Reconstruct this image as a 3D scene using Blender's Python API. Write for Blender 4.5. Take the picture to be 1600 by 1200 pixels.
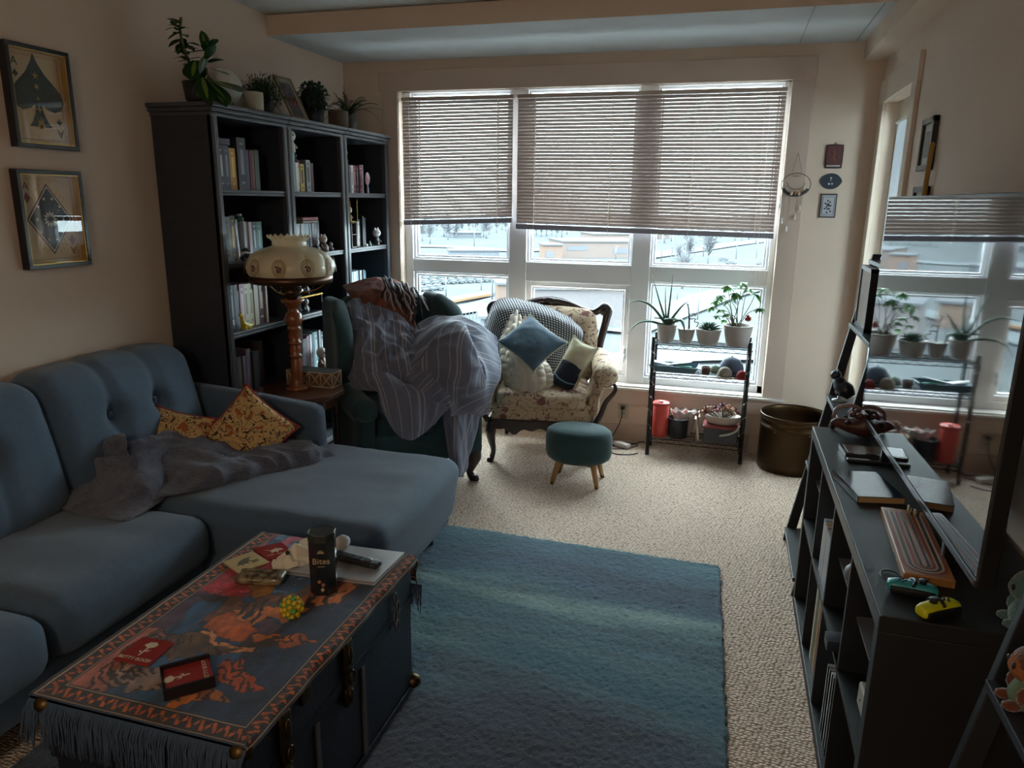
import bpy, bmesh, math, random
import numpy as np
from mathutils import Vector, Matrix, Euler
SC = bpy.context.scene
for o in list(bpy.data.objects): bpy.data.objects.remove(o)
COL = SC.collection
R_ = random.Random(7)

# ------------------------------------------------------------------ camera
FPX, YAW, PITCH, ROLL, CAMZ = 1152.54, 0.280808, 0.24365, 0.012845, 1.62
_f = np.array([-math.sin(YAW)*math.cos(PITCH), math.cos(YAW)*math.cos(PITCH), -math.sin(PITCH)])
_r0 = np.array([math.cos(YAW), math.sin(YAW), 0.0]); _u0 = np.cross(_r0, _f)
_r = math.cos(ROLL)*_r0 + math.sin(ROLL)*_u0
_u = -math.sin(ROLL)*_r0 + math.cos(ROLL)*_u0
cam_d = bpy.data.cameras.new('camera'); cam = bpy.data.objects.new('camera', cam_d); COL.objects.link(cam)
cam_d.sensor_fit = 'HORIZONTAL'; cam_d.sensor_width = 36.0; cam_d.lens = FPX*36/1600
cam_d.clip_start = 0.05; cam_d.clip_end = 3000
cam.matrix_world = Matrix([[_r[0], _u[0], -_f[0], 0], [_r[1], _u[1], -_f[1], 0], [_r[2], _u[2], -_f[2], CAMZ], [0, 0, 0, 1]])
SC.camera = cam
def _ray(x, y): return _f + (x-800)/FPX*_r - (y-600)/FPX*_u
def at(x, y, Y):                       # a point of the room at depth Y
    d = _ray(x, y); t = Y/d[1]; return np.array([d[0]*t, Y, CAMZ+d[2]*t])
def pz(x, y, z):                       # a point of the room at height z
    d = _ray(x, y); t = (z-CAMZ)/d[2]; return np.array([d[0]*t, d[1]*t, z])

# ------------------------------------------------------------------ sky, exposure
W = bpy.data.worlds.new('overcast_sky'); SC.world = W; W.use_nodes = True
nt = W.node_tree; nt.nodes.clear()
wo = nt.nodes.new('ShaderNodeOutputWorld'); bg = nt.nodes.new('ShaderNodeBackground')
tc = nt.nodes.new('ShaderNodeTexCoord'); sx = nt.nodes.new('ShaderNodeSeparateXYZ'); rp = nt.nodes.new('ShaderNodeValToRGB')
rp.color_ramp.elements[0].position = 0.0; rp.color_ramp.elements[0].color = (.62, .72, .80, 1)
rp.color_ramp.elements[1].position = 0.35; rp.color_ramp.elements[1].color = (.83, .92, 1.0, 1)
nt.links.new(tc.outputs['Generated'], sx.inputs[0]); nt.links.new(sx.outputs['Z'], rp.inputs[0])
nt.links.new(rp.outputs[0], bg.inputs[0]); bg.inputs[1].default_value = 24.0
nt.links.new(bg.outputs[0], wo.inputs[0])
vs = SC.view_settings; vs.view_transform = 'Standard'; vs.look = 'None'; vs.gamma = 1; vs.use_curve_mapping = False
vs.exposure = 0.55
def portal(loc, size, rot):
    l = bpy.data.lights.new('window_daylight_portal', 'AREA'); l.shape = 'RECTANGLE'; l.size, l.size_y = size
    l.cycles.is_portal = True
    o = bpy.data.objects.new('window_daylight_portal', l); o.location = loc; o.rotation_euler = rot; COL.objects.link(o)
kl = bpy.data.lights.new('unseen_warm_lamp', 'POINT'); kl.shadow_soft_size = .16; kl.energy = 33; kl.color = (1.0, .83, .65)  # unseen warm lamp assumed behind the camera to brighten the room
ko = bpy.data.objects.new('unseen_warm_lamp', kl); ko.location = (-.7, -1.4, 2.1); COL.objects.link(ko)
portal((-1.0, 5.16, 1.35), (2.6, 2.0), (math.radians(-90), 0, 0))
portal((.96, 4.45, 1.1), (.75, 2.15), (0, math.radians(90), 0))

# ------------------------------------------------------------------ materials
def hx(h):
    h = h.lstrip('#'); v = [int(h[i:i+2], 16)/255 for i in (0, 2, 4)]
    return tuple((c/12.92 if c <= .04045 else ((c+.055)/1.055)**2.4) for c in v)
_M = {}
def M(name, col='#808080', rough=.6, metal=0, col2=None, ns=8, stretch=(1, 1, 1), bump=0, bs=60, bstretch=(1, 1, 1), contrast=.25,
      attr=None, trans=0, sheen=0, ior=1.5, coat=0, sss=0, bkind='noise', coord='Object', spec=None):
    if name in _M: return _M[name]
    m = bpy.data.materials.new(name); m.use_nodes = True; n = m.node_tree.nodes; L = m.node_tree.links
    p = n['Principled BSDF']; c = hx(col) if isinstance(col, str) else col
    p.inputs['Base Color'].default_value = (*c, 1); p.inputs['Roughness'].default_value = rough; p.inputs['Metallic'].default_value = metal
    p.inputs['IOR'].default_value = ior
    if spec is not None: p.inputs['Specular IOR Level'].default_value = spec
    if sheen: p.inputs['Sheen Weight'].default_value = sheen; p.inputs['Sheen Roughness'].default_value = .5
    if coat: p.inputs['Coat Weight'].default_value = coat; p.inputs['Coat Roughness'].default_value = .1
    co = n.new('ShaderNodeTexCoord')
    def mapped(st):
        mp = n.new('ShaderNodeMapping'); mp.inputs['Scale'].default_value = st; L.new(co.outputs[coord], mp.inputs[0]); return mp.outputs[0]
    csock = None
    if attr:
        a = n.new('ShaderNodeAttribute'); a.attribute_name = attr; csock = a.outputs['Color']
    if col2 or attr:
        t = n.new('ShaderNodeTexNoise'); t.inputs['Scale'].default_value = ns; t.inputs['Detail'].default_value = 6; L.new(mapped(stretch), t.inputs['Vector'])
        mr = n.new('ShaderNodeMapRange'); mr.inputs['From Min'].default_value = .5-contrast; mr.inputs['From Max'].default_value = .5+contrast
        L.new(t.outputs['Fac'], mr.inputs['Value'])
        mx = n.new('ShaderNodeMix'); mx.data_type = 'RGBA'; L.new(mr.outputs[0], mx.inputs['Factor'])
        if attr:
            mx.blend_type = 'MULTIPLY'; L.new(csock, mx.inputs['A']); mx.inputs['B'].default_value = (.72, .72, .72, 1)
        else:
            mx.inputs['A'].default_value = (*c, 1); mx.inputs['B'].default_value = (*hx(col2), 1)
        L.new(mx.outputs['Result'], p.inputs['Base Color']); csock = mx.outputs['Result']
    if bump:
        if bkind == 'voronoi':
            b = n.new('ShaderNodeTexVoronoi'); b.inputs['Scale'].default_value = bs; out = b.outputs['Distance']
        elif bkind == 'wave':
            b = n.new('ShaderNodeTexWave'); b.inputs['Scale'].default_value = bs; b.inputs['Distortion'].default_value = 1.5; out = b.outputs['Fac']
        else:
            b = n.new('ShaderNodeTexNoise'); b.inputs['Scale'].default_value = bs; b.inputs['Detail'].default_value = 4; out = b.outputs['Fac']
        L.new(mapped(bstretch), b.inputs['Vector'])
        bp = n.new('ShaderNodeBump'); bp.inputs['Strength'].default_value = bump; bp.inputs['Distance'].default_value = .01
        L.new(out, bp.inputs['Height']); L.new(bp.outputs[0], p.inputs['Normal'])
    if trans:
        tl = n.new('ShaderNodeBsdfTranslucent'); ms = n.new('ShaderNodeMixShader'); ms.inputs[0].default_value = trans
        if csock: L.new(csock, tl.inputs[0])
        else: tl.inputs[0].default_value = (*c, 1)
        L.new(p.outputs[0], ms.inputs[1]); L.new(tl.outputs[0], ms.inputs[2]); L.new(ms.outputs[0], n['Material Output'].inputs[0])
    _M[name] = m; return m
def glassmat(name, tint='#ffffff', refl=1.0, rough=0.0, ior=1.45):
    if name in _M: return _M[name]
    m = bpy.data.materials.new(name); m.use_nodes = True; n = m.node_tree.nodes; L = m.node_tree.links; n.clear()
    o = n.new('ShaderNodeOutputMaterial'); t = n.new('ShaderNodeBsdfTransparent'); g = n.new('ShaderNodeBsdfGlossy'); f = n.new('ShaderNodeLayerWeight'); x = n.new('ShaderNodeMixShader')
    t.inputs[0].default_value = (*hx(tint), 1); g.inputs['Roughness'].default_value = rough; f.inputs[0].default_value = .5; r0 = ((ior-1)/(ior+1))**2
    p = n.new('ShaderNodeMath'); p.operation = 'POWER'; p.inputs[1].default_value = 5; L.new(f.outputs['Facing'], p.inputs[0])
    mm = n.new('ShaderNodeMath'); mm.operation = 'MULTIPLY_ADD'; mm.inputs[1].default_value = (1-r0)*refl; mm.inputs[2].default_value = r0*refl
    L.new(p.outputs[0], mm.inputs[0]); L.new(mm.outputs[0], x.inputs[0]); L.new(t.outputs[0], x.inputs[1]); L.new(g.outputs[0], x.inputs[2]); L.new(x.outputs[0], o.inputs[0])
    _M[name] = m; return m

# ------------------------------------------------------------------ numpy helpers
def _hash(i, j, k): 
    n = (i*374761393 + j*668265263 + k*1274126177) & 0x7fffffff
    n = (n ^ (n >> 13))*1274126177 & 0x7fffffff
    return ((n ^ (n >> 16)) & 0xffff)/65535.0
def vnoise(P, s=1.0, seed=0):
    P = np.asarray(P, float)*s + seed*17.31; I = np.floor(P).astype(np.int64); F = P-I; F = F*F*(3-2*F)
    r = 0
    for a in (0, 1):
        for b in (0, 1):
            for c in (0, 1):
                w = (F[..., 0] if a else 1-F[..., 0])*(F[..., 1] if b else 1-F[..., 1])*(F[..., 2] if c else 1-F[..., 2])
                r = r + w*_hash(I[..., 0]+a, I[..., 1]+b, I[..., 2]+c)
    return r*2-1
def fbm(P, s=1.0, seed=0, o=3):
    r = 0; a = 1.0
    for i in range(o): r = r + a*vnoise(P, s*2**i, seed+i*3); a *= .5
    return r
def cat1(P, t):                        # Catmull-Rom along axis 0
    P = np.asarray(P, float); n = len(P); x = np.asarray(t)*(n-1); i = np.clip(np.floor(x).astype(int), 0, n-2); f = (x-i)
    g = lambda k: np.where((k < 0).reshape((-1,)+(1,)*(P.ndim-1)), 2*P[0]-P[1], np.where((k > n-1).reshape((-1,)+(1,)*(P.ndim-1)), 2*P[-1]-P[-2], P[np.clip(k, 0, n-1)]))
    f = f.reshape((-1,)+(1,)*(P.ndim-1)); a, b, c, d = g(i-1), g(i), g(i+1), g(i+2)
    return .5*(2*b+(c-a)*f+(2*a-5*b+4*c-d)*f*f+(3*b-a-3*c+d)*f**3)
def surf(ctrl, nu, nv):
    P = cat1(np.array(ctrl, float), np.linspace(0, 1, nu)); return cat1(P.transpose(1, 0, 2), np.linspace(0, 1, nv)).transpose(1, 0, 2)
def normals(P):
    du = np.gradient(P, axis=0); dv = np.gradient(P, axis=1); n = np.cross(du, dv); l = np.linalg.norm(n, axis=-1, keepdims=True); return n/np.maximum(l, 1e-9)

# ------------------------------------------------------------------ mesh builder
class B:
    def __init__(s): s.v = []; s.f = []; s.m = []; s.n = 0
    def add(s, V, F, mi=0):
        V = np.asarray(V, float).reshape(-1, 3); s.v.append(V)
        for f in F: s.f.append(tuple(int(i)+s.n for i in f)); s.m.append(mi)
        s.n += len(V); return s
    def box(s, lo, hi, mi=0, rot=None, piv=None, taper=None):
        lo, hi = np.minimum(lo, hi).astype(float), np.maximum(lo, hi).astype(float)
        x0, y0, z0 = lo; x1, y1, z1 = hi
        V = np.array([[x0, y0, z0], [x1, y0, z0], [x1, y1, z0], [x0, y1, z0], [x0, y0, z1], [x1, y0, z1], [x1, y1, z1], [x0, y1, z1]])
        if rot is not None:
            c = V.mean(0) if piv is None else np.array(piv, float); V = (V-c) @ np.array(rot.to_matrix()).T + c
        return s.add(V, [(0, 3, 2, 1), (4, 5, 6, 7), (0, 1, 5, 4), (1, 2, 6, 5), (2, 3, 7, 6), (3, 0, 4, 7)], mi)
    def grid(s, P, mi=0, close_u=False, close_v=False, flip=False):
        nu, nv = P.shape[:2]; F = []
        for i in range(nu if close_u else nu-1):
            for j in range(nv if close_v else nv-1):
                a, b, c, d = i*nv+j, ((i+1) % nu)*nv+j, ((i+1) % nu)*nv+(j+1) % nv, i*nv+(j+1) % nv
                F.append((a, d, c, b) if flip else (a, b, c, d))
        return s.add(P, F, mi)
    def lathe(s, prof, c=(0, 0, 0), n=24, mi=0, sc=(1, 1), fn=None, cap=True):
        pr = np.array(prof, float); a = np.linspace(0, 2*np.pi, n, endpoint=False)
        r = pr[:, 0][:, None]*np.ones(n); z = pr[:, 1][:, None]*np.ones(n)
        if fn: r, z = fn(r, z, a)
        P = np.stack([c[0]+r*np.cos(a)*sc[0], c[1]+r*np.sin(a)*sc[1], c[2]+z], -1)
        base = s.n; s.grid(P, mi, close_v=True, flip=True)
        if cap:
            if pr[0, 0] > 1e-4: s.f.append(tuple(base+i for i in range(n))[::-1]); s.m.append(mi)
            if pr[-1, 0] > 1e-4: s.f.append(tuple(base+(len(pr)-1)*n+i for i in range(n))); s.m.append(mi)
        return s
    def tube(s, pts, rad, n=10, mi=0, smooth=0, flat=1.0, cap=True):
        pts = np.array(pts, float); rad = np.broadcast_to(np.array(rad, float), (len(pts),)) if np.ndim(rad) < 1 or len(np.atleast_1d(rad)) == len(pts) else np.interp(np.linspace(0, 1, len(pts)), np.linspace(0, 1, len(rad)), rad)
        if smooth:
            t = np.linspace(0, 1, smooth); rad = np.interp(t, np.linspace(0, 1, len(pts)), rad); pts = cat1(pts, t)
        T = np.gradient(pts, axis=0); T /= np.maximum(np.linalg.norm(T, axis=1, keepdims=True), 1e-9)
        ref = np.array([0, 0, 1.0]) if abs(T[0][2]) < .9 else np.array([1.0, 0, 0]); rings = []
        x = np.cross(T[0], ref); x /= np.linalg.norm(x)
        a = np.linspace(0, 2*np.pi, n, endpoint=False)
        for p, t, r in zip(pts, T, rad):
            x = x - t*(x @ t); x /= max(np.linalg.norm(x), 1e-9); y = np.cross(t, x)
            rings.append(p+r*(np.cos(a)[:, None]*x+flat*np.sin(a)[:, None]*y))
        base = s.n; s.grid(np.array(rings), mi, close_v=True, flip=True)
        if cap:
            s.f.append(tuple(base+i for i in range(n))[::-1]); s.m.append(mi); e = base+(len(pts)-1)*n
            s.f.append(tuple(e+i for i in range(n))); s.m.append(mi)
        return s
    def ell(s, c, r, n=16, mi=0, fn=None, rot=None):
        r = np.broadcast_to(np.array(r, float), (3,)); th = np.linspace(0, np.pi, n//2+1); a = np.linspace(0, 2*np.pi, n, endpoint=False)
        P = np.stack([np.sin(th)[:, None]*np.cos(a), np.sin(th)[:, None]*np.sin(a), np.cos(th)[:, None]*np.ones(n)], -1)
        P = P*r
        if fn is not None: P = fn(P)
        if rot is not None: P = P @ np.array(rot.to_matrix()).T
        return s.grid(P+np.array(c, float), mi, close_v=True, flip=False)
    def rbox(s, c, half, r, n=6, mi=0, fn=None, rot=None, puff=0):
        half = np.array(half, float); r = min(r, *half); t = np.linspace(-1, 1, n+1); fs = []
        U, Vv = np.meshgrid(t, t, indexing='ij')
        for ax in range(3):
            for sg in (-1, 1):
                P = np.zeros((n+1, n+1, 3)); o = [i for i in range(3) if i != ax]
                P[..., ax] = sg; P[..., o[0]] = U; P[..., o[1]] = Vv
                Q = P*half; q = np.clip(Q, -(half-r), half-r); d = Q-q; l = np.linalg.norm(d, axis=-1, keepdims=True)
                # spread samples into the rounded corners
                Q = q+d/np.maximum(l, 1e-9)*r
                if puff:
                    for k in range(3):
                        oo = [i for i in range(3) if i != k]
                        w = (1-(Q[..., oo[0]]/half[oo[0]])**2)*(1-(Q[..., oo[1]]/half[oo[1]])**2)
                        Q[..., k] += puff*np.clip(w, 0, 1)*Q[..., k]/half[k]
                if fn is not None: Q = fn(Q)
                if rot is not None: Q = Q @ np.array(rot.to_matrix()).T
                fl = (sg > 0) if ax == 1 else (sg < 0)
                s.grid(Q+np.array(c, float), mi, flip=fl)
        return s
    def prism(s, poly, fn3, t, mi=0):   # poly of (a,b); fn3(a,b,w) -> point, w in 0..t
        n = len(poly); V = [fn3(a, b, 0) for a, b in poly]+[fn3(a, b, t) for a, b in poly]
        F = [tuple(range(n))[::-1], tuple(range(n, 2*n))]+[(i, (i+1) % n, n+(i+1) % n, n+i) for i in range(n)]
        return s.add(V, F, mi)
    def leaf(s, p, d, L, Wd, bend=0.3, up=(0, 0, 1), mi=0, n=4, fold=.15):
        p = np.array(p, float); d = np.array(d, float); d /= np.linalg.norm(d); up = np.array(up, float)
        sd = np.cross(d, up); sd = sd/max(np.linalg.norm(sd), 1e-6) if np.linalg.norm(sd) > 1e-3 else np.array([1., 0, 0]); nn = np.cross(sd, d); P = []
        for i in range(n+1):
            t = i/n; w = Wd*.5*math.sin(math.pi*min(1, t*.93+.07))**.8*(1 if t < .999 else .15); c = p+d*L*t-np.array([0, 0, 1])*bend*L*t*t
            P.append([c-sd*w+nn*fold*w, c, c+sd*w+nn*fold*w])
        return s.grid(np.array(P), mi)
    def build(s, name, mats, parent=None, smooth=True, bevel=0, sub=0, solid=0, loc=None, weld=False, solid_off=-1, rotz=0, angle=40):
        V = np.concatenate(s.v) if s.v else np.zeros((0, 3))
        if parent is not None:
            k = parent
            while k is not None and k.name not in _MAT: k = k.parent
            if k is not None and s.world:
                V = (V-_MAT[k.name][:3, 3]) @ _MAT[k.name][:3, :3]
        else:
            if loc is None: loc = ((V[:, 0].min()+V[:, 0].max())/2, (V[:, 1].min()+V[:, 1].max())/2, V[:, 2].min())
            Mz = np.array(Matrix.Rotation(rotz, 3, 'Z')); V = (V-np.array(loc, float)) @ Mz
        me = bpy.data.meshes.new(name); me.from_pydata(V.tolist(), [], s.f); me.update()
        for m in (mats if isinstance(mats, (list, tuple)) else [mats]): me.materials.append(m)
        if len(set(s.m)) > 1: me.polygons.foreach_set('material_index', s.m)
        o = bpy.data.objects.new(name, me); COL.objects.link(o)
        if parent is not None: o.parent = parent
        else: o.location = loc; o.rotation_euler = (0, 0, rotz)
        if weld: 
            bm = bmesh.new(); bm.from_mesh(me); bmesh.ops.remove_doubles(bm, verts=bm.verts, dist=1e-5); bmesh.ops.recalc_face_normals(bm, faces=bm.faces); bm.to_mesh(me); bm.free()
        if smooth:
            me.polygons.foreach_set('use_smooth', [True]*len(me.polygons))
            if smooth == 'auto' or bevel:
                try: me.set_sharp_from_angle(angle=math.radians(angle))
                except Exception: pass
        if bevel:
            b = o.modifiers.new('bevel', 'BEVEL'); b.width = bevel; b.segments = 2; b.limit_method = 'ANGLE'
        if solid:
            b = o.modifiers.new('solid', 'SOLIDIFY'); b.thickness = solid; b.offset = solid_off
        if sub:
            b = o.modifiers.new('sub', 'SUBSURF'); b.levels = sub; b.render_levels = sub
        return o
    world = True
_MAT = {}
def tag(o, label=None, cat=None, group=None, kind=None):
    if label: o['label'] = label
    if cat: o['category'] = cat
    if group: o['group'] = group
    if kind: o['kind'] = kind
    return o
def thing(name, label, cat, loc=(0, 0, 0), rz=0, group=None, kind=None):
    o = bpy.data.objects.new(name, None); o.empty_display_size = .05; COL.objects.link(o); o.location = loc; o.rotation_euler = (0, 0, rz)
    m = np.eye(4); m[:3, :3] = np.array(Matrix.Rotation(rz, 3, 'Z')); m[:3, 3] = loc; _MAT[o.name] = m
    return tag(o, label, cat, group, kind)
class Lb(B): world = False              # builder in the parent's own space
def dup(root, loc, rz=None, label=None):
    r = root.copy(); COL.objects.link(r); r.location = loc
    if rz is not None: r.rotation_euler = (0, 0, rz)
    if label: r['label'] = label
    for ch in list(root.children):
        c = ch.copy(); COL.objects.link(c); c.parent = r
        for g in list(ch.children):
            d = g.copy(); COL.objects.link(d); d.parent = c
    return r
def struct(name, b, mats, **k):
    o = b.build(name, mats, **k); o['kind'] = 'structure'; return o
def paint(o, cols, name='Col'):
    a = o.data.color_attributes.new(name, 'FLOAT_COLOR', 'POINT'); c = np.ones((len(o.data.vertices), 4), np.float32); c[:, :3] = np.asarray(cols).reshape(-1, 3); a.data.foreach_set('color', c.ravel())
def text(name, s, size, mat, parent, mtx, ext=.0006, align='CENTER', label=None):
    cu = bpy.data.curves.new('lettering_curve', 'FONT'); cu.body = s; cu.size = size; cu.extrude = ext; cu.align_x = align; cu.align_y = 'CENTER'
    t = bpy.data.objects.new('lettering_curve', cu); COL.objects.link(t); bpy.context.view_layer.update()
    me = bpy.data.meshes.new_from_object(t.evaluated_get(bpy.context.evaluated_depsgraph_get())); bpy.data.objects.remove(t)
    k = parent
    while k is not None and k.name not in _MAT: k = k.parent
    inv = Matrix(np.linalg.inv(_MAT[k.name]).tolist()) if k is not None else Matrix.Identity(4)
    me.transform(inv @ mtx); me.materials.clear(); me.materials.append(mat)
    o = bpy.data.objects.new(name, me); COL.objects.link(o); o.parent = parent
    if label: o['label'] = label
    return o
def basis(o, x, y):                     # matrix with given origin, text direction x and up y
    x = Vector(x).normalized(); y = Vector(y); y = (y-x*(x @ y)).normalized() if False else (y-x*x.dot(y)).normalized(); z = x.cross(y)
    return Matrix([[x[0], y[0], z[0], o[0]], [x[1], y[1], z[1], o[1]], [x[2], y[2], z[2], o[2]], [0, 0, 0, 1]])
E_ = lambda x=0, y=0, z=0: Euler((math.radians(x), math.radians(y), math.radians(z)))
rnd = lambda a, b: R_.uniform(a, b)
# ================================================================== THE ROOM
XL, XR, YW, ZC = -2.69, .779, 4.97, 2.65
m_wall = M('wall_paint', '#cfbcaa', .75, col2='#c9b6a5', ns=3, bump=.08, bs=220)
m_trim = M('trim_paint', '#bda99b', .6)
m_ceil = M('ceiling_texture', '#c6c8c5', .9, bump=.6, bs=140)
m_soff = M('soffit_paint', '#b9bdbe', .8)
m_frame = M('window_frame_vinyl', '#e2e2e6', .45)
m_carpet = bpy.data.materials.new('berber_carpet'); _M['berber_carpet'] = m_carpet
def _carpet():
    m = m_carpet; m.use_nodes = True; n = m.node_tree.nodes; L = m.node_tree.links; p = n['Principled BSDF']; p.inputs['Roughness'].default_value = .95
    co = n.new('ShaderNodeTexCoord'); mp = n.new('ShaderNodeMapping'); mp.inputs['Scale'].default_value = (70, 95, 1); mp.inputs['Rotation'].default_value = (0, 0, .18)
    L.new(co.outputs['Object'], mp.inputs[0])
    v = n.new('ShaderNodeTexVoronoi'); v.inputs['Scale'].default_value = 1; v.inputs['Randomness'].default_value = .55; L.new(mp.outputs[0], v.inputs['Vector'])
    r = n.new('ShaderNodeValToRGB'); r.color_ramp.elements[0].position = .30; r.color_ramp.elements[0].color = (*hx('#dec8b6'), 1); r.color_ramp.elements[1].position = .85; r.color_ramp.elements[1].color = (*hx('#7d6c58'), 1)
    L.new(v.outputs['Distance'], r.inputs[0]); L.new(r.outputs[0], p.inputs['Base Color'])
    iv = n.new('ShaderNodeMath'); iv.operation = 'SUBTRACT'; iv.inputs[0].default_value = 1; L.new(v.outputs['Distance'], iv.inputs[1])
    b = n.new('ShaderNodeBump'); b.inputs['Strength'].default_value = .9; b.inputs['Distance'].default_value = .01; L.new(iv.outputs[0], b.inputs['Height']); L.new(b.outputs[0], p.inputs['Normal'])
_carpet()
YB = -2.6
struct('floor', B().box((XL-.2, YB, -.1), (XR+.2, YW+.2, 0)), m_carpet, smooth=False)
struct('ceiling', B().box((XL-.2, YB, ZC), (XR+.2, YW+.2, ZC+.1)), m_ceil, smooth=False)
struct('wall_left', B().box((XL-.2, YB, 0), (XL, YW+.2, ZC)), m_wall, smooth=False)
struct('wall_front', B().box((XL-.2, YB-.1, 0), (XR+.2, YB, ZC)), m_wall, smooth=False)
WX0, WX1, WZ0, WZ1 = -2.275, .279, .378, 2.345
b = B()
for lo, hi in (((XL, 0), (WX0, ZC)), ((WX1, 0), (XR+.2, ZC)), ((WX0, 0), (WX1, WZ0)), ((WX0, WZ1), (WX1, ZC))): b.box((lo[0], YW, lo[1]), (hi[0], YW+.19, hi[1]))
struct('wall_back', b, m_wall, smooth=False)
DY0, DY1, DZ = 4.08, 4.80, 2.18
b = B()
for (y0, z0), (y1, z1) in (((YB, 0), (DY0, ZC)), ((DY1, 0), (YW+.19, ZC)), ((DY0, DZ), (DY1, ZC))): b.box((XR, y0, z0), (XR+.2, y1, z1))
struct('wall_right', b, m_wall, smooth=False)
# dropped beam over the window and the bulkhead along the right wall
b = B().box((XL, 4.08, 2.535), (XR, YW, ZC-.004)); b.m = [1 if i == 0 else 0 for i in range(len(b.m))]
struct('trim_1', b, [m_wall, m_soff], smooth=False)
struct('trim_2', B().box((.654, YB, 2.43), (XR, YW, ZC-.004)), m_wall, smooth=False)
b = B().box((-.005+.30, 4.09, 2.5325), (.300, 4.96, 2.5347)).box((.60, 4.09, 2.5325), (.606, 4.96, 2.5347))
struct('trim_3', b, M('panel_joint', '#8d9091', .8), smooth=False)
# baseboards
struct('baseboard_back', B().box((XL, YW-.016, 0), (XR, YW, .122)), m_trim, smooth=False, bevel=.003)
struct('baseboard_left', B().box((XL, YB, 0), (XL+.016, YW-.016, .122)), m_trim, smooth=False, bevel=.003)
struct('baseboard_right', B().box((XR-.016, YB, 0), (XR, DY0-.1, .122)).box((XR-.016, DY1+.1, 0), (XR, YW-.016, .122)), m_trim, smooth=False, bevel=.003)
# window
w = thing('window_1', None, None, ((WX0+WX1)/2, YW, WZ0), kind='structure')
B().box((-2.416, YW-.022, WZ1-.008), (.409, YW, 2.466)).box((-2.395, YW-.018, .36), (WX0-.002, YW, WZ1)).box((WX1+.002, YW-.018, .36), (.405, YW, WZ1)).box((-2.40, YW-.018, .262), (.409, YW, .368)).build('casing', m_trim, w, smooth=False, bevel=.003)
B().box((-2.42, YW-.045, .368), (.418, YW+.06, .386)).box((-2.27, YW-.03, .386), (.28, YW+.06, .397)).build('sill', M('sill_paint', '#cfc9c2', .5), w, smooth=False, bevel=.004)
YF = YW+.065
B().box((WX0, YF, WZ0), (-2.215, YF+.08, WZ1)).box((.243, YF, WZ0), (WX1, YF+.08, WZ1)).box((WX0, YF, WZ1-.012), (WX1, YF+.08, WZ1)).box((WX0, YF, WZ0), (WX1, YF+.08, .445)).build('outer_frame', m_frame, w, smooth=False, bevel=.004)
for x0, x1 in ((-1.485, -1.360), (-.628, -.505)): B().box((x0, YF-.004, WZ0+.002), (x1, YF+.082, WZ1-.002)).build('mullion', m_frame, w, smooth=False, bevel=.004)
B().box((-2.216, YF+.001, 1.108), (-1.484, YF+.08, 1.200)).box((-1.361, YF+.001, 1.072), (-.627, YF+.08, 1.206)).box((-.506, YF+.001, 1.102), (.244, YF+.08, 1.205)).build('transom', m_frame, w, smooth=False, bevel=.004)
m_pane = glassmat('window_glass', '#f4faf8', .8)
PN = []
for x0, x1 in ((-2.215, -1.485), (-1.36, -.628), (-.505, .243)):
    for z0, z1 in ((.445, 1.106), (1.2, WZ1-.012)):
        mid = x0 < -1 and x0 > -2 and z0 < 1
        if mid: z1 = 1.072
        if x0 > -1 and z0 < 1: z1 = 1.102
        g = B(); t = .034 if mid else .014; d = YF+.012
        for q, yy in ((0, YF+.02), (t+.004, YF+.034)):
            t2 = t if q == 0 else .012
            g.box((x0+q, yy, z0+q), (x0+q+t2, YF+.06, z1-q)).box((x1-q-t2, yy, z0+q), (x1-q, YF+.06, z1-q)).box((x0+q+t2, yy, z0+q), (x1-q-t2, YF+.06, z0+q+t2)).box((x0+q+t2, yy, z1-q-t2), (x1-q-t2, YF+.06, z1-q))
        sash = g.build('sash', m_frame, w, smooth=False, bevel=.002)
        B().box((x0+.01, YF+.045, z0+.01), (x1-.01, YF+.049, z1-.01)).build('pane', m_pane, sash, smooth=False)
b = B().box((-.652, YF-.02, .56), (-.632, YF-.003, .64)).tube([(-.642, YF-.015, .60), (-.642, YF-.04, .59), (-.642, YF-.045, .55)], [.006, .007, .005], 8)
b.build('latch', M('latch_white', '#d8d6d2', .4), w, smooth=True)
# balcony door on the right wall
d = thing('door_1', None, None, (XR, (DY0+DY1)/2, 0), kind='structure')
B().box((XR-.02, DY0-.10, 0), (XR, DY0, DZ+.012)).box((XR-.02, DY1, 0), (XR, DY1+.11, DZ+.012)).box((XR-.022, DY0-.11, DZ), (XR, DY1+.12, DZ+.125)).build('casing', M('casing_paint', '#c6b6a5', .6), d, smooth=False, bevel=.003)
B().box((XR+.062, DY0, 0), (XR+.11, DY0+.10, DZ)).box((XR+.062, DY1-.10, 0), (XR+.11, DY1, DZ)).box((XR+.062, DY0+.1, DZ-.10), (XR+.11, DY1-.1, DZ)).box((XR+.062, DY0+.1, 0), (XR+.11, DY1-.1, .22)).build('door_leaf', M('door_paint', '#b7ab96', .55), d, smooth=False, bevel=.003)
B().box((XR+.08, DY0+.09, .21), (XR+.085, DY1-.09, DZ-.09)).build('pane', m_pane, d, smooth=False)
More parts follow.
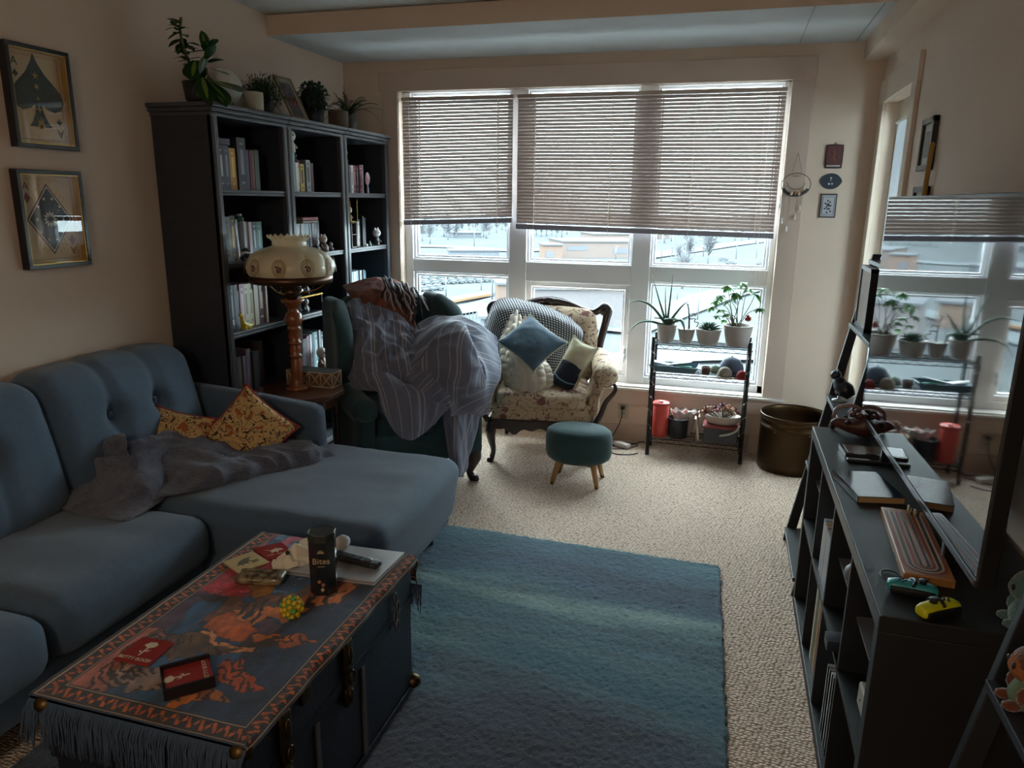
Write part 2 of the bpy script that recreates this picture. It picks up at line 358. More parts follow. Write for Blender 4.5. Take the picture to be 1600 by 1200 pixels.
# sheer curtain on the door
t = np.linspace(0, 1, 70); zz = np.linspace(.25, 2.06, 14)
P = np.zeros((70, 14, 3)); P[..., 1] = (DY0+.04+t*(DY1-DY0-.21))[:, None]; P[..., 2] = zz[None]; P[..., 0] = XR+.042+.012*np.sin(t*60)[:, None]*(1.1-zz/3)[None]
c = thing('door_curtain', 'white sheer curtain hung over the glass of the balcony door', 'curtain', (XR+.042, (DY0+DY1)/2, .25))
B().grid(P).build('curtain_panel', M('sheer_white', '#d4dbe2', .8, trans=.07), c)
B().tube([(XR+.042, DY0+.03, 2.06), (XR+.042, DY1-.12, 2.06)], .008, 8).build('curtain_rod', M('rod_white', '#d5d5d2', .4), c)
struct('unseen_light_block', B().box((XR+.2, 1.5, 2.35), (XR+2.2, 6.6, 2.6)).box((XR+.2, 1.5, -.25), (XR+2.2, 6.6, -.02)).box((XR+2.1, 1.5, -.02), (XR+2.2, 6.6, 1.05)).box((XR+.2, 6.5, -.02), (XR+2.1, 6.6, 1.05)), M('light_block_concrete', '#8a8d90', .8), smooth=False)  # unseen slabs and parapets added to cut the daylight through the door
# venetian blinds
m_slat = M('blind_slat', '#a89a94', .5, trans=.022); m_rail = M('blind_rail', '#8a8a99', .35); m_cord = M('blind_cord', '#e4ded4', .7, trans=.6)
def blind(x0, x1, ztop, zl, zr, label, ladders):
    Y = YW+.018; t = thing('venetian_blind', label, 'blind', ((x0+x1)/2, Y, zl), group='window blinds')
    B().box((x0, Y-.014, ztop), (x1, Y+.02, ztop+.024)).build('headrail', M('blind_headrail', '#a89a90', .4), t, smooth=False, bevel=.002)
    n = int(round((ztop-(zl+zr)/2-.04)/.0222)); b = B(); a = math.radians(80)
    for i in range(n):
        f = (i+.5)/n; P = []
        for x in (x0+.003, x1-.003):
            u = (x-x0)/(x1-x0); zb = zl+(zr-zl)*u+.042; z = ztop-.002-f*(ztop-zb)
            row = []
            for s in (-1, -.33, .33, 1):
                h = .01105*s; cb = .0018*(1-s*s)
                row.append((x, Y+h*math.cos(a)-cb*math.sin(a), z+h*math.sin(a)+cb*math.cos(a)))
            P.append(row)
        b.grid(np.array(P))
    b.build('slats', m_slat, t)
    me = B().box((x0, Y-.013, 0), (x1, Y+.013, .034)).build('bottom_rail', m_rail, t, smooth=False, bevel=.004).data
    for v in me.vertices:
        u = (v.co.x+(x1-x0)/2)/(x1-x0); v.co.z = v.co.z + 0 + (zl+(zr-zl)*u) - 0
    for xl in ladders:
        b = B(); u = (xl-x0)/(x1-x0); zb = zl+(zr-zl)*u+.02
        P = np.array([[(xl+dx, Y+dy, z) for z in (zb-.03, zb, ztop)] for dx, dy in ((-.0015, -.0135), (.0015, -.0135), (.0015, .0135), (-.0015, .0135), (-.0015, -.0135))])
        b.grid(P); b.build('ladder_cord', m_cord, t, smooth=False)
    xw = x0+.06 if x0 < -2 else x1-.09
    B().tube([(xw, Y-.022, ztop), (xw+.004, Y-.024, (zl+ztop)/2), (xw, Y-.022, zl-(.02 if x0 < -2 else .55))], .0016, 6).build('pull_cord', m_cord, t)
    return t
blind(-2.258, -1.452, 2.276, 1.440, 1.472, 'narrow beige venetian blind at the left, over the window behind the green armchair', (-2.13, -1.56))
blind(-1.424, .257, 2.277, 1.432, 1.408, 'wide beige venetian blind at the right, covering two window bays', (-1.30, -.79, -.27, .14))
# wall outlet
t = thing('wall_outlet', 'beige wall outlet below the window sill with a black plug in it', 'outlet', (-.623, YW, .216))
B().box((-.66, YW-.006, .155), (-.586, YW, .275)).build('cover_plate', M('outlet_plate', '#b3a795', .5), t, smooth=False, bevel=.003)
for z in (.195, .238): B().rbox((-.623, YW-.008, z), (.017, .004, .014), .004, 3).build('socket', M('outlet_socket', '#a89b88', .5), t)
for dz in (0,): B().box((-.628, YW-.0125, .19), (-.626, YW-.0115, .2)).box((-.62, YW-.0125, .19), (-.618, YW-.0115, .2)).build('slot', M('slot_black', '#15120f', .6), t, smooth=False)
m_blk = M('black_plastic', '#131316', .45)
t = thing('charger', 'black charger cord plugged into the wall outlet, its white adapter lying on the carpet', 'charger', (-.62, 4.9, 0))
B().rbox((-.623, YW-.034, .24), (.014, .022, .012), .006, 4).build('plug', m_blk, t)
B().tube([(-.623, YW-.055, .24), (-.63, YW-.06, .16), (-.67, YW-.055, .06), (-.70, 4.86, .008), (-.62, 4.80, .006), (-.53, 4.87, .006), (-.50, 4.92, .006), (-.46, 4.94, .006)], .0035, 6, smooth=60).tube([(-.70, 4.70, .006), (-.62, 4.63, .006), (-.53, 4.64, .006), (-.475, 4.67, .012)], .004, 6, smooth=30).tube([(-.72, 4.8, .005), (-.65, 4.72, .008), (-.55, 4.78, .006), (-.50, 4.86, .006), (-.60, 4.87, .012), (-.66, 4.78, .005)], .003, 6, smooth=40).build('cable', m_blk, t)
ad = B().rbox((-.595, 4.79, .02), (.052, .026, .014), .006, 4, rot=E_(0, 0, -28)).build('power_adapter', M('adapter_white', '#dcdad6', .4), t)
tag(ad, 'white adapter brick')
# ================================================================== OUTSIDE THE WINDOW (a snowy street several floors below)
GZ = -22.0
def G(x, y): return pz(x, y, GZ)
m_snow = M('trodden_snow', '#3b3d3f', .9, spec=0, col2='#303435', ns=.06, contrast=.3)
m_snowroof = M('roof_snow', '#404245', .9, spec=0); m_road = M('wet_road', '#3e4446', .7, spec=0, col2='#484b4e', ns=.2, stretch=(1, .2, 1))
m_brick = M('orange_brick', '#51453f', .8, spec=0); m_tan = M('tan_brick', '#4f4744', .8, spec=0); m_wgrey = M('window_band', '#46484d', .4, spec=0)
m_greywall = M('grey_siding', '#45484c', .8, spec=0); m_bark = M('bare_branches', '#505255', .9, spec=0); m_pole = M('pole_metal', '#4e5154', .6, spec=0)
# ground with shallow drifts
xs = np.concatenate([np.linspace(-420, -120, 16), np.linspace(-110, 110, 90), np.linspace(120, 420, 16)]); ys = np.concatenate([np.linspace(14, 320, 130), np.linspace(330, 1500, 40)])
P = np.zeros((len(xs), len(ys), 3)); P[..., 0] = xs[:, None]; P[..., 1] = ys[None]; P[..., 2] = GZ-.25+.12*fbm(P*[1, 1, 0], .08)
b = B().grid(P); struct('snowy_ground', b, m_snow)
def strip(name, pts, w, m, z=GZ+.02, kind=True):
    pts = cat1(np.array(pts, float)[:, :2], np.linspace(0, 1, 40)); T = np.gradient(pts, axis=0); T /= np.linalg.norm(T, axis=1, keepdims=True); N = np.stack([-T[:, 1], T[:, 0]], -1)
    P = np.zeros((40, 2, 3)); P[:, 0, :2] = pts-N*w/2; P[:, 1, :2] = pts+N*w/2; P[..., 2] = z
    b = B().grid(P); o = b.build(name, m); o['kind'] = 'structure'; return o
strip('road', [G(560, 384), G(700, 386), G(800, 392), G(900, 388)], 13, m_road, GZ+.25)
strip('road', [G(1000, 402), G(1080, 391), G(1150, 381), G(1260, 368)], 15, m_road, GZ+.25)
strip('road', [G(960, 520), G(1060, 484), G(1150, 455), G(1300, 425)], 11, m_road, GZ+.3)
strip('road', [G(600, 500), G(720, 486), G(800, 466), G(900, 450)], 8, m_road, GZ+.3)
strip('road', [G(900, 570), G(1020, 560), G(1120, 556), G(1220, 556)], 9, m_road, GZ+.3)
pl = thing('railway_platform', 'grey railway platform with an orange edge line, seen below the left window', 'platform', tuple(G(740, 470)))
def rib(name, pts, w, z0, z1, m):
    pts = np.array(pts, float)[:, :2]; d = pts[1]-pts[0]; d /= np.linalg.norm(d); n = np.array([-d[1], d[0]])*w/2
    B().add([(*(pts[0]-n), z0), (*(pts[1]-n), z0), (*(pts[1]+n), z0), (*(pts[0]+n), z0), (*(pts[0]-n), z1), (*(pts[1]-n), z1), (*(pts[1]+n), z1), (*(pts[0]+n), z1)], [(0, 3, 2, 1), (4, 5, 6, 7), (0, 1, 5, 4), (1, 2, 6, 5), (2, 3, 7, 6), (3, 0, 4, 7)]).build(name, m, pl, smooth=False)
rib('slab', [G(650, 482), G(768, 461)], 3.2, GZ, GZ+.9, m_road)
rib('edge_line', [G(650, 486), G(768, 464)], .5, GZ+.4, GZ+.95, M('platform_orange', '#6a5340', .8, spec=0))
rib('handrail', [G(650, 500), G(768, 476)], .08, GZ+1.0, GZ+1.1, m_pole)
# buildings
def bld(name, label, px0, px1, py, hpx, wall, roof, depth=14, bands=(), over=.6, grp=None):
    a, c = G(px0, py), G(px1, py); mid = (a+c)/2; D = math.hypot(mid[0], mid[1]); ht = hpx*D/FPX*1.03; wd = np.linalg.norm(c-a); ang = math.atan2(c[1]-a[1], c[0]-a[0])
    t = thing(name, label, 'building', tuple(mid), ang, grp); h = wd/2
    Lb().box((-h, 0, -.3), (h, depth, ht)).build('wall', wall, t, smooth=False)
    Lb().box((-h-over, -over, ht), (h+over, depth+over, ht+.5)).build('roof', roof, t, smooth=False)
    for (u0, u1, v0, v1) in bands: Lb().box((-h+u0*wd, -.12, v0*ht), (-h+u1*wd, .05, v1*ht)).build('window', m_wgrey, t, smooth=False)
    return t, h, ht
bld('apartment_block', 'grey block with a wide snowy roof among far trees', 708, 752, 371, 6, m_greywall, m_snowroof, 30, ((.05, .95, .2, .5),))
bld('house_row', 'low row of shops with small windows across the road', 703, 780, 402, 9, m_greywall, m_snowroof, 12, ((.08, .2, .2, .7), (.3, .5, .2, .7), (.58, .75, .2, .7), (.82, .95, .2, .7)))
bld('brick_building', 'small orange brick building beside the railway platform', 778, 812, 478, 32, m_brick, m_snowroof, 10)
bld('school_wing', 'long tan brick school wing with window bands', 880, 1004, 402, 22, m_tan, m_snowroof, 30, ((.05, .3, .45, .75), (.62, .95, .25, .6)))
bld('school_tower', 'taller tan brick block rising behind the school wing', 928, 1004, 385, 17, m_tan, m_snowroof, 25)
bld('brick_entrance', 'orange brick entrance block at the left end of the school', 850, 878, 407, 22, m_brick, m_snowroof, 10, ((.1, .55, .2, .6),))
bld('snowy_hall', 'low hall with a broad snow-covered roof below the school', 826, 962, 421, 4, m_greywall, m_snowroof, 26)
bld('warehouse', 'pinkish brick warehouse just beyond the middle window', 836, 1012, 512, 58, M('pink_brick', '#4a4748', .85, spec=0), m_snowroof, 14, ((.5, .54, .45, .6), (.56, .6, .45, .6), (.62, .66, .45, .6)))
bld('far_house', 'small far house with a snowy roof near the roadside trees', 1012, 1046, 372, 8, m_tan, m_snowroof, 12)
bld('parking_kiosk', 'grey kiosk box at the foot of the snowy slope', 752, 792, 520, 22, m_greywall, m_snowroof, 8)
# cars under snow
def car():
    t = thing('car', 'parked car dusted with snow in the lot beyond the railway', 'car', (0, 0, 0), 0, 'cars in the snowy lot')
    def sh(v):
        v = v.copy(); k = np.clip((v[..., 2]-.1)/.5, 0, 1); v[..., 0] *= 1-.05*k; return v
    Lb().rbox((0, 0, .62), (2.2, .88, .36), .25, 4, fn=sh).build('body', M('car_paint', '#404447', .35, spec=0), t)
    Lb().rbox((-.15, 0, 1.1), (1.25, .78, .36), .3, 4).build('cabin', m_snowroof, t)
    for x in (-1.35, 1.35):
        for y in (-.8, .8): Lb().tube([(x, y-.1, .32), (x, y+.1, .32)], .32, 10).build('wheel', m_blk, t)
    return t
c0 = car(); first = True
for (x0, y0, x1, y1, n) in ((646, 456, 700, 450, 3), (650, 445, 790, 437, 9), (650, 437, 790, 429, 9), (646, 429, 780, 423, 9), (660, 466, 690, 464, 3)):
    ra, rb = G(x0, y0), G(x1, y1); ln = np.linalg.norm(rb-ra); n = max(2, int(ln/2.9)); n = min(n, 16)
    for i in range(n):
        u = i/max(1, n-1); p = ra+(rb-ra)/ln*2.9*i; ra_a = math.atan2(rb[1]-ra[1], rb[0]-ra[0])+1.45
        if first: c0.location = p; c0.rotation_euler = (0, 0, ra_a); first = False
        else: dup(c0, tuple(p), ra_a)
for (x, y, lb) in ((1142, 413, 'left car of the two on the roundabout seen through the right window'), (1190, 414, 'right car of the two on the roundabout seen through the right window'), (1130, 407, 'farther car above the roundabout, seen through the right window')):
    q = dup(c0, tuple(G(x, y)), .3, lb); del q['group']
# railway track and a snow fence
for k_, (ya, yb) in enumerate(((492, 463), (496, 466))):
    strip('railway_track', [G(640, ya), G(720, (ya+yb)/2+1), G(800, yb)], 1.2, m_pole, GZ+.25+.02*k_)
ff = thing('snow_fence', 'long wire fence with posts along the snowy railway bank', 'fence', tuple(G(720, 508))); fa, fb = G(650, 514), G(800, 488); fb_ = B(); fp = B()
for i in range(28):
    p = fa+(fb-fa)*i/27; fp.tube([p, p+[0, 0, 1.9]], .06, 5)
for z in (.5, 1.0, 1.5, 1.85): fb_.tube([fa+[0, 0, z], fb+[0, 0, z]], .035, 4)
fp.build('post', m_pole, ff); fb_.build('wire', m_pole, ff)
# poles
def lpole(px, py, top, lb='light pole standing in the snow outside the window', g='light poles outside'):
    p = G(px, py); D = math.hypot(p[0], p[1]); h = (py-top)*D/FPX*1.04; t = thing('street_light', lb, 'pole', tuple(p), 0, g); r = .09+.0004*D
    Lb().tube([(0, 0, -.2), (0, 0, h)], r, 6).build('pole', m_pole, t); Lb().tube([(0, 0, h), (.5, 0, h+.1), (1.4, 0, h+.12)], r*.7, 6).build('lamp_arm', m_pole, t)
for a in ((741, 384, 348), (697, 462, 430), (769, 470, 424), (782, 466, 422), (752, 452, 425), (1033, 410, 365), (1099, 400, 362), (1150, 404, 362), (1182, 402, 366), (1090, 498, 440), (1058, 470, 440), (833, 408, 392), (1050, 398, 370), (962, 404, 386), (1118, 420, 408)): lpole(*a)
# bare trees
def tree(seed):
    rr = random.Random(seed); t = thing('bare_tree', 'bare winter tree in the snow beyond the road', 'tree', (0, 0, 0), 0, 'bare trees outside')
    Lb().tube([(0, 0, -.3), (.1, 0, 2), (0, .1, 4.5)], [.28, .2, .12], 6).build('trunk', m_bark, t)
    b = Lb()
    for i in range(130):
        th = rr.uniform(0, 6.28); el = rr.uniform(.1, 1.5); s = rr.uniform(1.2, 4.2); z = rr.uniform(1.8, 5.0); d = np.array([math.cos(th)*math.cos(el), math.sin(th)*math.cos(el), math.sin(el)])
        b.tube([(0, 0, z), d*s*.6+[0, 0, z], d*s+[rr.uniform(-.5, .5), rr.uniform(-.5, .5), z+.3]], [.09, .06, .03], 3, cap=False)
    b.build('crown', m_bark, t); return t
tr = [tree(1), tree(2), tree(3)]
spots = [(640+i*9+R_.uniform(-3, 3), 366+R_.uniform(-8, 6)) for i in range(18)]+[(822+i*8, 366+R_.uniform(-3, 8)) for i in range(9)]+[(1016+i*11, 372+R_.uniform(-10, 10)) for i in range(17)]+[(1076, 408), (1106, 414), (1060, 417), (660, 376), (672, 380), (700, 374), (760, 372), (1066, 450)]
for i, (x, y) in enumerate(spots):
    p = tuple(G(x, y)); k = i % 3
    if i < 3: tr[i].location = p; s = tr[i]
    else: s = dup(tr[k], p, rnd(0, 6))
    q = R_.uniform(1.2, 2.2); s.scale = (q, q, q)
# ================================================================== BOOKCASES
m_case = M('bookcase_black', '#2a2f39', .5, col2='#22262e', ns=6, stretch=(1, 1, 8)); m_edge = M('bookcase_edge', '#3c3f46', .32)
BX0, BX1 = XL+.005, -2.352
SH = [1.655, 1.305, .955, .60, .14]
CNAME = ['bookcase nearest the sofa', 'middle bookcase', 'bookcase beside the window']
BY = []
for k in range(3):
    y0 = 3.068+.618*k; y1 = y0+.612; BY.append((y0, y1))
    t = thing('bookcase', ('tall black bookcase nearest the sofa, its plain side panel in view', 'tall black bookcase in the middle, behind the glass-shaded lamp', 'tall black bookcase in the corner beside the window')[k], 'bookcase', (BX1, (y0+y1)/2, 0), group='black bookcases')
    for ya, yb in ((y0, y0+.022), (y1-.022, y1)): B().box((BX0, ya, 0), (BX1, yb, 2.02)).build('side_panel', m_case, t, smooth=False, bevel=.002)
    for ya, yb in ((y0, y0+.038), (y1-.038, y1)):
        B().box((BX1-.02, ya, .0), (BX1+.008, yb, 1.995)).box((BX1+.008, ya+.006, .1), (BX1+.011, yb-.006, 1.98)).build('stile', m_edge, t, smooth=False, bevel=.002)
    B().box((BX0, y0+.02, .06), (BX0+.012, y1-.02, 2.0)).build('back_panel', m_case, t, smooth=False)
    for z in SH:
        B().box((BX0, y0+.022, z-.022), (BX1-.006, y1-.022, z)).box((BX1-.006, y0+.024, z-.028), (BX1, y1-.024, z-.016)).box((BX1-.006, y0+.024, z-.013), (BX1+.001, y1-.024, z-.001)).build('shelf', [m_edge], t, smooth=False, bevel=.002)
    B().box((BX0, y0+.02, .0), (BX1-.01, y1-.02, .085)).build('plinth', m_case, t, smooth=False)
    e = .006 if k else .03
    b = B()
    for (x, z0, z1) in ((.010, 1.985, 2.004), (.026, 2.004, 2.024), (.040, 2.024, 2.044)): b.box((BX0, y0-e*(x/.04), z0), (BX1+x, y1, z1))
    b.build('cornice', m_edge, t, smooth=False, bevel=.004)
ORD = ['first', 'second', 'third', 'fourth', 'fifth', 'sixth', 'seventh', 'eighth', 'ninth', 'tenth', 'eleventh', 'twelfth', 'thirteenth', 'fourteenth']
SHN = ['top', 'second', 'third', 'fourth']
m_page = M('book_pages', '#b9b09c', .9)
def bookmat(c): return M('cover_'+c.lstrip('#'), c, .5, bump=.1, bs=300)
def book(y, z, x1, wd, h, dp, c, label, grp, lean=0, cat='book', title=None):
    b = B(); th = .0025
    b.box((x1-dp, y, z), (x1, y+th, z+h)).box((x1-dp, y+wd-th, z), (x1, y+wd, z+h)).box((x1-.004, y+th, z), (x1, y+wd-th, z+h))
    b.box((x1-dp+.004, y+th, z+.004), (x1-.005, y+wd-th, z+h-.004), 1)
    if title:
        for (v0, v1) in ((.12, .16), (.3, .78), (.86, .9)): b.box((x1, y+wd*.3, z+h*v0), (x1+.0006, y+wd*.7, z+h*v1), 2)
    o = b.build('book', [bookmat(c), m_page, bookmat(title or c)], smooth=False, loc=(x1-dp/2, y+wd/2, z))
    if lean: o.rotation_euler = (lean, 0, 0)
    return tag(o, label, cat, grp)
def cn(c):
    r, g, b_ = [int(c[i:i+2], 16) for i in (1, 3, 5)]; mx, mn = max(r, g, b_), min(r, g, b_)
    if mx-mn < 26: return 'black' if mx < 70 else 'dark grey' if mx < 105 else 'grey' if mx < 160 else 'white'
    if r == mx: return 'yellow' if g > .8*r else 'red' if g < .55*r else 'brown' if mx < 150 else 'tan'
    if g == mx: return 'green'
    return 'blue' if mx > 90 and g > r+10 else 'purple' if r > g else 'navy'
def row(k, s, items, y=None, x=-2.40):
    y = BY[k][0]+.092 if y is None else y; n = 0
    for it in items:
        if not isinstance(it, tuple): y += it/100; continue
        wd, h, c = it[:3]; ti = it[3] if len(it) > 3 else None
        lb = '%s book, %s from the left on the %s shelf, %s' % (cn(c), ORD[min(n, 13)], SHN[s], CNAME[k])
        book(y+.0005, SH[s], x-R_.uniform(0, .012), wd/100-.001, h/100, .15+R_.uniform(-.01, .03), c, lb, 'books on the %s shelf of the %s' % (SHN[s], CNAME[k]), title=ti); y += wd/100; n += 1
    return y
row(0, 0, [(5.5, 21, '#3a3d44', '#b9b9b4'), (4.5, 21, '#4a5060', '#8d93a0'), (5, 20, '#b98a2e', '#e0c070'), .8, (7, 25.5, '#2a2a30', '#7f8790'), (3.5, 20, '#4a4466'), (2, 20, '#6b2f3c'), (1.8, 20, '#7a5a44'), (4, 20.5, '#55605f')])
row(0, 1, [(5.5, 22, '#77706a', '#3a3836'), (4.5, 22.5, '#2c261e', '#c9a43a'), 1.0, (1.4, 20.5, '#a9acb2'), 4.6, (1.6, 19.5, '#9a9da4'), (2, 19, '#8d8a88'), .6, (2.5, 19, '#a8a0a0'), (3.5, 19, '#39424c', '#a0a8ae'), (4.5, 19, '#2f5d58', '#6f9a92'), (1.5, 19, '#20303a')])
row(0, 2, [(1.2, 24, '#7f8a90'), (4, 23, '#6b737c', '#9aa0a6'), (3, 23, '#5f666e'), (1.2, 20, '#8d9197'), (4, 23, '#a98a92', '#c9c2c0'), (4, 22.5, '#b9b5a2', '#8a8676'), (4, 22.5, '#b3ae9c', '#8a8676'), (3.5, 22.5, '#a5a294'), .5, (6, 27, '#41252f', '#a89a94'), (1.5, 24, '#a89a94')])
row(0, 3, [(1.8, 21, '#a8a39a'), (2.5, 21, '#4a4238'), (3, 21, '#5f5a4a'), 1, (3, 21, '#6a6478'), (3.5, 24, '#807585'), 1, (5, 22, '#1f1f26'), (3, 22, '#2b2629'), (3, 26, '#3a332f')])
row(1, 0, [(2.8, 17.5, '#a8322e', '#d8b0a8'), (3.2, 21, '#8fa3a6'), .3, (3, 16, '#d8d6ce'), (1.8, 17, '#a4352f', '#d8b0a8'), (4.2, 15.5, '#b5a23a', '#4a4030'), (2.5, 15, '#3a3c44'), (4.5, 18, '#8f9793', '#4a5050'), .6, (1.8, 16.5, '#4a2630'), (1.8, 16.5, '#5a2a34')])
row(1, 1, [(2, 17.2, '#b9bcc4')]+[(2.3, 17, c) for c in ('#aab0b8', '#c0c3c8', '#a9b2b8', '#b4b0b0', '#9aaab4', '#98a6ae', '#a6adb4', '#8d97a2', '#7c828c')]+[(2.8, 17.5, '#6b6a70', '#9a98a0'), (4, 18, '#4a4448')])
row(1, 3, [(3, 20, '#4a3a44'), (3, 20, '#3a3440'), (3, 21, '#8a6470'), (2.5, 21.5, '#b9bcc4'), 1.2, (2, 22, '#3d4a50'), (4.5, 22, '#6f97a3', '#c0d0d4'), (2, 22.5, '#8c8f96'), 1.4, (2.5, 21, '#23262c', '#c9ccd0')], y=BY[1][0]+.12)
row(2, 0, [(4, 17.5, '#3a4048', '#7f868c'), (2.5, 17.5, '#343a42'), (3, 17.5, '#4a4448'), .6, (3.6, 17.5, '#b9b5b0', '#8a8680'), (4, 17.5, '#7a2f36', '#a87a78'), (3, 17.5, '#3f3440', '#8a8090'), (4.5, 18, '#7f3a44', '#b08a8c'), (3, 18.5, '#8c8f96')])
row(2, 1, [(4, 15, '#a9bcc4', '#d0dade')], x=-2.385)
row(2, 1, [(2.6, 17, '#d0ccc0'), (2.4, 18, '#2c3038', '#9aa0a6'), 3, (2, 20, '#1f252c'), (2, 19, '#222a33')], y=BY[2][0]+.245)
row(2, 2, [(3.5, 17, '#6f97a8', '#b0c8d0')]+[(2.2, 19, c) for c in ('#c9d4da', '#b8c8cf', '#d0d8dc', '#a9b6be', '#c0ccd2', '#98a6b0', '#b4c0c6', '#8d9aa4')]+[(2.5, 19, '#5a6a74'), 1.2, (2, 18, '#2f7d93')])
def flat(k, s, y, z, w_, h_, d_, c, lb):
    o = B().box((-2.40-d_, y, z), (-2.40, y+w_, z+.0025)).box((-2.40-d_, y, z+h_-.0025), (-2.40, y+w_, z+h_)).box((-2.404, y, z), (-2.40, y+w_, z+h_)).box((-2.40-d_+.004, y+.004, z+.0025), (-2.405, y+w_-.004, z+h_-.0025), 1).build('book', [bookmat(c), m_page], smooth=False)
    tag(o, lb, 'book')
flat(0, 0, BY[0][0]+.089, SH[0]+.2105, .105, .032, .15, '#5a5064', 'thick purple-grey book lying flat across two upright books, bookcase nearest the sofa')
flat(1, 1, BY[1][0]+.195, SH[1]+.1725, .17, .012, .13, '#b0a8a4', 'thin beige book lying flat under a red one, middle bookcase')
flat(1, 1, BY[1][0]+.190, SH[1]+.185, .175, .02, .13, '#8a3a44', 'red book lying flat on top of the pale paperbacks, middle bookcase')
# figurines and ornaments: each a thing with head, body and trimmings
def fig(name, lb, x, y, z, h, cb, ch, c3=None, ears=0, wide=.5, face=True, cat='figurine', arms=True):
    t = thing(name, lb, cat, (x, y, z)); mb, mh = M('fig_'+cb[1:], cb, .4), M('fig_'+ch[1:], ch, .4)
    r = h*.26
    B().lathe([(h*.16, 0), (h*wide*.52, h*.03), (h*wide*.5, h*.2), (h*wide*.36, h*.42), (h*.12, h*.54)], (x, y, z), 14).build('body', mb, t)
    hd = B().ell((x, y, z+h-r), (r*.95, r, r), 16).build('head', mh, t)
    if face:
        e = B()
        for s in (-1, 1): e.ell((x+r*.82, y+s*r*.38, z+h-r*.9), r*.16, 8)
        e.build('eyes', m_blk, hd)
    if ears:
        for s in (-1, 1): B().ell((x, y+s*r*.75, z+h-r*.2), (r*.25, r*.3, r*.45), 8).build('ear', mh, hd)
    if arms:
        for s in (-1, 1): B().tube([(x, y+s*h*wide*.38, z+h*.42), (x+h*.12, y+s*h*wide*.55, z+h*.26), (x+h*.2, y+s*h*wide*.4, z+h*.22)], [h*.07, h*.06, h*.05], 7, smooth=8).build('arm', M('fig_'+(c3 or cb)[1:], c3 or cb, .4), t)
    return t
S0, S1, S2, S3 = SH[:4]
fig('figurine', 'white round-headed figurine standing on the red books, middle bookcase top shelf', -2.40, 3.80, S0+.211, .12, '#c9c6bd', '#d8d6cc', wide=.4)
fig('figurine', 'small black figurine with a shiny head above the yellow book, middle bookcase', -2.42, 3.865, S0+.162, .05, '#15151a', '#3a3c44')
fig('figurine', 'brown-haired doll figurine sitting on the dark books, bookcase beside the window', -2.43, 4.455, S0+.176, .10, '#5a3438', '#a87f6c')
t = thing('ornament', 'pink glass disc ornament on a thin stem in front of red books', 'ornament', (-2.365, 4.645, S0))
B().tube([(-2.365, 4.645, S0), (-2.365, 4.645, S0+.07)], [.012, .003, .003], 8).build('stem', M('clear_stem', '#9aa6ae', .1), t)
B().ell((-2.365, 4.645, S0+.095), (.008, .036, .042), 18).build('disc', M('pink_glass', '#8f6a74', .12), t)
t = thing('figurine', 'dark goose-necked figurine perched on the grey books, bookcase nearest the sofa', 'figurine', (-2.44, 3.19, S1+.2255))
B().tube([(-2.44, 3.155, S1+.285), (-2.44, 3.16, S1+.25), (-2.44, 3.19, S1+.235), (-2.44, 3.23, S1+.2265+.01)], [.006, .006, .012, .004], 8, smooth=14).build('body', M('fig_grey', '#5a5560', .35), t)
B().ell((-2.44, 3.155, S1+.288), (.007, .011, .007), 10).build('head', M('fig_pale', '#b0acb0', .35), t)
t = thing('trinket_jar', 'small green glass jar with a bright lid on top of the thin books', 'jar', (-2.44, 3.345, S1+.191))
B().lathe([(.02, 0), (.024, .008), (.024, .022), (.014, .03)], (-2.44, 3.345, S1+.191), 14).build('body', M('green_glaze', '#3f6a58', .2), t)
B().lathe([(.014, .03), (.014, .04), (0, .042)], (-2.44, 3.345, S1+.191), 14).build('lid', M('lid_pale', '#a9b4ac', .25), t)
t = thing('ornament', 'black and white striped coiled ornament in front of the books', 'ornament', (-2.365, 3.28, S1))
for i, (r, z, c) in enumerate(((.03, .012, '#16161a'), (.026, .03, '#b9b9bd'), (.02, .045, '#16161a'))):
    a = np.linspace(.3, 5.9, 24); B().tube(np.stack([-2.365+.3*r*np.cos(a), 3.28+r*np.cos(a+.5), S1+z+.012*np.sin(a)], -1), .008, 7).build('coil', M('coil_'+c[1:], c, .35), t)
t = thing('picture_card', 'tall pale curved card leaning between books, bookcase nearest the sofa', 'card', (-2.40, 3.262, S1))
P = surf([[(-2.41, 3.235, S1+.001), (-2.395, 3.26, S1+.001), (-2.40, 3.278, S1+.001)], [(-2.42, 3.238, S1+.1), (-2.40, 3.262, S1+.1), (-2.405, 3.278, S1+.1)], [(-2.42, 3.24, S1+.19), (-2.405, 3.255, S1+.19), (-2.41, 3.268, S1+.19)]], 10, 10)
B().grid(P).build('card_sheet', M('pale_card', '#aeb3bb', .4), t, solid=.001)
fig('figurine', 'white little figurine at the left end of the third shelf, near sofa', -2.365, 3.112, S2, .075, '#6a5a50', '#cfcdc6', wide=.35)
def dino(name, lb, x, y, z, c, s=1):
    t = thing(name, lb, 'toy', (x, y, z)); m = M('dino_'+c[1:], c, .45)
    B().tube([(x, y-.022*s, z+.075*s), (x, y-.02*s, z+.055*s), (x, y-.012*s, z+.03*s), (x, y+.015*s, z+.018*s), (x, y+.05*s, z+.014*s), (x, y+.075*s, z+.022*s)], [.009*s, .010*s, .015*s, .017*s, .009*s, .003*s], 9, smooth=20).build('body', m, t)
    B().ell((x, y-.030*s, z+.080*s), (.010*s, .017*s, .011*s), 10).build('head', m, t)
    for dx in (-.01, .01):
        for dy in (-.012, .02): B().tube([(x+dx*s, y+dy*s, z+.02*s), (x+dx*1.3*s, y+dy*s, z)], [.007*s, .006*s], 7).build('leg', m, t)
dino('toy_dinosaur', 'small yellow toy dinosaur on the third shelf of the bookcase nearest the sofa', -2.37, 3.235, S2, '#b9a21f')
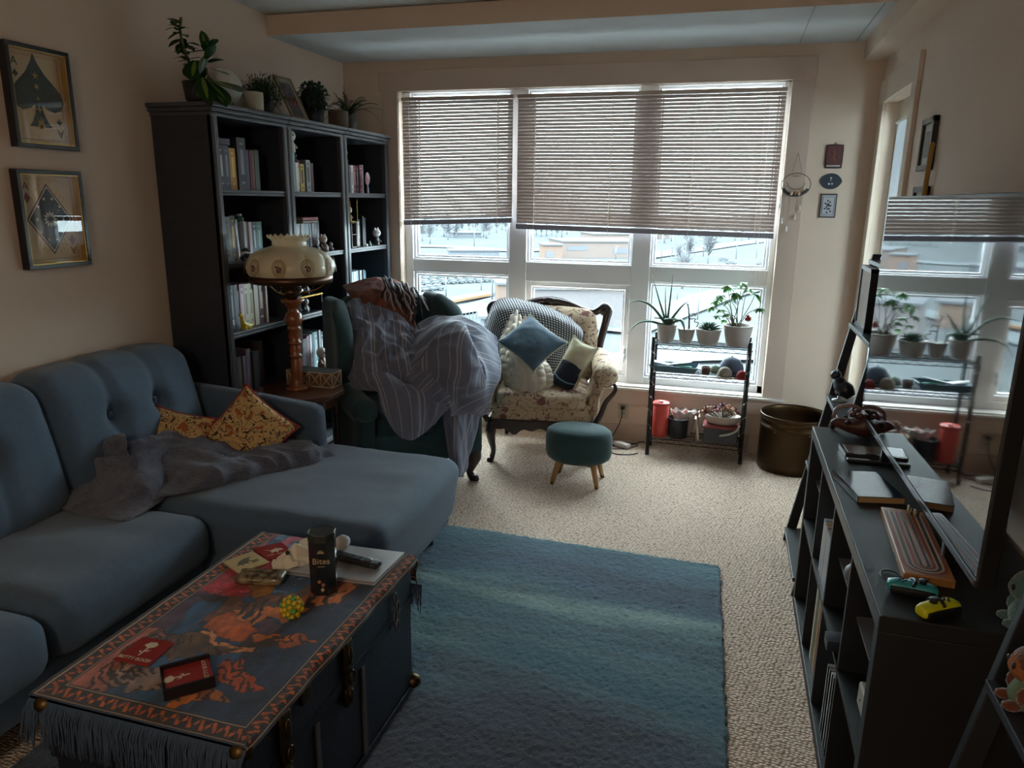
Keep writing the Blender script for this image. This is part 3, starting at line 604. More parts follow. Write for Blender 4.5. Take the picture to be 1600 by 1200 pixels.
fig('figurine', 'small brown and gold figurine beside the patterned box, on the bookcase shelf', -2.36, 3.62, S3, .10, '#8a6a34', '#2a2420')
# middle bookcase ornaments
t = thing('paper_bird', 'folded pinkish paper bird on the pale paperbacks, middle bookcase', 'ornament', (-2.43, 3.775, S1+.175))
B().add([(-2.43, 3.74, S1+.178), (-2.41, 3.78, S1+.215), (-2.43, 3.80, S1+.19), (-2.41, 3.755, S1+.176), (-2.40, 3.82, S1+.176), (-2.45, 3.79, S1+.177)], [(0, 1, 3), (1, 2, 3), (2, 4, 3), (2, 5, 4), (0, 5, 1), (1, 5, 2), (0, 3, 4, 5)]).build('body', M('paper_pink', '#a08c90', .6), t, smooth=False)
for lb, y, h, cb, ch in (('grey owl figurine just above the right shoulder of the lamp shade', 3.968, .085, '#4a444c', '#8d8688'), ('brown monkey figurine holding a pale ball, middle bookcase second shelf', 4.055, .10, '#5a4a44', '#a89a90'), ('squat grey toad figurine, right end of the middle bookcase second shelf', 4.145, .05, '#4a4648', '#8d8484')):
    fig('figurine', lb, -2.375, y, S1, h, cb, ch, ears=1, wide=.62)
b = B(); t = thing('display_riser', 'narrow riser with a gold edge holding figurines, seen behind the lamp column', 'riser', (-2.40, 3.87, S2))
B().box((-2.47, 3.73, S2+.098), (-2.372, 4.01, S2+.104)).build('top_panel', M('riser_black', '#20222a', .3), t, smooth=False); B().box((-2.372, 3.73, S2+.097), (-2.369, 4.01, S2+.105)).build('gold_edge', M('gold', '#c29a4a', .25, 1), t, smooth=False)
for y in (3.731, 4.004): B().box((-2.47, y, S2), (-2.374, y+.005, S2+.098)).build('leg', M('riser_black', '#20222a'), t, smooth=False)
for lb, y, z, h, cb, ch in (('black and white skull figurine on the gold-edged riser, left', 3.80, .1045, .085, '#1c1c22', '#b4b2b4'), ('black and white skull figurine on the gold-edged riser, right', 3.885, .1045, .10, '#24242a', '#a6a6aa'), ('dark robed figurine under the gold-edged riser, left', 3.79, 0, .085, '#2a2a30', '#8d8d92'), ('pale round figurine under the gold-edged riser, right', 3.875, 0, .085, '#77777d', '#a0a0a4')):
    fig('figurine', lb, -2.41, y, S2+z, h, cb, ch, ears=1, wide=.5)
fig('figurine', 'copper and white figurine before the blue book, fourth shelf behind the lamp', -2.365, 3.955, S3, .13, '#7a5a4c', '#b4a8a0', wide=.4)
# bookcase beside the window, second and third shelves
t = thing('display_case', 'thin gold wire frame box standing above a shadow box, bookcase beside the window', 'frame', (-2.40, 4.455, S1+.166)); g = M('gold', '#c29a4a')
z0 = S1+.166; b = B()
for x in (-2.44, -2.375):
    P = [(x, 4.408, z0+.004), (x, 4.502, z0+.004), (x, 4.502, z0+.16), (x, 4.408, z0+.16), (x, 4.408, z0+.004)]
    for i in range(4): b.tube([P[i], P[i+1]], .0028, 5)
for y, z in ((4.408, .004), (4.502, .004), (4.502, .16), (4.408, .16)): b.tube([(-2.44, y, z0+z), (-2.375, y, z0+z)], .0028, 5)
b.build('wire_frame', g, t); B().box((-2.44, 4.408, z0), (-2.375, 4.502, z0+.002)).build('glass_floor', M('glass_floor', '#6a747c', .1), t, smooth=False)
fig('figurine', 'tan and white figurine inside the gold wire frame', -2.405, 4.44, z0+.0065, .095, '#8a6a50', '#c4bcb4', wide=.4)
t = thing('shadow_box', 'brown shadow box with two compartments of pale figures, bookcase beside the window', 'box', (-2.41, 4.48, S1))
b = B(); x0, x1, ya, yb = -2.46, -2.39, 4.445, 4.532
for lo, hi in (((ya, 0), (yb, .006)), ((ya, .158), (yb, .165)), ((ya, 0), (ya+.007, .165)), ((yb-.02, 0), (yb, .165)), ((ya, .082), (yb, .087))): b.box((x0, lo[0], S1+lo[1]), (x1, hi[0], S1+hi[1]))
b.box((x0-.003, ya, S1), (x0, yb, S1+.165)).build('case', M('shadow_brown', '#4c3c34', .5), t, smooth=False)
for z in (.012, .09): B().ell((-2.42, 4.475, S1+z+.042), (.012, .016, .022), 10).lathe([(.016, 0), (.012, .022)], (-2.42, 4.475, S1+z-.004), 10).build('figure', M('fig_c4bcb4', '#c4bcb4', .4), t)
fig('figurine', 'black and white cow-like figurine at the right end of the second shelf', -2.375, 4.775, S1, .115, '#3a3c42', '#c9c6c8', ears=1, wide=.32)
t = thing('figurine', 'tiny green and white dinosaur tooth ornament on the second shelf', 'ornament', (-2.37, 4.66, S1)); B().lathe([(.012, 0), (.01, .01), (.003, .034), (0, .036)], (-2.37, 4.66, S1), 10).build('body', M('tooth_green', '#6a8a84', .3), t)
t = thing('tea_light', 'small white tea light on the second shelf beside the shadow box', 'candle', (-2.37, 4.60, S1)); B().lathe([(.013, 0), (.013, .018), (.010, .018), (.009, .014), (0, .014)], (-2.37, 4.60, S1), 12).build('cup', M('tealight_white', '#c9c9cc', .3), t)
t = thing('trinket_box', 'small purple trinket with two pins on top of a blue book', 'trinket', (-2.42, 4.375, S2+.1705))
B().box((-2.44, 4.352, S2+.1705), (-2.40, 4.385, S2+.195)).build('box_body', M('purple_box', '#5a4a8a', .4), t, smooth=False, bevel=.004)
for y in (4.36, 4.38): B().tube([(-2.42, y, S2+.195), (-2.42, y, S2+.222)], .003, 6).ell((-2.42, y, S2+.224), (.008, .008, .006), 8).build('pin', M('pin_grey', '#7a7a80', .3), t)
# ------------------------------------------------------------------ on top of the bookcases
ZT = 2.044
m_lf = M('pothos_leaf', '#3f7030', .4, col2='#22421c', ns=9, trans=.25); m_lfd = M('pothos_dark', '#2c5426', .4, col2='#162f14', ns=12, trans=.2); m_lfc = M('pothos_vein', '#7fa040', .4, trans=.3)
t = thing('potted_pothos', 'tall pothos plant with heart-shaped leaves on the near corner of the bookcase', 'plant', (-2.47, 3.13, ZT))
B().lathe([(.05, 0), (.065, .02), (.075, .10), (.07, .10), (.062, .02)], (-2.47, 3.16, ZT), 18).build('pot', M('pot_black', '#1d1d20', .5), t)
stem = [(-2.47, 3.16, ZT+.05), (-2.49, 3.13, ZT+.18), (-2.50, 3.10, ZT+.30), (-2.49, 3.10, ZT+.37)]
B().tube(stem, .006, 6, smooth=14).build('stem', M('stem_green', '#4a5a2c', .6), t)
b = B(); b2 = B(); rr = random.Random(5)
def hleaf(b, b2, p, d, L, bend):
    b.leaf(p, d, L, L*.62, bend, n=6, fold=.12); p2 = np.array(p)+np.array([0.0012, -.0012, .0022]); b2.leaf(p2, d, L*.8, L*.14, bend, n=6, fold=.1)
LV = [(322, 78, 314, 42, .09), (330, 72, 339, 56, .075), (312, 72, 290, 62, .07), (310, 76, 278, 74, .07), (316, 80, 284, 82, .06), (312, 90, 279, 96, .085), (326, 98, 350, 88, .095), (322, 92, 336, 70, .06), (305, 95, 300, 128, .11), (318, 104, 306, 132, .10), (330, 108, 357, 116, .085), (318, 80, 308, 76, .08), (324, 86, 312, 110, .09), (325, 120, 340, 146, .09), (332, 126, 374, 144, .12), (316, 122, 326, 156, .11), (326, 128, 358, 158, .08), (310, 130, 304, 150, .07), (334, 142, 352, 160, .07), (322, 110, 330, 136, .09), (318, 118, 300, 144, .08), (326, 84, 322, 60, .07)]
for i, (ax, ay, bx, by, L) in enumerate(LV):
    Y = 3.10+rr.uniform(-.06, .08); p = at(ax, ay, Y); q = at(bx, by, Y-.05+rr.uniform(-.05, .06)); d = q-p; hleaf(b, b2, p, d, np.linalg.norm(d)*1.05, rr.uniform(-.05, .25))
for i in range(30):
    z = rr.uniform(.08, .36); s = np.array(cat1(stem, [z/.38])[0]); th = rr.uniform(0, 6.28); hleaf(b, b2, s, (math.cos(th), math.sin(th), rr.uniform(-.3, .5)), rr.uniform(.045, .075), .3)
fo = b.build('foliage', m_lfd, t); b2.build('leaf_centre', m_lfc, fo)
t = thing('moon_lamp', 'white globe moon lamp on a small wooden stand, on the bookcase', 'lamp', (-2.50, 3.40, ZT))
B().ell((-2.50, 3.38, ZT+.108), .090, 28).build('globe', M('moon_white', '#cfcdc4', .6, col2='#b9b7ad', ns=6), t)
for a in (0, 2.1, 4.2): B().tube([(-2.50+.06*math.cos(a), 3.38+.06*math.sin(a), ZT), (-2.50+.05*math.cos(a), 3.38+.05*math.sin(a), ZT+.035)], .007, 6).build('leg', M('stand_wood', '#a88a6a', .5), t)
t = thing('ribbed_pot', 'small empty white ribbed pot between the moon lamp and grassy plant', 'pot', (-2.42, 3.50, ZT))
B().lathe([(.044, 0), (.047, .004), (.0485, .1), (.045, .1), (.042, .01), (0, .01)], (-2.42, 3.51, ZT), 48, fn=lambda r, z, a: (r+.0012*np.sign(np.sin(a*24))*(r > .03), z)).build('body', M('pot_cream', '#c2bdaa', .6), t)
def bushy(name, lb, x, y, z, n, R, H, mpot, mleaf, style, seed, pr=.05, ph=.09):
    rr = random.Random(seed); t = thing(name, lb, 'plant', (x, y, z))
    B().lathe([(pr*.75, 0), (pr*.95, .01), (pr, ph), (pr*.92, ph), (pr*.85, .02)], (x, y, z), 18).build('pot', mpot, t); b = B()
    for i in range(n):
        th = rr.uniform(0, 6.28); 
        if style == 'grass':
            el = rr.uniform(.2, 1.5); p = np.array([x+pr*.5*math.cos(th)*rr.random(), y+pr*.5*math.sin(th)*rr.random(), z+ph*.9]); d = np.array([math.cos(th)*math.cos(el), math.sin(th)*math.cos(el), math.sin(el)]); L = R*rr.uniform(.7, 1.1)
            b.leaf(p, d, L, .004, rr.uniform(.1, .6), n=3)
            for q in range(5): s = rr.uniform(.4, 1); b.leaf(p+d*L*s-np.array([0, 0, .25*L*s*s]), (d+np.array([rr.uniform(-1, 1) for _ in range(3)])*.8), .02, .005, .2, n=2)
        elif style == 'ball':
            u = np.array([rr.gauss(0, 1) for _ in range(3)]); u /= np.linalg.norm(u); p = np.array([x, y, z+H])+u*R*rr.uniform(.72, 1); b.leaf(p, u+np.array([rr.uniform(-.7, .7) for _ in range(3)]), .028, .019, .2, n=3)
        elif style == 'fern':
            el = rr.uniform(.5, 1.35); d = np.array([math.cos(th)*math.cos(el), math.sin(th)*math.cos(el), math.sin(el)]); L = R*rr.uniform(.8, 1.1); pr_ = None; bend = rr.uniform(.3, .8)
            for q in range(16):
                s = (q+1)/16; c = np.array([x, y, z+ph*.9])+d*L*s-np.array([0, 0, bend*L*s*s]); sd = np.cross(d, (0, 0, 1)); sd /= max(np.linalg.norm(sd), .01)
                for sg in (-1, 1): b.leaf(c, sd*sg+d*.6, .045*(1.05-s), .008, .2, n=2)
            b.tube([np.array([x, y, z+ph*.9])+d*L*s-np.array([0, 0, bend*L*s*s]) for s in np.linspace(0, 1, 8)], .0012, 4)
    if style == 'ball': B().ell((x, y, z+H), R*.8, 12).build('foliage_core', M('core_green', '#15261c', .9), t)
    b.build('foliage', mleaf, t); return t
bushy('grass_plant', 'bushy grassy plant in a dark pot beside the white ribbed pot', -2.46, 3.66, ZT, 300, .165, .12, M('pot_darkblue', '#1c2128', .5), M('grass_green', '#2f4a2a', .6, trans=.2), 'grass', 3)
bushy('topiary_plant', 'round clipped leafy plant in a dark bowl, bookcase top', -2.46, 4.16, ZT, 420, .088, .155, M('pot_darkblue', '#1c2128'), M('topiary_green', '#2c4636', .6, trans=.15), 'ball', 4, .062, .09)
bushy('fern', 'dark spiky fern at the window end of the bookcase top', -2.46, 4.58, ZT, 34, .30, .1, M('pot_grey', '#4a443f', .6), M('fern_green', '#26402e', .6, trans=.15), 'fern', 6, .06, .10)
o = B().lathe([(.05, 0), (.06, .01), (.062, .10), (.056, .10), (.05, .01), (0, .01)], (-2.40, 4.35, ZT), 40, fn=lambda r, z, a: (r*(1+.02*np.sin(a*20)), z)).build('planter', M('pot_brown', '#5c4a3e', .7)); tag(o, 'brown ribbed planter between the round topiary and the fern', 'pot')
t = thing('easel_print', 'gold-edged picture of a red flower on a little easel, bookcase top', 'picture', (-2.44, 3.90, ZT))
A = np.array([-2.385, 3.80, ZT+.004]); ux = np.array([.0, .17, 0]); uy = np.array([-.10, -.012, .225]); nn = np.cross(ux, uy); nn /= np.linalg.norm(nn); ux_, uy_ = ux, uy
def quadbox(b, a0, a1, b0, b1, w0, w1, mi=0):
    f = lambda u, v, w_: A+ux*u+uy*v+nn*w_
    V = [f(a0, b0, w0), f(a1, b0, w0), f(a1, b1, w0), f(a0, b1, w0), f(a0, b0, w1), f(a1, b0, w1), f(a1, b1, w1), f(a0, b1, w1)]
    b.add(V, [(0, 3, 2, 1), (4, 5, 6, 7), (0, 1, 5, 4), (1, 2, 6, 5), (2, 3, 7, 6), (3, 0, 4, 7)], mi)
b = B()
for q in ((0, 1, 0, .035), (0, 1, .965, 1), (0, .04, 0, 1), (.96, 1, 0, 1)): quadbox(b, *q, 0, .01)
b.build('frame_moulding', M('frame_gold_dull', '#8a7450', .4, .4), t, smooth=False)
b = B(); quadbox(b, .03, .97, .03, .97, .001, .004); b.build('mat_board', M('mat_grey', '#8a8072', .7), t, smooth=False)
b = B(); quadbox(b, .15, .85, .0, .86, .004, .005); pr = b.build('print', M('print_dark', '#33272a', .5, col2='#4a3a3c', ns=12), t, smooth=False)
b = B()
for i in range(9):
    a = i*.7; c = A+ux*(.5+.12*math.cos(a))+uy*(.42+.1*math.sin(a))+nn*.0056; b.leaf(A+ux*.5+uy*.42+nn*.0056, c-(A+ux*.5+uy*.42+nn*.0056), .03, .02, 0, up=nn, n=4, fold=0)
b.build('flower', M('flower_red', '#a03a2a', .5), pr)
B().tube([A+ux*.5+uy*.9, np.array([-2.56, 3.86, ZT])], .003, 5).tube([A+ux*.1+uy*.6-nn*.004, np.array([-2.53, 3.80, ZT])], .003, 5).build('easel_leg', M('frame_gold_dull', '#8a7450'), t)
# ================================================================== SOFA
m_sofa = M('sofa_blue_grey', '#475d73', .85, col2='#3d5266', ns=40, contrast=.4, bump=.35, bs=500, sheen=.25)
m_leg = M('dark_wood_leg', '#1f1a18', .4)
sf = thing('sectional_sofa', 'blue-grey tufted sectional sofa with a chaise along the left wall', 'sofa', (-1.95, 1.9, 0))
def cush(name, lo, hi, r=.05, n=14, puff=.02, fn=None, mat=m_sofa, par=sf, rot=None, lb=None):
    lo, hi = np.array(lo, float), np.array(hi, float); c = (lo+hi)/2
    g = (lambda v: fn(v+c)-c) if fn else None
    o = B().rbox(c, (hi-lo)/2, r, n, fn=g, puff=puff, rot=rot).build(name, mat, par, weld=True)
    if lb: o['label'] = lb
    return o
B().box((-2.64, .05, .13), (-1.86, 2.18, .27)).box((-2.64, 2.18, .13), (-1.17, 3.03, .27)).build('base_frame', m_sofa, sf, smooth=False, bevel=.02)
B().rbox((-2.63, 1.55, .5), (.045, 1.48, .36), .04, 10).build('back_panel', m_sofa, sf, weld=True)
def seat(v):
    v = v.copy(); k = np.clip((v[..., 2]-.3)/.16, 0, 1); v[..., 2] += k*(.012*fbm(v*[3, 14, 1], 1.0, 3)*.5); v[..., 2] -= k*.02*np.clip((-2.0-v[..., 0])/.5, 0, 1); return v
cush('seat_cushion', (-2.46, 1.475, .25), (-1.80, 2.185, .455), .075, 18, .012, seat)
cush('seat_cushion', (-2.46, .76, .25), (-1.79, 1.465, .455), .075, 18, .012, seat)
cush('seat_cushion', (-2.46, .05, .25), (-1.80, .75, .455), .075, 14, .012, seat)
def chz(v):
    v = v.copy(); k = np.clip((v[..., 2]-.3)/.16, 0, 1)
    f = np.clip((-1.80-v[..., 0])/.05, 0, 1); over = np.clip(v[..., 1]-2.925, 0, None); v[..., 1] -= over*f
    v[..., 2] += k*.006*fbm(v*[4, 4, 1], 1.5, 5); v[..., 0] -= .05*np.clip((.40-v[..., 2])/.3, 0, 1)*np.clip((v[..., 0]+1.5)/.4, 0, 1)
    v[..., 1] += .03*np.clip((2.5-v[..., 1])/.3, 0, 1)*np.clip((.40-v[..., 2])/.2, 0, 1); return v
cush('chaise_cushion', (-2.46, 2.19, .15), (-1.115, 3.06, .47), .07, 30, .010, chz)
B().tube([(-1.185, 2.205, .18), (-1.16, 2.20, .36), (-1.17, 2.205, .42)], .0035, 6, smooth=12).build('piping', M('sofa_piping', '#687682', .8), sf)
def backc(y0, y1):
    yb = [y0+(y1-y0)*.34, y0+(y1-y0)*.66]; zb = .725
    def fn(v):
        v = v.copy(); fr = np.clip((v[..., 0]+2.50)/.08, 0, 1); d = 0
        for y in yb:
            d = d+.055*np.exp(-(((v[..., 1]-y)/.045)**2+((v[..., 2]-zb)/.05)**2))+.022*np.exp(-((v[..., 1]-y)/.022)**2)*np.clip((v[..., 2]-.4)/.1, 0, 1)
        v[..., 0] -= fr*d; v[..., 2] -= .012*np.exp(-((v[..., 1]-yb[0])/.03)**2)*np.clip((v[..., 2]-.85)/.1, 0, 1)+.012*np.exp(-((v[..., 1]-yb[1])/.03)**2)*np.clip((v[..., 2]-.85)/.1, 0, 1)
        v[..., 0] -= (v[..., 2]-.43)*.25; return v
    o = cush('back_cushion', (-2.59, y0, .43), (-2.335, y1, .935), .085, 34, .02, fn)
    for y in yb: B().ell((-2.335-.055+.015-(zb-.43)*.25, y, zb), (.012, .017, .017), 10).build('button', m_sofa, o)
for y in (2.115, 1.305, .495): backc(y, y+.80)
def armf(v):
    v = v.copy(); k = np.clip((v[..., 2]-.5)/.15, 0, 1); v[..., 2] -= k*np.clip((v[..., 0]+2.5)/.7, 0, 1)*.05; return v
cush('arm', (-2.66, 2.935, .12), (-1.80, 3.045, .715), .045, 16, .006, armf)
for x, y in ((-1.275, 2.98), (-1.275, 2.30), (-2.55, 2.98), (-2.55, .2), (-1.95, .2)):
    B().tube([(x, y, .14), (x+.02, y+.01, .027 if -1.99 < x else 0)], [.026, .015], 12).build('leg', m_leg, sf)
# throw blanket heaped on the sofa
def fold(P, seed, amp, sc, st=(1, 1, 1), ridge=.5):
    n = normals(P); d = fbm(P*np.array(st), sc, seed, 3); r = 1-2*np.abs(vnoise(P*np.array(st), sc*1.3, seed+9)); return P+n*(amp*((1-ridge)*d+ridge*r))[..., None]
m_throw = M('throw_grey', '#3f4456', .95, col2='#5c6072', ns=30, stretch=(1, 6, 6), contrast=.2, bump=1.0, bs=200, sheen=.3)
t = thing('throw_blanket', 'dark grey knitted throw heaped across the sofa seat and chaise', 'blanket', (-2.1, 2.3, .47))
b = B()
A = [[pz(65, 762, .53), pz(95, 722, .55), pz(150, 715, .60), pz(200, 712, .63), pz(262, 694, .62)],
     [pz(70, 772, .47), pz(120, 745, .50), pz(180, 738, .565), pz(222, 735, .57), pz(265, 716, .55)],
     [pz(82, 785, .465), pz(130, 768, .50), pz(190, 762, .53), pz(232, 757, .535), pz(266, 742, .51)],
     [pz(105, 797, .463), pz(150, 788, .48), pz(196, 787, .495), pz(232, 780, .49), pz(262, 768, .475)],
     [pz(118, 803, .462), pz(158, 809, .463), pz(196, 816, .463), pz(222, 803, .463), pz(256, 782, .463)]]
b.grid(fold(surf(A, 90, 90), 3, .016, 11))
A = [[pz(128, 688, .64), pz(170, 697, .62), pz(210, 690, .63), pz(290, 668, .60), pz(330, 690, .575), pz(380, 694, .52), pz(430, 690, .505), pz(472, 691, .50), pz(478, 689, .49)],
     [pz(112, 705, .62), pz(165, 718, .56), pz(215, 712, .58), pz(285, 688, .59), pz(330, 705, .56), pz(380, 706, .53), pz(430, 700, .53), pz(480, 698, .53), pz(492, 695, .50)],
     [pz(105, 722, .58), pz(165, 735, .54), pz(230, 732, .54), pz(285, 715, .56), pz(332, 724, .55), pz(380, 722, .53), pz(430, 712, .53), pz(482, 708, .52), pz(510, 703, .50)],
     [pz(110, 745, .52), pz(170, 752, .52), pz(235, 752, .51), pz(290, 745, .52), pz(334, 742, .53), pz(382, 735, .52), pz(430, 724, .51), pz(484, 716, .50), pz(520, 709, .485)],
     [pz(120, 765, .475), pz(180, 776, .47), pz(245, 782, .475), pz(290, 773, .477), pz(334, 762, .478), pz(384, 748, .478), pz(430, 737, .478), pz(486, 724, .478), pz(523, 713, .476)]]
b.grid(fold(surf(A, 90, 180), 8, .022, 10, (.7, 1.2, 1), .75))
# a loop of the hem standing up at the back
L = [[at(100, 750, 2.20), at(103, 722, 2.21), at(112, 692, 2.24), at(121, 688, 2.30), at(122, 705, 2.34)], [at(130, 752, 2.21), at(130, 728, 2.23), at(135, 704, 2.27), at(140, 698, 2.32), at(142, 712, 2.36)], [at(165, 750, 2.24), at(166, 722, 2.25), at(168, 692, 2.28), at(176, 682, 2.34), at(178, 700, 2.38)], [at(204, 746, 2.26), at(200, 715, 2.28), at(197, 688, 2.31), at(195, 682, 2.36), at(194, 700, 2.40)]]
b.grid(fold(surf(L, 50, 40), 4, .016, 12))
b.build('blanket_cloth', m_throw, t, solid=.008)
# floral cushions
def floral(name, base, c1, c2, c3, sc, ew=.05):
    m = bpy.data.materials.new(name); m.use_nodes = True; n = m.node_tree.nodes; L = m.node_tree.links; p = n['Principled BSDF']; p.inputs['Roughness'].default_value = .85
    co = n.new('ShaderNodeTexCoord'); nz = n.new('ShaderNodeTexNoise'); nz.inputs['Scale'].default_value = sc*.6; L.new(co.outputs['Object'], nz.inputs['Vector'])
    ad = n.new('ShaderNodeMixRGB'); ad.blend_type = 'LINEAR_LIGHT'; ad.inputs[0].default_value = .05; L.new(co.outputs['Object'], ad.inputs[1]); L.new(nz.outputs['Color'], ad.inputs[2])
    def lay(prev, scale, lo, hi, col, feat='F1', src=ad.outputs[0]):
        v = n.new('ShaderNodeTexVoronoi'); v.inputs['Scale'].default_value = scale; v.feature = feat; L.new(src, v.inputs['Vector'])
        mr = n.new('ShaderNodeMapRange'); mr.inputs['From Min'].default_value = lo; mr.inputs['From Max'].default_value = hi; L.new(v.outputs['Distance'], mr.inputs['Value'])
        mx = n.new('ShaderNodeMix'); mx.data_type = 'RGBA'; L.new(mr.outputs[0], mx.inputs['Factor'])
        mx.inputs['B'].default_value = (*hx(col), 1)
        if isinstance(prev, str): mx.inputs['A'].default_value = (*hx(prev), 1)
        else: L.new(prev, mx.inputs['A'])
        return mx.outputs['Result']
    def vine(prev, scale, w_, col):
        t = n.new('ShaderNodeTexNoise'); t.inputs['Scale'].default_value = scale; t.inputs['Detail'].default_value = .6; t.inputs['Distortion'].default_value = 1.6; L.new(co.outputs['Object'], t.inputs['Vector'])
        sb = n.new('ShaderNodeMath'); sb.operation = 'SUBTRACT'; sb.inputs[1].default_value = .5; L.new(t.outputs['Fac'], sb.inputs[0]); ab = n.new('ShaderNodeMath'); ab.operation = 'ABSOLUTE'; L.new(sb.outputs[0], ab.inputs[0])
        mr = n.new('ShaderNodeMapRange'); mr.inputs['From Min'].default_value = w_; mr.inputs['From Max'].default_value = w_*.6; L.new(ab.outputs[0], mr.inputs['Value'])
        mx = n.new('ShaderNodeMix'); mx.data_type = 'RGBA'; L.new(mr.outputs[0], mx.inputs['Factor']); mx.inputs['B'].default_value = (*hx(col), 1)
        if isinstance(prev, str): mx.inputs['A'].default_value = (*hx(prev), 1)
        else: L.new(prev, mx.inputs['A'])
        return mx.outputs['Result']
    s = vine(base, sc*.55, ew*.5, c1); s = lay(s, sc*1.7, .27, .2, c1); s = lay(s, sc*.5, .25, .18, c2); s = lay(s, sc*.8, .2, .14, c3); s = vine(s, sc*.9, ew*.22, c1)
    L.new(s, p.inputs['Base Color']); _M[name] = m; return m
m_flo = floral('floral_ochre', '#c2a06a', '#3a2a2a', '#a0562e', '#6a3a2a', 28)
m_red = M('cushion_piping_red', '#8a2a26', .8)
def pillow(name, lb, c, half, rot, mf, mb=None, ears=.35, n=18):
    t = thing(name, lb, 'cushion', tuple(c)); hx_, hy, hz = half
    u = np.linspace(-1, 1, 2*n+1); U, V = np.meshgrid(u, u, indexing='ij'); e = (1-np.abs(U)**2.4)*(1-np.abs(V)**2.4); h = np.clip(e, 0, 1)**.55
    pin = 1-.10*(1-U**2)*(np.abs(V)**4)-0; pin2 = 1-.10*(1-V**2)*(np.abs(U)**4)
    X = U*hx_*pin2; Z = V*hz*pin; R3 = np.array(rot.to_matrix())
    def tr(P): return P @ R3.T + np.array(c)
    fr = np.stack([X, -hy*h+.004*fbm(np.stack([X, Z, X*0], -1), 18, 2), Z], -1); bk = np.stack([X, hy*h, Z], -1)
    B().grid(tr(fr)).build('front_cover', mf, t); B().grid(tr(bk), flip=True).build('back_cover', mb or mf, t)
    k = 2*n; ed = np.concatenate([fr[:, 0], fr[-1, 1:], fr[::-1, -1][1:], fr[0, ::-1][1:]]); ed[:, 1] = 0
    B().tube(tr(ed), .005, 6, cap=False).build('piping', mb or mf, t); return t
pillow('floral_cushion', 'ochre floral cushion leaning up against the sofa arm, one corner pointing up', pz(386, 676, .585)+[0, .02, 0], (.155, .06, .155), Euler((math.radians(-28), math.radians(38), math.radians(8))), m_flo, m_red)
pillow('floral_cushion', 'ochre floral cushion half buried under the grey throw, only one corner showing', pz(258, 695, .56)+[0, .06, 0], (.14, .05, .14), Euler((math.radians(-35), math.radians(12), math.radians(15))), m_flo, m_red)
# ================================================================== SIDE TABLE, LAMP, BOX
m_wd = M('walnut', '#5a3524', .3, col2='#41261a', ns=5, stretch=(1, 8, 8), coat=.4); m_turn = M('turned_oak', '#8a4f28', .28, col2='#6c3b1e', ns=10, stretch=(6, 6, 1), coat=.5)
lx, ly, TZ = -2.125, 3.30, .645
t = thing('side_table', 'small dark wooden side table with clipped corners between sofa arm and armchair', 'table', (-2.1, 3.3, 0))
poly = [(-2.335, 3.20), (-2.29, 3.09), (-2.00, 3.09), (-1.885, 3.22), (-1.885, 3.36), (-1.96, 3.47), (-2.22, 3.47), (-2.335, 3.40)]
B().prism(poly, lambda a, b_, w_: (a, b_, TZ-.024+w_), .024).build('tabletop', m_wd, t, smooth=False, bevel=.005)
B().prism([(a*.8-.42, b_*.8+.656) for a, b_ in poly], lambda a, b_, w_: (a, b_, TZ-.085+w_), .061).build('apron', m_wd, t, smooth=False, bevel=.003)
for x, y in ((-2.24, 3.14), (-1.97, 3.15), (-1.97, 3.41), (-2.24, 3.41)): B().lathe([(.012, 0), (.016, .03), (.012, .08), (.018, .2), (.012, .25), (.016, .3), (.013, .45), (.018, .5), (.018, .58)], (x, y, 0), 12).build('leg', m_wd, t)
B().prism([(a*.7-.63, b_*.7+.984) for a, b_ in poly], lambda a, b_, w_: (a, b_, .18+w_), .018).build('lower_shelf', m_wd, t, smooth=False, bevel=.003)
t = thing('table_lamp', 'turned wooden table lamp with a fluted cream glass shade and rose medallions', 'lamp', (lx, ly, TZ))
B().lathe([(.062, 0), (.062, .012), (.05, .018), (.036, .02), (.032, .03), (.034, .034), (.034, .04), (.028, .045), (.030, .055), (.030, .15), (.027, .158), (.027, .17), (.033, .176), (.033, .184), (.026, .19), (.034, .21), (.026, .23), (.026, .238), (.036, .244), (.036, .252), (.026, .258), (.036, .28), (.026, .31), (.034, .314), (.034, .322), (.034, .328), (.027, .332), (.036, .34), (.048, .37), (.036, .402), (.026, .406), (.026, .43), (.034, .436), (.04, .45), (.058, .462), (.058, .472), (0, .474)], (lx, ly, TZ), 28).build('column', m_turn, t)
m_br = M('brass', '#8a6a3a', .3, 1); m_sh = M('shade_glass', '#e4d6b6', .3, trans=.3, coat=.5)
B().lathe([(.03, .474), (.045, .49), (.062, .51), (.05, .53), (.03, .545), (.03, .58), (.02, .6)], (lx, ly, TZ), 20).build('font', M('lamp_font', '#4a3428', .2, .6), t)
for k in range(3): a = k*2.09+.5; B().tube([(lx+.03*math.cos(a), ly+.03*math.sin(a), TZ+.5), (lx+.12*math.cos(a), ly+.12*math.sin(a), TZ+.52), (lx+.19*math.cos(a), ly+.19*math.sin(a), TZ+.568)], .004, 6, smooth=10).build('shade_arm', m_br, t)
B().lathe([(.200, .560), (.204, .560), (.206, .598), (.200, .598), (.200, .560)], (lx, ly, TZ), 48, cap=False).build('gallery_ring', M('gallery_brass', '#5a4030', .35, .8), t)
def lobe(r, z, a):
    k = np.clip((z-.585)/.02, 0, 1)*np.clip((.72-z)/.06, 0, 1); f = np.abs(np.sin(a*5))**.6
    sc = np.clip((z-.775)/.015, 0, 1); return r*(1-.11*k*(1-f)), z+sc*.006*np.cos(a*20)
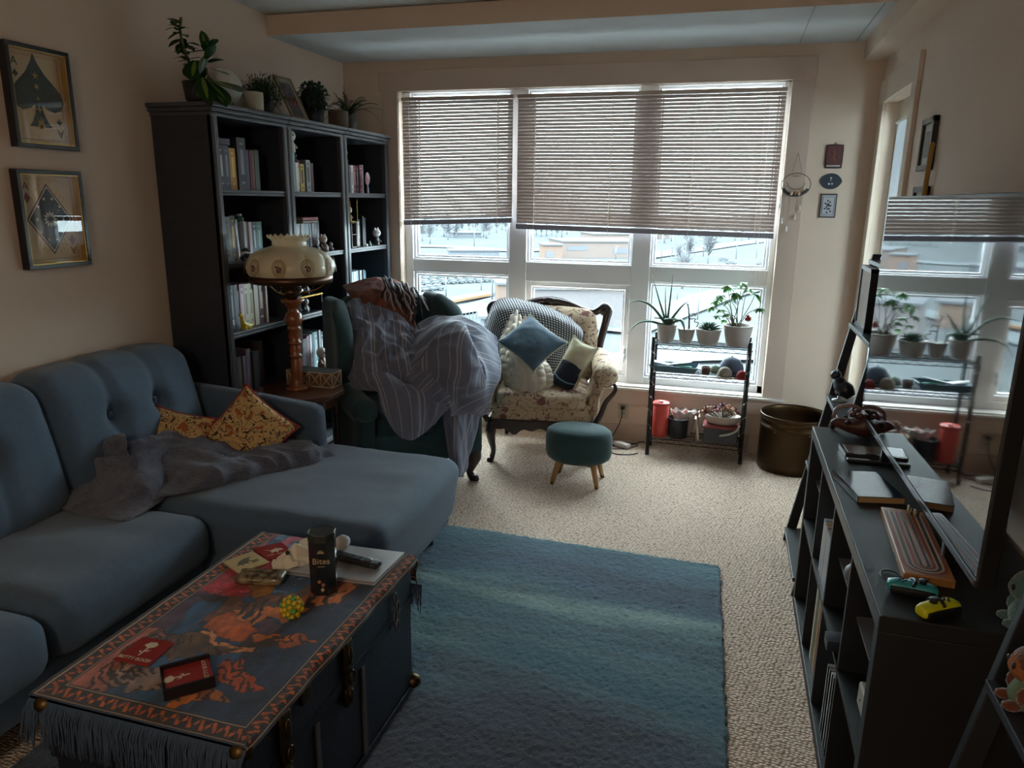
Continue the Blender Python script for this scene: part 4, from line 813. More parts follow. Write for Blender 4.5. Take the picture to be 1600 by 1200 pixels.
sh = B().lathe([(.198, .592), (.206, .598), (.218, .615), (.2225, .64), (.214, .67), (.190, .70), (.150, .722), (.105, .735), (.084, .742), (.083, .748), (.086, .752), (.082, .758), (.086, .768), (.098, .780), (.107, .790), (.104, .791)], (lx, ly, TZ), 200, fn=lobe, cap=False).build('shade', m_sh, t)
md = M('medallion_gold', '#9a7a3e', .5); mr_ = M('medallion_rose', '#5a2a20', .6)
for k in range(10):
    a = -math.pi/2+(k+.5)*math.pi/5; ca, sa = math.cos(a), math.sin(a); tv = np.array([-sa, ca, 0]); up = np.array([-ca*.18, -sa*.18, .98]); o0 = np.array([lx+ca*.2225, ly+sa*.2225, TZ+.646]); nn = np.array([ca, sa, .18])
    b = B()
    for rr_, m_ in ((.032, 0), (.024, 0)):
        th = np.linspace(0, 2*np.pi, 25); P = np.array([[o0+tv*rr_*s*math.cos(q)+up*rr_*1.25*s*math.sin(q)-nn*.35*(rr_*s*math.sin(q))**2*12-nn*(.0)+nn*.0008-np.array([ca, sa, 0])*((rr_*s*math.cos(q))**2)*6 for q in th] for s in (.93, 1.05)]); b.grid(P, 0)
    for (u, v, s) in ((-.009, .006, .008), (-.005, -.008, .007), (.004, .003, .007), (.01, -.006, .006), (0, .018, .003), (.016, .004, .003), (-.004, -.016, .006), (.006, -.016, .005)):
        c = o0+tv*u+up*v+nn*.001-np.array([ca, sa, 0])*(u*u)*6-nn*.35*v*v*12; P = np.array([[c+(tv*math.cos(q)+up*math.sin(q)*.8)*s*k2*(1+.25*math.sin(3*q+u*900)) for q in np.linspace(0, 6.283, 9)] for k2 in (.05, 1)]); b.grid(P, 1)
    b.build('medallion', [md, mr_], sh)
m_cry = glassmat('crystal', '#dfe4ea', 1, 0, 1.6)
for k in range(14):
    a = k*2*math.pi/14; x, y = lx+.197*math.cos(a), ly+.197*math.sin(a); B().lathe([(0, 0), (.006, .012), (.004, .03), (0, .034)], (x, y, TZ+.525), 6).build('crystal_drop', m_cry, t, smooth=False)
b = B(); b.lathe([(.022, .60), (.034, .63), (.03, .68), (.018, .72), (.018, .76)], (lx, ly, TZ), 16, cap=False).build('chimney', glassmat('chimney_glass', '#e8e8e8'), t)
t = thing('patterned_box', 'low box with a copper and white triangle lattice beside the lamp column', 'box', (-2.08, 3.405, TZ))
x0, x1, y0, y1, z1 = -2.225, -1.955, 3.36, 3.455, TZ+.082
m_lat = M('lattice_pale', '#b5a28e', .5)
B().box((x0, y0, TZ), (x1, y1, z1)).build('case', M('box_copper', '#96704f', .45, .3, col2='#5c463a', ns=26), t, smooth=False)
B().box((x0-.001, y0-.001, z1), (x1+.001, y1+.001, z1+.004)).build('lid', M('box_lid', '#56585e', .5), t, smooth=False)
b = B(); n = 4; dx = (x1-x0)/n
def bar(p, q): b.tube([p, q], .0032, 4)
for i in range(n+1): bar((x0+dx*i, y0-.001, TZ), (x0+dx*i, y0-.001, z1))
for i in range(n):
    a, c = x0+dx*i, x0+dx*(i+1); bar((a, y0-.001, TZ), (c, y0-.001, z1)); bar((a, y0-.001, z1), (c, y0-.001, TZ))
bar((x0, y0-.001, TZ+.003), (x1, y0-.001, TZ+.003)); bar((x0, y0-.001, z1-.003), (x1, y0-.001, z1-.003))
for x in (x0-.001, x1+.001):
    bar((x, y0, TZ), (x, y1, z1)); bar((x, y0, z1), (x, y1, TZ)); bar((x, y0, TZ+.003), (x, y1, TZ+.003)); bar((x, y0, z1-.003), (x, y1, z1-.003)); bar((x, y1, TZ), (x, y1, z1))
b.build('lattice', m_lat, t)
# ================================================================== GREEN WING CHAIR
m_grn = M('green_velvet', '#204347', .85, col2='#19383c', ns=14, bump=.15, bs=400, sheen=.15)
m_mah = M('dark_mahogany', '#2c1a18', .3, col2='#1e1211', ns=8, coat=.3)
WC = (-1.80, 3.885, 0); WR = math.radians(46)
wc = thing('wing_chair', 'green velvet wing chair buried under a grey striped comforter, before the bookcases', 'armchair', WC, WR)
def lb(name, c, half, r, mat, par, n=10, fn=None, rot=None, puff=0): return Lb().rbox(c, half, r, n, fn=fn, rot=rot, puff=puff).build(name, mat, par, weld=True)
lb('seat_base', (0, -.02, .27), (.325, .315, .105), .03, m_grn, wc)
lb('seat_cushion', (0, -.075, .405), (.245, .265, .065), .045, m_grn, wc, puff=.02)
lb('backrest', (0, .255, .70), (.29, .075, .365), .06, m_grn, wc, 16, puff=.02, rot=None, fn=lambda v: v+np.stack([v[..., 0]*0, .12*v[..., 2]*.6, v[..., 0]*0-.035*(v[..., 0]/.3)**2*np.clip(v[..., 2]/.36, 0, 1)], -1))
for s in (-1, 1):
    def wf(v, s=s):
        v = v.copy(); z = v[..., 2]; fr = np.clip(-v[..., 1]/.2, 0, 1); v[..., 1] += fr*(.15*np.clip(-z/.27, 0, 1)**1.5+.10*np.clip((z-.12)/.15, 0, 1)**2)+.07*z
        v[..., 2] -= .04*fr*np.clip(z/.25, 0, 1); v[..., 0] += s*.03*fr; return v
    lb('wing', (s*.318, .12, .785), (.048, .215, .275), .045, m_grn, wc, 14, wf)
    lb('arm_panel', (s*.325, -.06, .34), (.05, .275, .185), .03, m_grn, wc, 8)
    Lb().tube([(s*.33, -.345, .50), (s*.335, -.335, .515), (s*.34, -.2, .525), (s*.335, 0, .54), (s*.32, .2, .56)], [.045, .073, .075, .07, .055], 20, smooth=30).build('arm', m_grn, wc)
    def cab(b, p, h, s, sx, sy, r=.034):
        x, y = p; b.tube([(x, y, h), (x+sx*.012, y+sy*.015, h*.75), (x+sx*.006, y+sy*.004, h*.5), (x-sx*.004, y-sy*.008, h*.25), (x+sx*.004, y+sy*.008, h*.08), (x+sx*.014, y+sy*.02, .008), (x+sx*.015, y+sy*.021, 0)], [r, r*1.1, r*.75, r*.5, r*.55, r*.7, r*.5], 12, smooth=28)
        return b
    cab(Lb(), (s*.315, -.285), .20, s, s, -1, .042).build('leg', m_mah, wc)
    Lb().tube([(s*.27, .25, .18), (s*.28, .30, 0)], [.025, .018], 10).build('leg', m_mah, wc)
# comforter: several folds of one quilt
m_comf = bpy.data.materials.new('comforter_stripe'); _M['comforter_stripe'] = m_comf
def _comf():
    m = m_comf; m.use_nodes = True; n = m.node_tree.nodes; L = m.node_tree.links; p = n['Principled BSDF']; p.inputs['Roughness'].default_value = .85; p.inputs['Sheen Weight'].default_value = .2
    a = n.new('ShaderNodeAttribute'); a.attribute_name = 'Col'; s = n.new('ShaderNodeSeparateColor'); L.new(a.outputs['Color'], s.inputs[0])
    def stripe(sock, freq, w):
        mu = n.new('ShaderNodeMath'); mu.operation = 'MULTIPLY'; mu.inputs[1].default_value = freq; L.new(sock, mu.inputs[0]); fr = n.new('ShaderNodeMath'); fr.operation = 'FRACT'; L.new(mu.outputs[0], fr.inputs[0])
        lt = n.new('ShaderNodeMath'); lt.operation = 'LESS_THAN'; lt.inputs[1].default_value = w; L.new(fr.outputs[0], lt.inputs[0]); return lt.outputs[0]
    ad = n.new('ShaderNodeMath'); ad.operation = 'MAXIMUM'; L.new(stripe(s.outputs[0], 14, .09), ad.inputs[0]); L.new(stripe(s.outputs[0], 4.7, .05), ad.inputs[1])
    mx = n.new('ShaderNodeMix'); mx.data_type = 'RGBA'; mx.inputs['A'].default_value = (*hx('#646a7e'), 1); mx.inputs['B'].default_value = (*hx('#94929c'), 1); L.new(ad.outputs[0], mx.inputs['Factor']); L.new(mx.outputs['Result'], p.inputs['Base Color'])
_comf()
CF = B(); CFc = []
def cpatch(rows, nu, nv, seed, amp, sc, st=(1, 1, 1), ridge=.55, u0=0, rot=0):
    P = surf([[at(*q) for q in r] for r in rows], nu, nv); P = fold(P, seed, amp, sc, st, ridge); CF.grid(P)
    U, V = np.meshgrid(np.linspace(0, 1, nu), np.linspace(0, 1, nv), indexing='ij'); lu = np.linalg.norm(np.diff(P[nu//2], axis=0), axis=1).sum(); lv = np.linalg.norm(np.diff(P[:, nv//2], axis=0), axis=1).sum()
    c = np.zeros((nu, nv, 3)); c[..., 0] = u0+3+(V*lu*math.cos(rot)+U*lv*math.sin(rot)); c[..., 1] = 0; CFc.append(c.reshape(-1, 3))
cpatch([[(530, 474, 3.80), (560, 470, 3.90), (590, 471, 3.97), (618, 482, 4.02), (640, 505, 4.0)], [(536, 510, 3.74), (568, 503, 3.76), (602, 500, 3.85), (632, 512, 3.88), (650, 535, 3.92)],
        [(534, 560, 3.66), (570, 552, 3.62), (605, 548, 3.68), (640, 552, 3.72), (658, 565, 3.78)], [(544, 592, 3.60), (575, 592, 3.54), (612, 590, 3.58), (648, 595, 3.62), (668, 595, 3.68)], [(560, 608, 3.57), (590, 612, 3.52), (620, 625, 3.54), (650, 640, 3.57), (672, 645, 3.62)]], 110, 100, 11, .024, 10, (1.6, 1.6, .45), .75)
cpatch([[(632, 525, 4.0), (660, 503, 4.06), (700, 493, 4.10), (740, 502, 4.10), (776, 530, 4.05)], [(628, 548, 3.84), (662, 525, 3.86), (705, 510, 3.86), (748, 522, 3.90), (781, 555, 3.95)],
        [(625, 580, 3.72), (665, 555, 3.66), (705, 543, 3.64), (750, 556, 3.72), (780, 588, 3.86)], [(620, 618, 3.60), (660, 605, 3.54), (700, 598, 3.54), (742, 604, 3.62), (768, 612, 3.80)], [(635, 652, 3.62), (668, 650, 3.63), (700, 648, 3.66), (735, 648, 3.74), (760, 645, 3.84)]], 110, 120, 21, .020, 6.5, (1, 1, 1), .7, .3, 1.0)
cpatch([[(648, 600, 3.64), (660, 560, 3.60), (690, 515, 3.74), (722, 505, 3.82), (728, 545, 3.70)], [(662, 612, 3.58), (690, 580, 3.52), (712, 545, 3.58), (735, 535, 3.66), (742, 565, 3.64)], [(690, 622, 3.56), (712, 600, 3.50), (738, 585, 3.54), (752, 575, 3.62), (752, 590, 3.66)], [(715, 628, 3.60), (735, 615, 3.58), (748, 605, 3.62), (756, 598, 3.68), (752, 602, 3.70)]], 70, 70, 25, .016, 8, (1, 1, 1), .6, .1, .7)
cpatch([[(578, 583, 3.50), (598, 581, 3.52), (625, 595, 3.54), (660, 606, 3.58), (692, 612, 3.62)], [(590, 612, 3.44), (612, 610, 3.45), (640, 614, 3.48), (672, 620, 3.55), (702, 636, 3.62)], [(599, 642, 3.42), (620, 645, 3.43), (645, 650, 3.46), (670, 650, 3.55), (690, 648, 3.60)], [(612, 668, 3.42), (626, 683, 3.43), (645, 687, 3.46), (666, 674, 3.53), (678, 662, 3.57)]], 80, 70, 31, .015, 8, (1.5, 1.5, .5), .6, .6)
cpatch([[(690, 618, 3.68), (715, 612, 3.70), (745, 612, 3.78), (767, 606, 3.90)], [(693, 650, 3.70), (714, 650, 3.70), (736, 648, 3.80), (754, 636, 3.90)], [(696, 690, 3.68), (713, 690, 3.66), (729, 690, 3.76), (742, 676, 3.86)], [(702, 718, 3.66), (714, 721, 3.64), (724, 722, 3.70), (734, 708, 3.80)], [(709, 736, 3.64), (715, 744, 3.62), (722, 744, 3.66), (729, 730, 3.74)]], 90, 70, 41, .016, 10, (1.6, 1.6, .4), .7, .2)
t = thing('comforter', 'crumpled grey striped comforter piled on the green wing chair down to the floor', 'comforter', (-1.6, 3.75, .45))
o = CF.build('quilt_cloth', m_comf, t, solid=.012); paint(o, np.concatenate(CFc))
# rust throw with tassels over the back of the wing chair
m_rust = M('rust_throw', '#8a5240', .9, col2='#5f3a34', ns=26, contrast=.15, bump=.8, bs=240)
t = thing('tasselled_throw', 'rust woven throw with pale tassels over the top of the green wing chair', 'blanket', (-2.0, 4.1, 1.05))
b = B(); P = surf([[at(*q) for q in r] for r in [[(534, 446, 4.02), (560, 441, 4.08), (586, 434, 4.14), (612, 436, 4.19), (646, 452, 4.26)], [(546, 462, 3.90), (575, 458, 3.93), (600, 455, 3.97), (625, 458, 4.02), (650, 470, 4.06)], [(556, 490, 3.88), (588, 490, 3.90), (610, 490, 3.92), (632, 496, 3.95), (648, 508, 4.0)], [(580, 515, 3.88), (605, 520, 3.90), (622, 524, 3.92), (638, 530, 3.94), (648, 542, 3.96)]]], 60, 70)
b.grid(fold(P, 51, .012, 11)).build('throw_cloth', m_rust, t, solid=.006)
m_tw, m_td = M('tassel_pale', '#a8a2a4', .9), M('tassel_dark', '#2a2630', .9); rr = random.Random(9); bw, bd = B(), B()
for i in range(34):
    u = i/33; x0, y0 = 598+u*50, 433+u*16+rr.uniform(-3, 6); l = rr.uniform(30, 75); dx = rr.uniform(2, 22); Y = 3.96+u*.08
    pts = [at(x0, y0, Y+.08), at(x0+dx*.3+rr.uniform(-4, 4), y0+l*.3, Y-.02), at(x0+dx*.7+rr.uniform(-5, 5), y0+l*.65, Y-.03), at(x0+dx, y0+l, Y-.03)]
    (bw if i % 2 else bd).tube(pts, [.005, .006, .005, .003], 5, smooth=12)
for k in range(5):
    a = np.linspace(0, 5.2, 20); c = at(634, 462, 4.06); bw.tube(np.stack([c[0]+.008*(k+1)*np.cos(a), c[1]+a*0-.03+.004*k, c[2]+.008*(k+1)*np.sin(a)], -1), .0035, 5)
bw.build('tassel', m_tw, t); bd.build('tassel', m_td, t)
# ================================================================== FLORAL ANTIQUE ARMCHAIR
m_fab = floral('floral_tapestry', '#c2ae94', '#6a4a4a', '#7a4e4c', '#86625c', 17, .03)
AC = (-1.105, 4.605, 0); AR = math.radians(10)
ac = thing('antique_armchair', 'floral upholstered antique armchair with carved dark wood frame, below the middle window', 'armchair', AC, AR)
lb('seat_base', (0, -.03, .325), (.315, .285, .065), .03, m_fab, ac, 10)
lb('seat_cushion', (0, -.045, .415), (.275, .285, .055), .04, m_fab, ac, 12, puff=.025)
lb('backrest', (0, .235, .665), (.30, .06, .235), .05, m_fab, ac, 14, puff=.03, fn=lambda v: v+np.stack([v[..., 0]*.12*(v[..., 2]+.2), .22*v[..., 2], 0*v[..., 0]], -1))
# carved frame
cr = [(-.33, .15, .36), (-.335, .20, .52), (-.36, .26, .70), (-.39, .30, .84), (-.40, .31, .90), (-.375, .31, .925), (-.345, .31, .905), (-.30, .31, .885), (-.22, .32, .90), (-.12, .325, .935), (0, .33, .95)]
cr = cr+[(-x, y, z) for x, y, z in cr[-2::-1]]
Lb().tube(cr, [.022, .022, .026, .03, .034, .03, .026, .024, .026, .032, .036, .032, .026, .024, .026, .03, .034, .03, .026, .022, .022], 12, smooth=120).ell((-.375, .30, .895), .03, 12).ell((.375, .30, .895), .03, 12).ell((0, .31, .955), (.05, .022, .03), 12).build('back_frame', m_mah, ac)
ap = []
for i in range(41):
    u = i/40; x = -.33+.66*u; ap.append((x, .225+.022*math.cos(u*4*math.pi)+.012*math.cos(u*12*math.pi)+(.03 if abs(u-.5) > .44 else 0)-.022*math.exp(-((u-.5)/.08)**2)))
poly = [(-.33, .285)]+ap+[(.33, .285)]
Lb().prism(poly, lambda a, b_, w_: (a, -.325+w_, b_), .035).build('front_apron', m_mah, ac, smooth=False, bevel=.006)
for s in (-1, 1):
    Lb().box((s*.30, -.30, .245), (s*.335, .25, .285)).build('side_rail', m_mah, ac, smooth=False, bevel=.006)
    def af(v, s=s):
        v = v.copy(); f = np.clip((v[..., 2]+.02)/.1, 0, 1); v[..., 0] += s*.035*f; return v
    lb('arm_panel', (s*.325, -.02, .44), (.038, .265, .13), .03, m_fab, ac, 8, af)
    Lb().tube([(s*.385, -.30, .572), (s*.39, -.29, .58), (s*.39, -.15, .585), (s*.375, .05, .60), (s*.35, .2, .62)], [.05, .078, .08, .075, .05], 22, smooth=30, flat=.95).build('arm', m_fab, ac)
    Lb().tube([(s*.43, -.29, .56), (s*.455, -.29, .50), (s*.40, -.30, .42), (s*.37, -.31, .34), (s*.335, -.31, .27)], [.008, .014, .016, .018, .02], 10, smooth=24).build('arm_post', m_mah, ac)
    cab(Lb(), (s*.305, -.285), .27, s, s, -1, .032).build('leg', m_mah, ac)
    Lb().tube([(s*.27, .22, .27), (s*.275, .25, .12), (s*.28, .30, 0)], [.024, .02, .016], 10, smooth=10).build('leg', m_mah, ac)
# throws and cushions on it
m_hound = bpy.data.materials.new('check_throw'); _M['check_throw'] = m_hound
def _h():
    m = m_hound; m.use_nodes = True; n = m.node_tree.nodes; L = m.node_tree.links; p = n['Principled BSDF']; p.inputs['Roughness'].default_value = .95
    a = n.new('ShaderNodeAttribute'); a.attribute_name = 'Col'; mp = n.new('ShaderNodeMapping'); mp.inputs['Scale'].default_value = (62, 62, 1); L.new(a.outputs['Vector'], mp.inputs[0])
    w1 = n.new('ShaderNodeSeparateXYZ'); L.new(mp.outputs[0], w1.inputs[0])
    def fr(s):
        f = n.new('ShaderNodeMath'); f.operation = 'FRACT'; L.new(s, f.inputs[0]); g = n.new('ShaderNodeMath'); g.operation = 'GREATER_THAN'; g.inputs[1].default_value = .42; L.new(f.outputs[0], g.inputs[0]); return g.outputs[0]
    mul = n.new('ShaderNodeMath'); mul.operation = 'MULTIPLY'; L.new(fr(w1.outputs['X']), mul.inputs[0]); L.new(fr(w1.outputs['Y']), mul.inputs[1])
    mx = n.new('ShaderNodeMix'); mx.data_type = 'RGBA'; mx.inputs['A'].default_value = (*hx('#262c3c'), 1); mx.inputs['B'].default_value = (*hx('#c3c3c4'), 1); L.new(mul.outputs[0], mx.inputs['Factor']); L.new(mx.outputs['Result'], p.inputs['Base Color'])
_h()
def uvcols(P):
    nu, nv = P.shape[:2]; c = np.zeros((nu, nv, 3)); c[1:, :, 0] = np.cumsum(np.linalg.norm(np.diff(P, axis=0), axis=-1), 0).mean(1)[:, None]; c[:, 1:, 1] = np.cumsum(np.linalg.norm(np.diff(P, axis=1), axis=-1), 1).mean(0)[None]; return c.reshape(-1, 3)
t = thing('check_throw', 'navy and white checked throw over the left of the floral armchair back', 'blanket', (-1.3, 4.7, .6))
P = surf([[at(*q) for q in r] for r in [[(757, 503, 4.74), (775, 469, 4.76), (812, 468, 4.83), (850, 477, 4.85), (886, 494, 4.83), (908, 512, 4.80)], [(760, 522, 4.64), (784, 490, 4.64), (822, 486, 4.68), (860, 494, 4.69), (892, 510, 4.69), (911, 524, 4.68)], [(766, 545, 4.56), (793, 527, 4.60), (830, 524, 4.62), (862, 530, 4.63), (890, 538, 4.63), (908, 546, 4.62)], [(772, 565, 4.46), (805, 560, 4.52), (840, 560, 4.55), (864, 562, 4.56), (884, 564, 4.57), (900, 565, 4.57)], [(778, 585, 4.44), (812, 592, 4.52), (842, 596, 4.54), (860, 598, 4.54), (876, 598, 4.55), (890, 592, 4.56)]]], 90, 100)
P = fold(P, 61, .010, 8); o = B().grid(P).build('throw_cloth', m_hound, t, solid=.008); paint(o, uvcols(P))
t = thing('knit_blanket', 'chunky cream knit blanket bunched on the seat of the floral armchair', 'blanket', (-1.2, 4.4, .47))
P = surf([[at(*q) for q in r] for r in [[(798, 498, 4.66), (806, 488, 4.68), (815, 492, 4.68), (834, 502, 4.68)], [(785, 525, 4.58), (800, 520, 4.54), (818, 525, 4.55), (840, 535, 4.60)], [(783, 555, 4.50), (802, 550, 4.42), (828, 555, 4.42), (852, 565, 4.50)], [(788, 585, 4.42), (808, 588, 4.33), (836, 585, 4.33), (862, 584, 4.42)], [(792, 612, 4.40), (812, 615, 4.32), (838, 615, 4.32), (864, 602, 4.40)]]], 130, 110)
U, V = np.meshgrid(np.linspace(0, 1, 130), np.linspace(0, 1, 110), indexing='ij'); k = np.abs(np.sin(V*math.pi*6+.5*np.sin(U*6)))**.6*(.55+.45*np.abs(np.sin(U*math.pi*11+np.sign(np.sin(V*math.pi*6+.5*np.sin(U*6)))*.8))**.7)
P = fold(P, 66, .012, 8)+normals(P)*(-.022*k)[..., None]*np.sign((normals(P)[..., 1:2]).mean())*1; B().grid(P).build('knit_cloth', M('cream_knit', '#c9c0b4', .95, bump=.4, bs=150), t, solid=.01)
pillow('blue_cushion', 'slate blue cushion lying tilted on the cream knit blanket', at(831, 535, 4.40), (.175, .05, .145), Euler((math.radians(-46), math.radians(36), 0), 'YXZ'), M('slate_blue', '#4a6274', .8, bump=.2, bs=200), M('cream_lining', '#b9b4a4', .8), n=18)
t = pillow('bolster_cushion', 'cream cushion with a navy rounded patch, leaning inside the right arm', at(896, 570, 4.48), (.088, .055, .165), Euler((math.radians(-18), math.radians(24), 0), 'YXZ'), M('cream_cotton', '#c4bfa6', .85), None)
R3 = np.array(Euler((math.radians(-18), math.radians(24), 0), 'YXZ').to_matrix()); cc = at(896, 570, 4.48)
B().rbox((.004, -.052, -.075), (.078, .012, .085), .06, 12, fn=lambda v: v-np.stack([0*v[..., 0], 0*v[..., 0]-.03*(v[..., 0]/.08)**2, 0*v[..., 0]], -1)).v
b = B(); b.rbox((0, 0, 0), (.075, .014, .085), .055, 14, fn=lambda v: v+np.stack([0*v[..., 0], .035*(v[..., 0]/.078)**2, 0*v[..., 0]], -1))
b.v = [(x+np.array([.0, -.05, -.078])) @ R3.T+cc for x in b.v]; b.build('navy_patch', M('navy_plush', '#1b2232', .9), t, weld=True)
b = B().tube([(-.075, -.03, -.10), (-.03, -.062, -.118), (.03, -.064, -.12), (.075, -.03, -.105)], .005, 6, smooth=20); b.v = [x @ R3.T+cc for x in b.v]; b.build('teal_band', M('teal_band', '#5a7f92', .8), t)
# ================================================================== FOOTSTOOL
fs = thing('footstool', 'oval green velvet footstool on tapered wooden legs', 'stool', (-.765, 4.09, 0))
B().lathe([(.10, .138), (.165, .14), (.188, .158), (.197, .19), (.198, .275), (.188, .315), (.165, .332), (.09, .340), (0, .342)], (-.765, 4.09, 0), 48, sc=(1, .76)).build('cushion_top', m_grn, fs)
m_bw = M('beech', '#b58c60', .45, col2='#a07a50', ns=8, stretch=(6, 6, 1))
for sx, sy in ((-1, -1), (1, -1), (1, 1), (-1, 1)):
    p0 = np.array([-.765+sx*.10, 4.09+sy*.07, .15]); p1 = np.array([-.765+sx*.135, 4.09+sy*.10, 0]); l = B().tube([p0, p0+(p1-p0)*.86], [.02, .0135], 12).build('leg', m_bw, fs); B().tube([p0+(p1-p0)*.86, p1], [.014, .0115], 12).build('ferrule', m_br, l)
# ================================================================== WIRE RACK WITH PLANTS
m_rack = M('rack_black', '#1e2024', .4, .3)
RX0, RX1, RY0, RY1 = -.42, .17, 4.70, 4.90
t = thing('wire_rack', 'black three-tier wire rack standing under the right window', 'rack', ((RX0+RX1)/2, (RY0+RY1)/2, 0))
for x in (RX0, RX1):
    for y in (RY0, RY1): B().tube([(x, y, 0), (x, y, .785), (x, y, .79)], [.0115, .0115, .008], 12).tube([(x, y, .0), (x, y, .03)], .0135, 10).build('post', m_rack, t)
RZ = (.742, .555, .115)
for z in RZ:
    b = B()
    for y in (RY0, RY1):
        b.tube([(RX0, y, z), (RX1, y, z)], .0032, 6).tube([(RX0, y, z-.026), (RX1, y, z-.026)], .0028, 6)
        n = 16; b.tube([(RX0+(RX1-RX0)*i/n, y, z-(0 if i % 2 else .026)) for i in range(n+1)], .002, 5)
    for x in (RX0, RX1): b.tube([(x, RY0, z), (x, RY1, z)], .0032, 6).tube([(x, RY0, z-.026), (x, RY1, z-.026)], .0028, 6)
    for i in range(9): y = RY0+(RY1-RY0)*(i+.5)/9; b.tube([(RX0, y, z), (RX1, y, z)], .0016, 5)
    for i in range(1, 4): x = RX0+(RX1-RX0)*i/4; b.tube([(x, RY0, z-.003), (x, RY1, z-.003)], .0028, 5)
    b.build('wire_shelf', m_rack, t)
# string lights wound round the rack
sl = thing('string_lights', 'unlit string of tiny bulbs wound round the wire rack posts and lowest shelf', 'lights', (RX0, RY0, .1)); rr = random.Random(2)
pts = []
for i in range(60): u = i/59; a = u*40; pts.append((RX0+.017*math.cos(a), RY0+.017*math.sin(a), .77-.62*u))
for i in range(30): u = i/29; pts.append((RX0+.02+(RX1-RX0-.04)*u, RY0-.012-.01*math.sin(u*20), .10-.03*abs(math.sin(u*7.5))))
for i in range(60): u = i/59; a = u*40; pts.append((RX1+.017*math.cos(a), RY0+.017*math.sin(a), .14+.62*u))
B().tube(pts, .0016, 5).build('wire', M('wire_silver', '#8d8578', .4, .5), sl)
b = B()
for i in range(3, len(pts), 4): p = np.array(pts[i]); b.ell(p+[rr.uniform(-.006, .006), -.006, -.004], (.0035, .0035, .006), 6)
b.build('bulbs', M('clear_bulb', '#d5d2c8', .2), sl)['kind'] = 'stuff'
ZR = RZ[0]+.0035
m_pw = M('pot_white', '#a59e9a', .5); m_soil = M('soil', '#2c2018', .95)
def pot(root, x, y, z, r0, r1, h, pat=None, mat=m_pw):
    def fn(r, zz, a):
        if pat == 'diamond': k = np.clip(zz/.02, 0, 1)*np.clip((h-.012-zz)/.01, 0, 1); r = r+.0022*k*np.where(r > r0*.9, np.abs(np.sin(a*11+zz*150))*np.abs(np.sin(a*11-zz*150)), 0)
        return r, zz
    n = 14; prof = [(r0*.8, 0), (r0, .004)]+[(r0+(r1-r0)*(i/n)**.7, .004+(h-.012)*i/n) for i in range(1, n+1)]+[(r1+.003, h-.006), (r1+.002, h), (r1-.005, h), (r1-.007, h-.02)]
    B().lathe(prof, (x, y, z), 66, fn=fn).build('pot', mat, root); B().lathe([(0, 0), (r1-.007, 0), (r1-.007, .004)], (x, y, z+h-.02), 24).build('soil', m_soil, root)
m_al = M('aloe_green', '#5a7a66', .45, col2='#47655a', ns=20, trans=.12); m_suc = M('succulent_green', '#4f6f60', .5, trans=.1); m_jade = M('jade_dark', '#3a4a3a', .5)
def spike(b, p, pts_, r):
    P = cat1(np.array(pts_, float), np.linspace(0, 1, 18)); rad = 1.45*r*(1-np.linspace(0, 1, 18)**1.8)*.95+.001; b.tube(P, rad, 8, flat=.5)
t = thing('aloe_plant', 'large aloe with long arching leaves in a pale pot, left on the rack', 'plant', (-.35, 4.80, ZR)); pot(t, -.35, 4.80, ZR, .045, .064, .118)
b = B(); p0 = np.array([-.35, 4.80, ZR+.105])
for tips, r in (([(1047, 470, 4.80), (1052, 427, 4.80)], .011), ([(1032, 475, 4.79), (1019, 430, 4.79)], .012), ([(1040, 480, 4.82), (1040, 447, 4.83)], .009), ([(1020, 480, 4.76), (1000, 470, 4.74), (978, 474, 4.72)], .013), ([(1015, 502, 4.75), (995, 506, 4.72), (979, 523, 4.70)], .012), ([(1056, 490, 4.78), (1066, 478, 4.76), (1076, 470, 4.75)], .012), ([(1062, 500, 4.74), (1068, 508, 4.71), (1070, 522, 4.70)], .012)):
    spike(b, p0, [p0]+[at(*q) for q in tips], r)
rr = random.Random(4)
for i in range(24): a = rr.uniform(0, 6.28); L = rr.uniform(.05, .10); spike(b, p0, [p0, p0+np.array([math.cos(a)*L*.5, math.sin(a)*L*.4, .045]), p0+np.array([math.cos(a)*L*1.3, math.sin(a)*L*.8, .05])], .011)
b.build('foliage', m_al, t)
t = thing('jade_plant', 'small succulents with a dark zigzag stem in a pale pot, second from left', 'plant', (-.225, 4.80, ZR)); pot(t, -.225, 4.80, ZR, .035, .053, .095)
b = B(); p0 = np.array([-.225, 4.80, ZR+.085])
b.tube([p0+[.015, 0, 0], p0+[.012, .005, .07], p0+[.005, 0, .13], p0+[-.005, 0, .17]], [.006, .005, .004, .003], 7)
b.tube([p0+[.012, 0, .07], p0+[.05, 0, .075], p0+[.045, .0, .055], p0+[.07, 0, .05], p0+[.06, 0, .02]], .0035, 6, smooth=14).tube([p0+[.012, 0, .10], p0+[.04, 0, .11], p0+[.05, .0, .09]], .003, 6)
b.build('stem', M('jade_stem', '#3a3026', .6), t); b = B()
for i in range(15): a = i*2.4; q = p0+[-.005, 0, .165-.004*i]; b.leaf(q, (math.cos(a), math.sin(a), .5-.05*i), .028, .014, .1, n=3)
for i in range(12): a = i*.52; b.leaf(p0, (math.cos(a), math.sin(a), .8), .07, .016, .7, n=5)
b.build('foliage', m_jade, t)
t = thing('rosette_succulent', 'spiky rosette succulent in a wide diamond-pattern white pot, third from left', 'plant', (-.088, 4.80, ZR)); pot(t, -.088, 4.80, ZR, .055, .078, .10, 'diamond')
b = B(); p0 = np.array([-.088, 4.80, ZR+.085])
for i in range(46): a = i*2.4; e = .15+1.3*(i/46); L = .095-.045*(i/46); d = np.array([math.cos(a)*math.cos(e), math.sin(a)*math.cos(e), math.sin(e)]); spike(b, p0, [p0, p0+d*L*.5+[0, 0, .01], p0+d*L+[0, 0, .006]], .009)
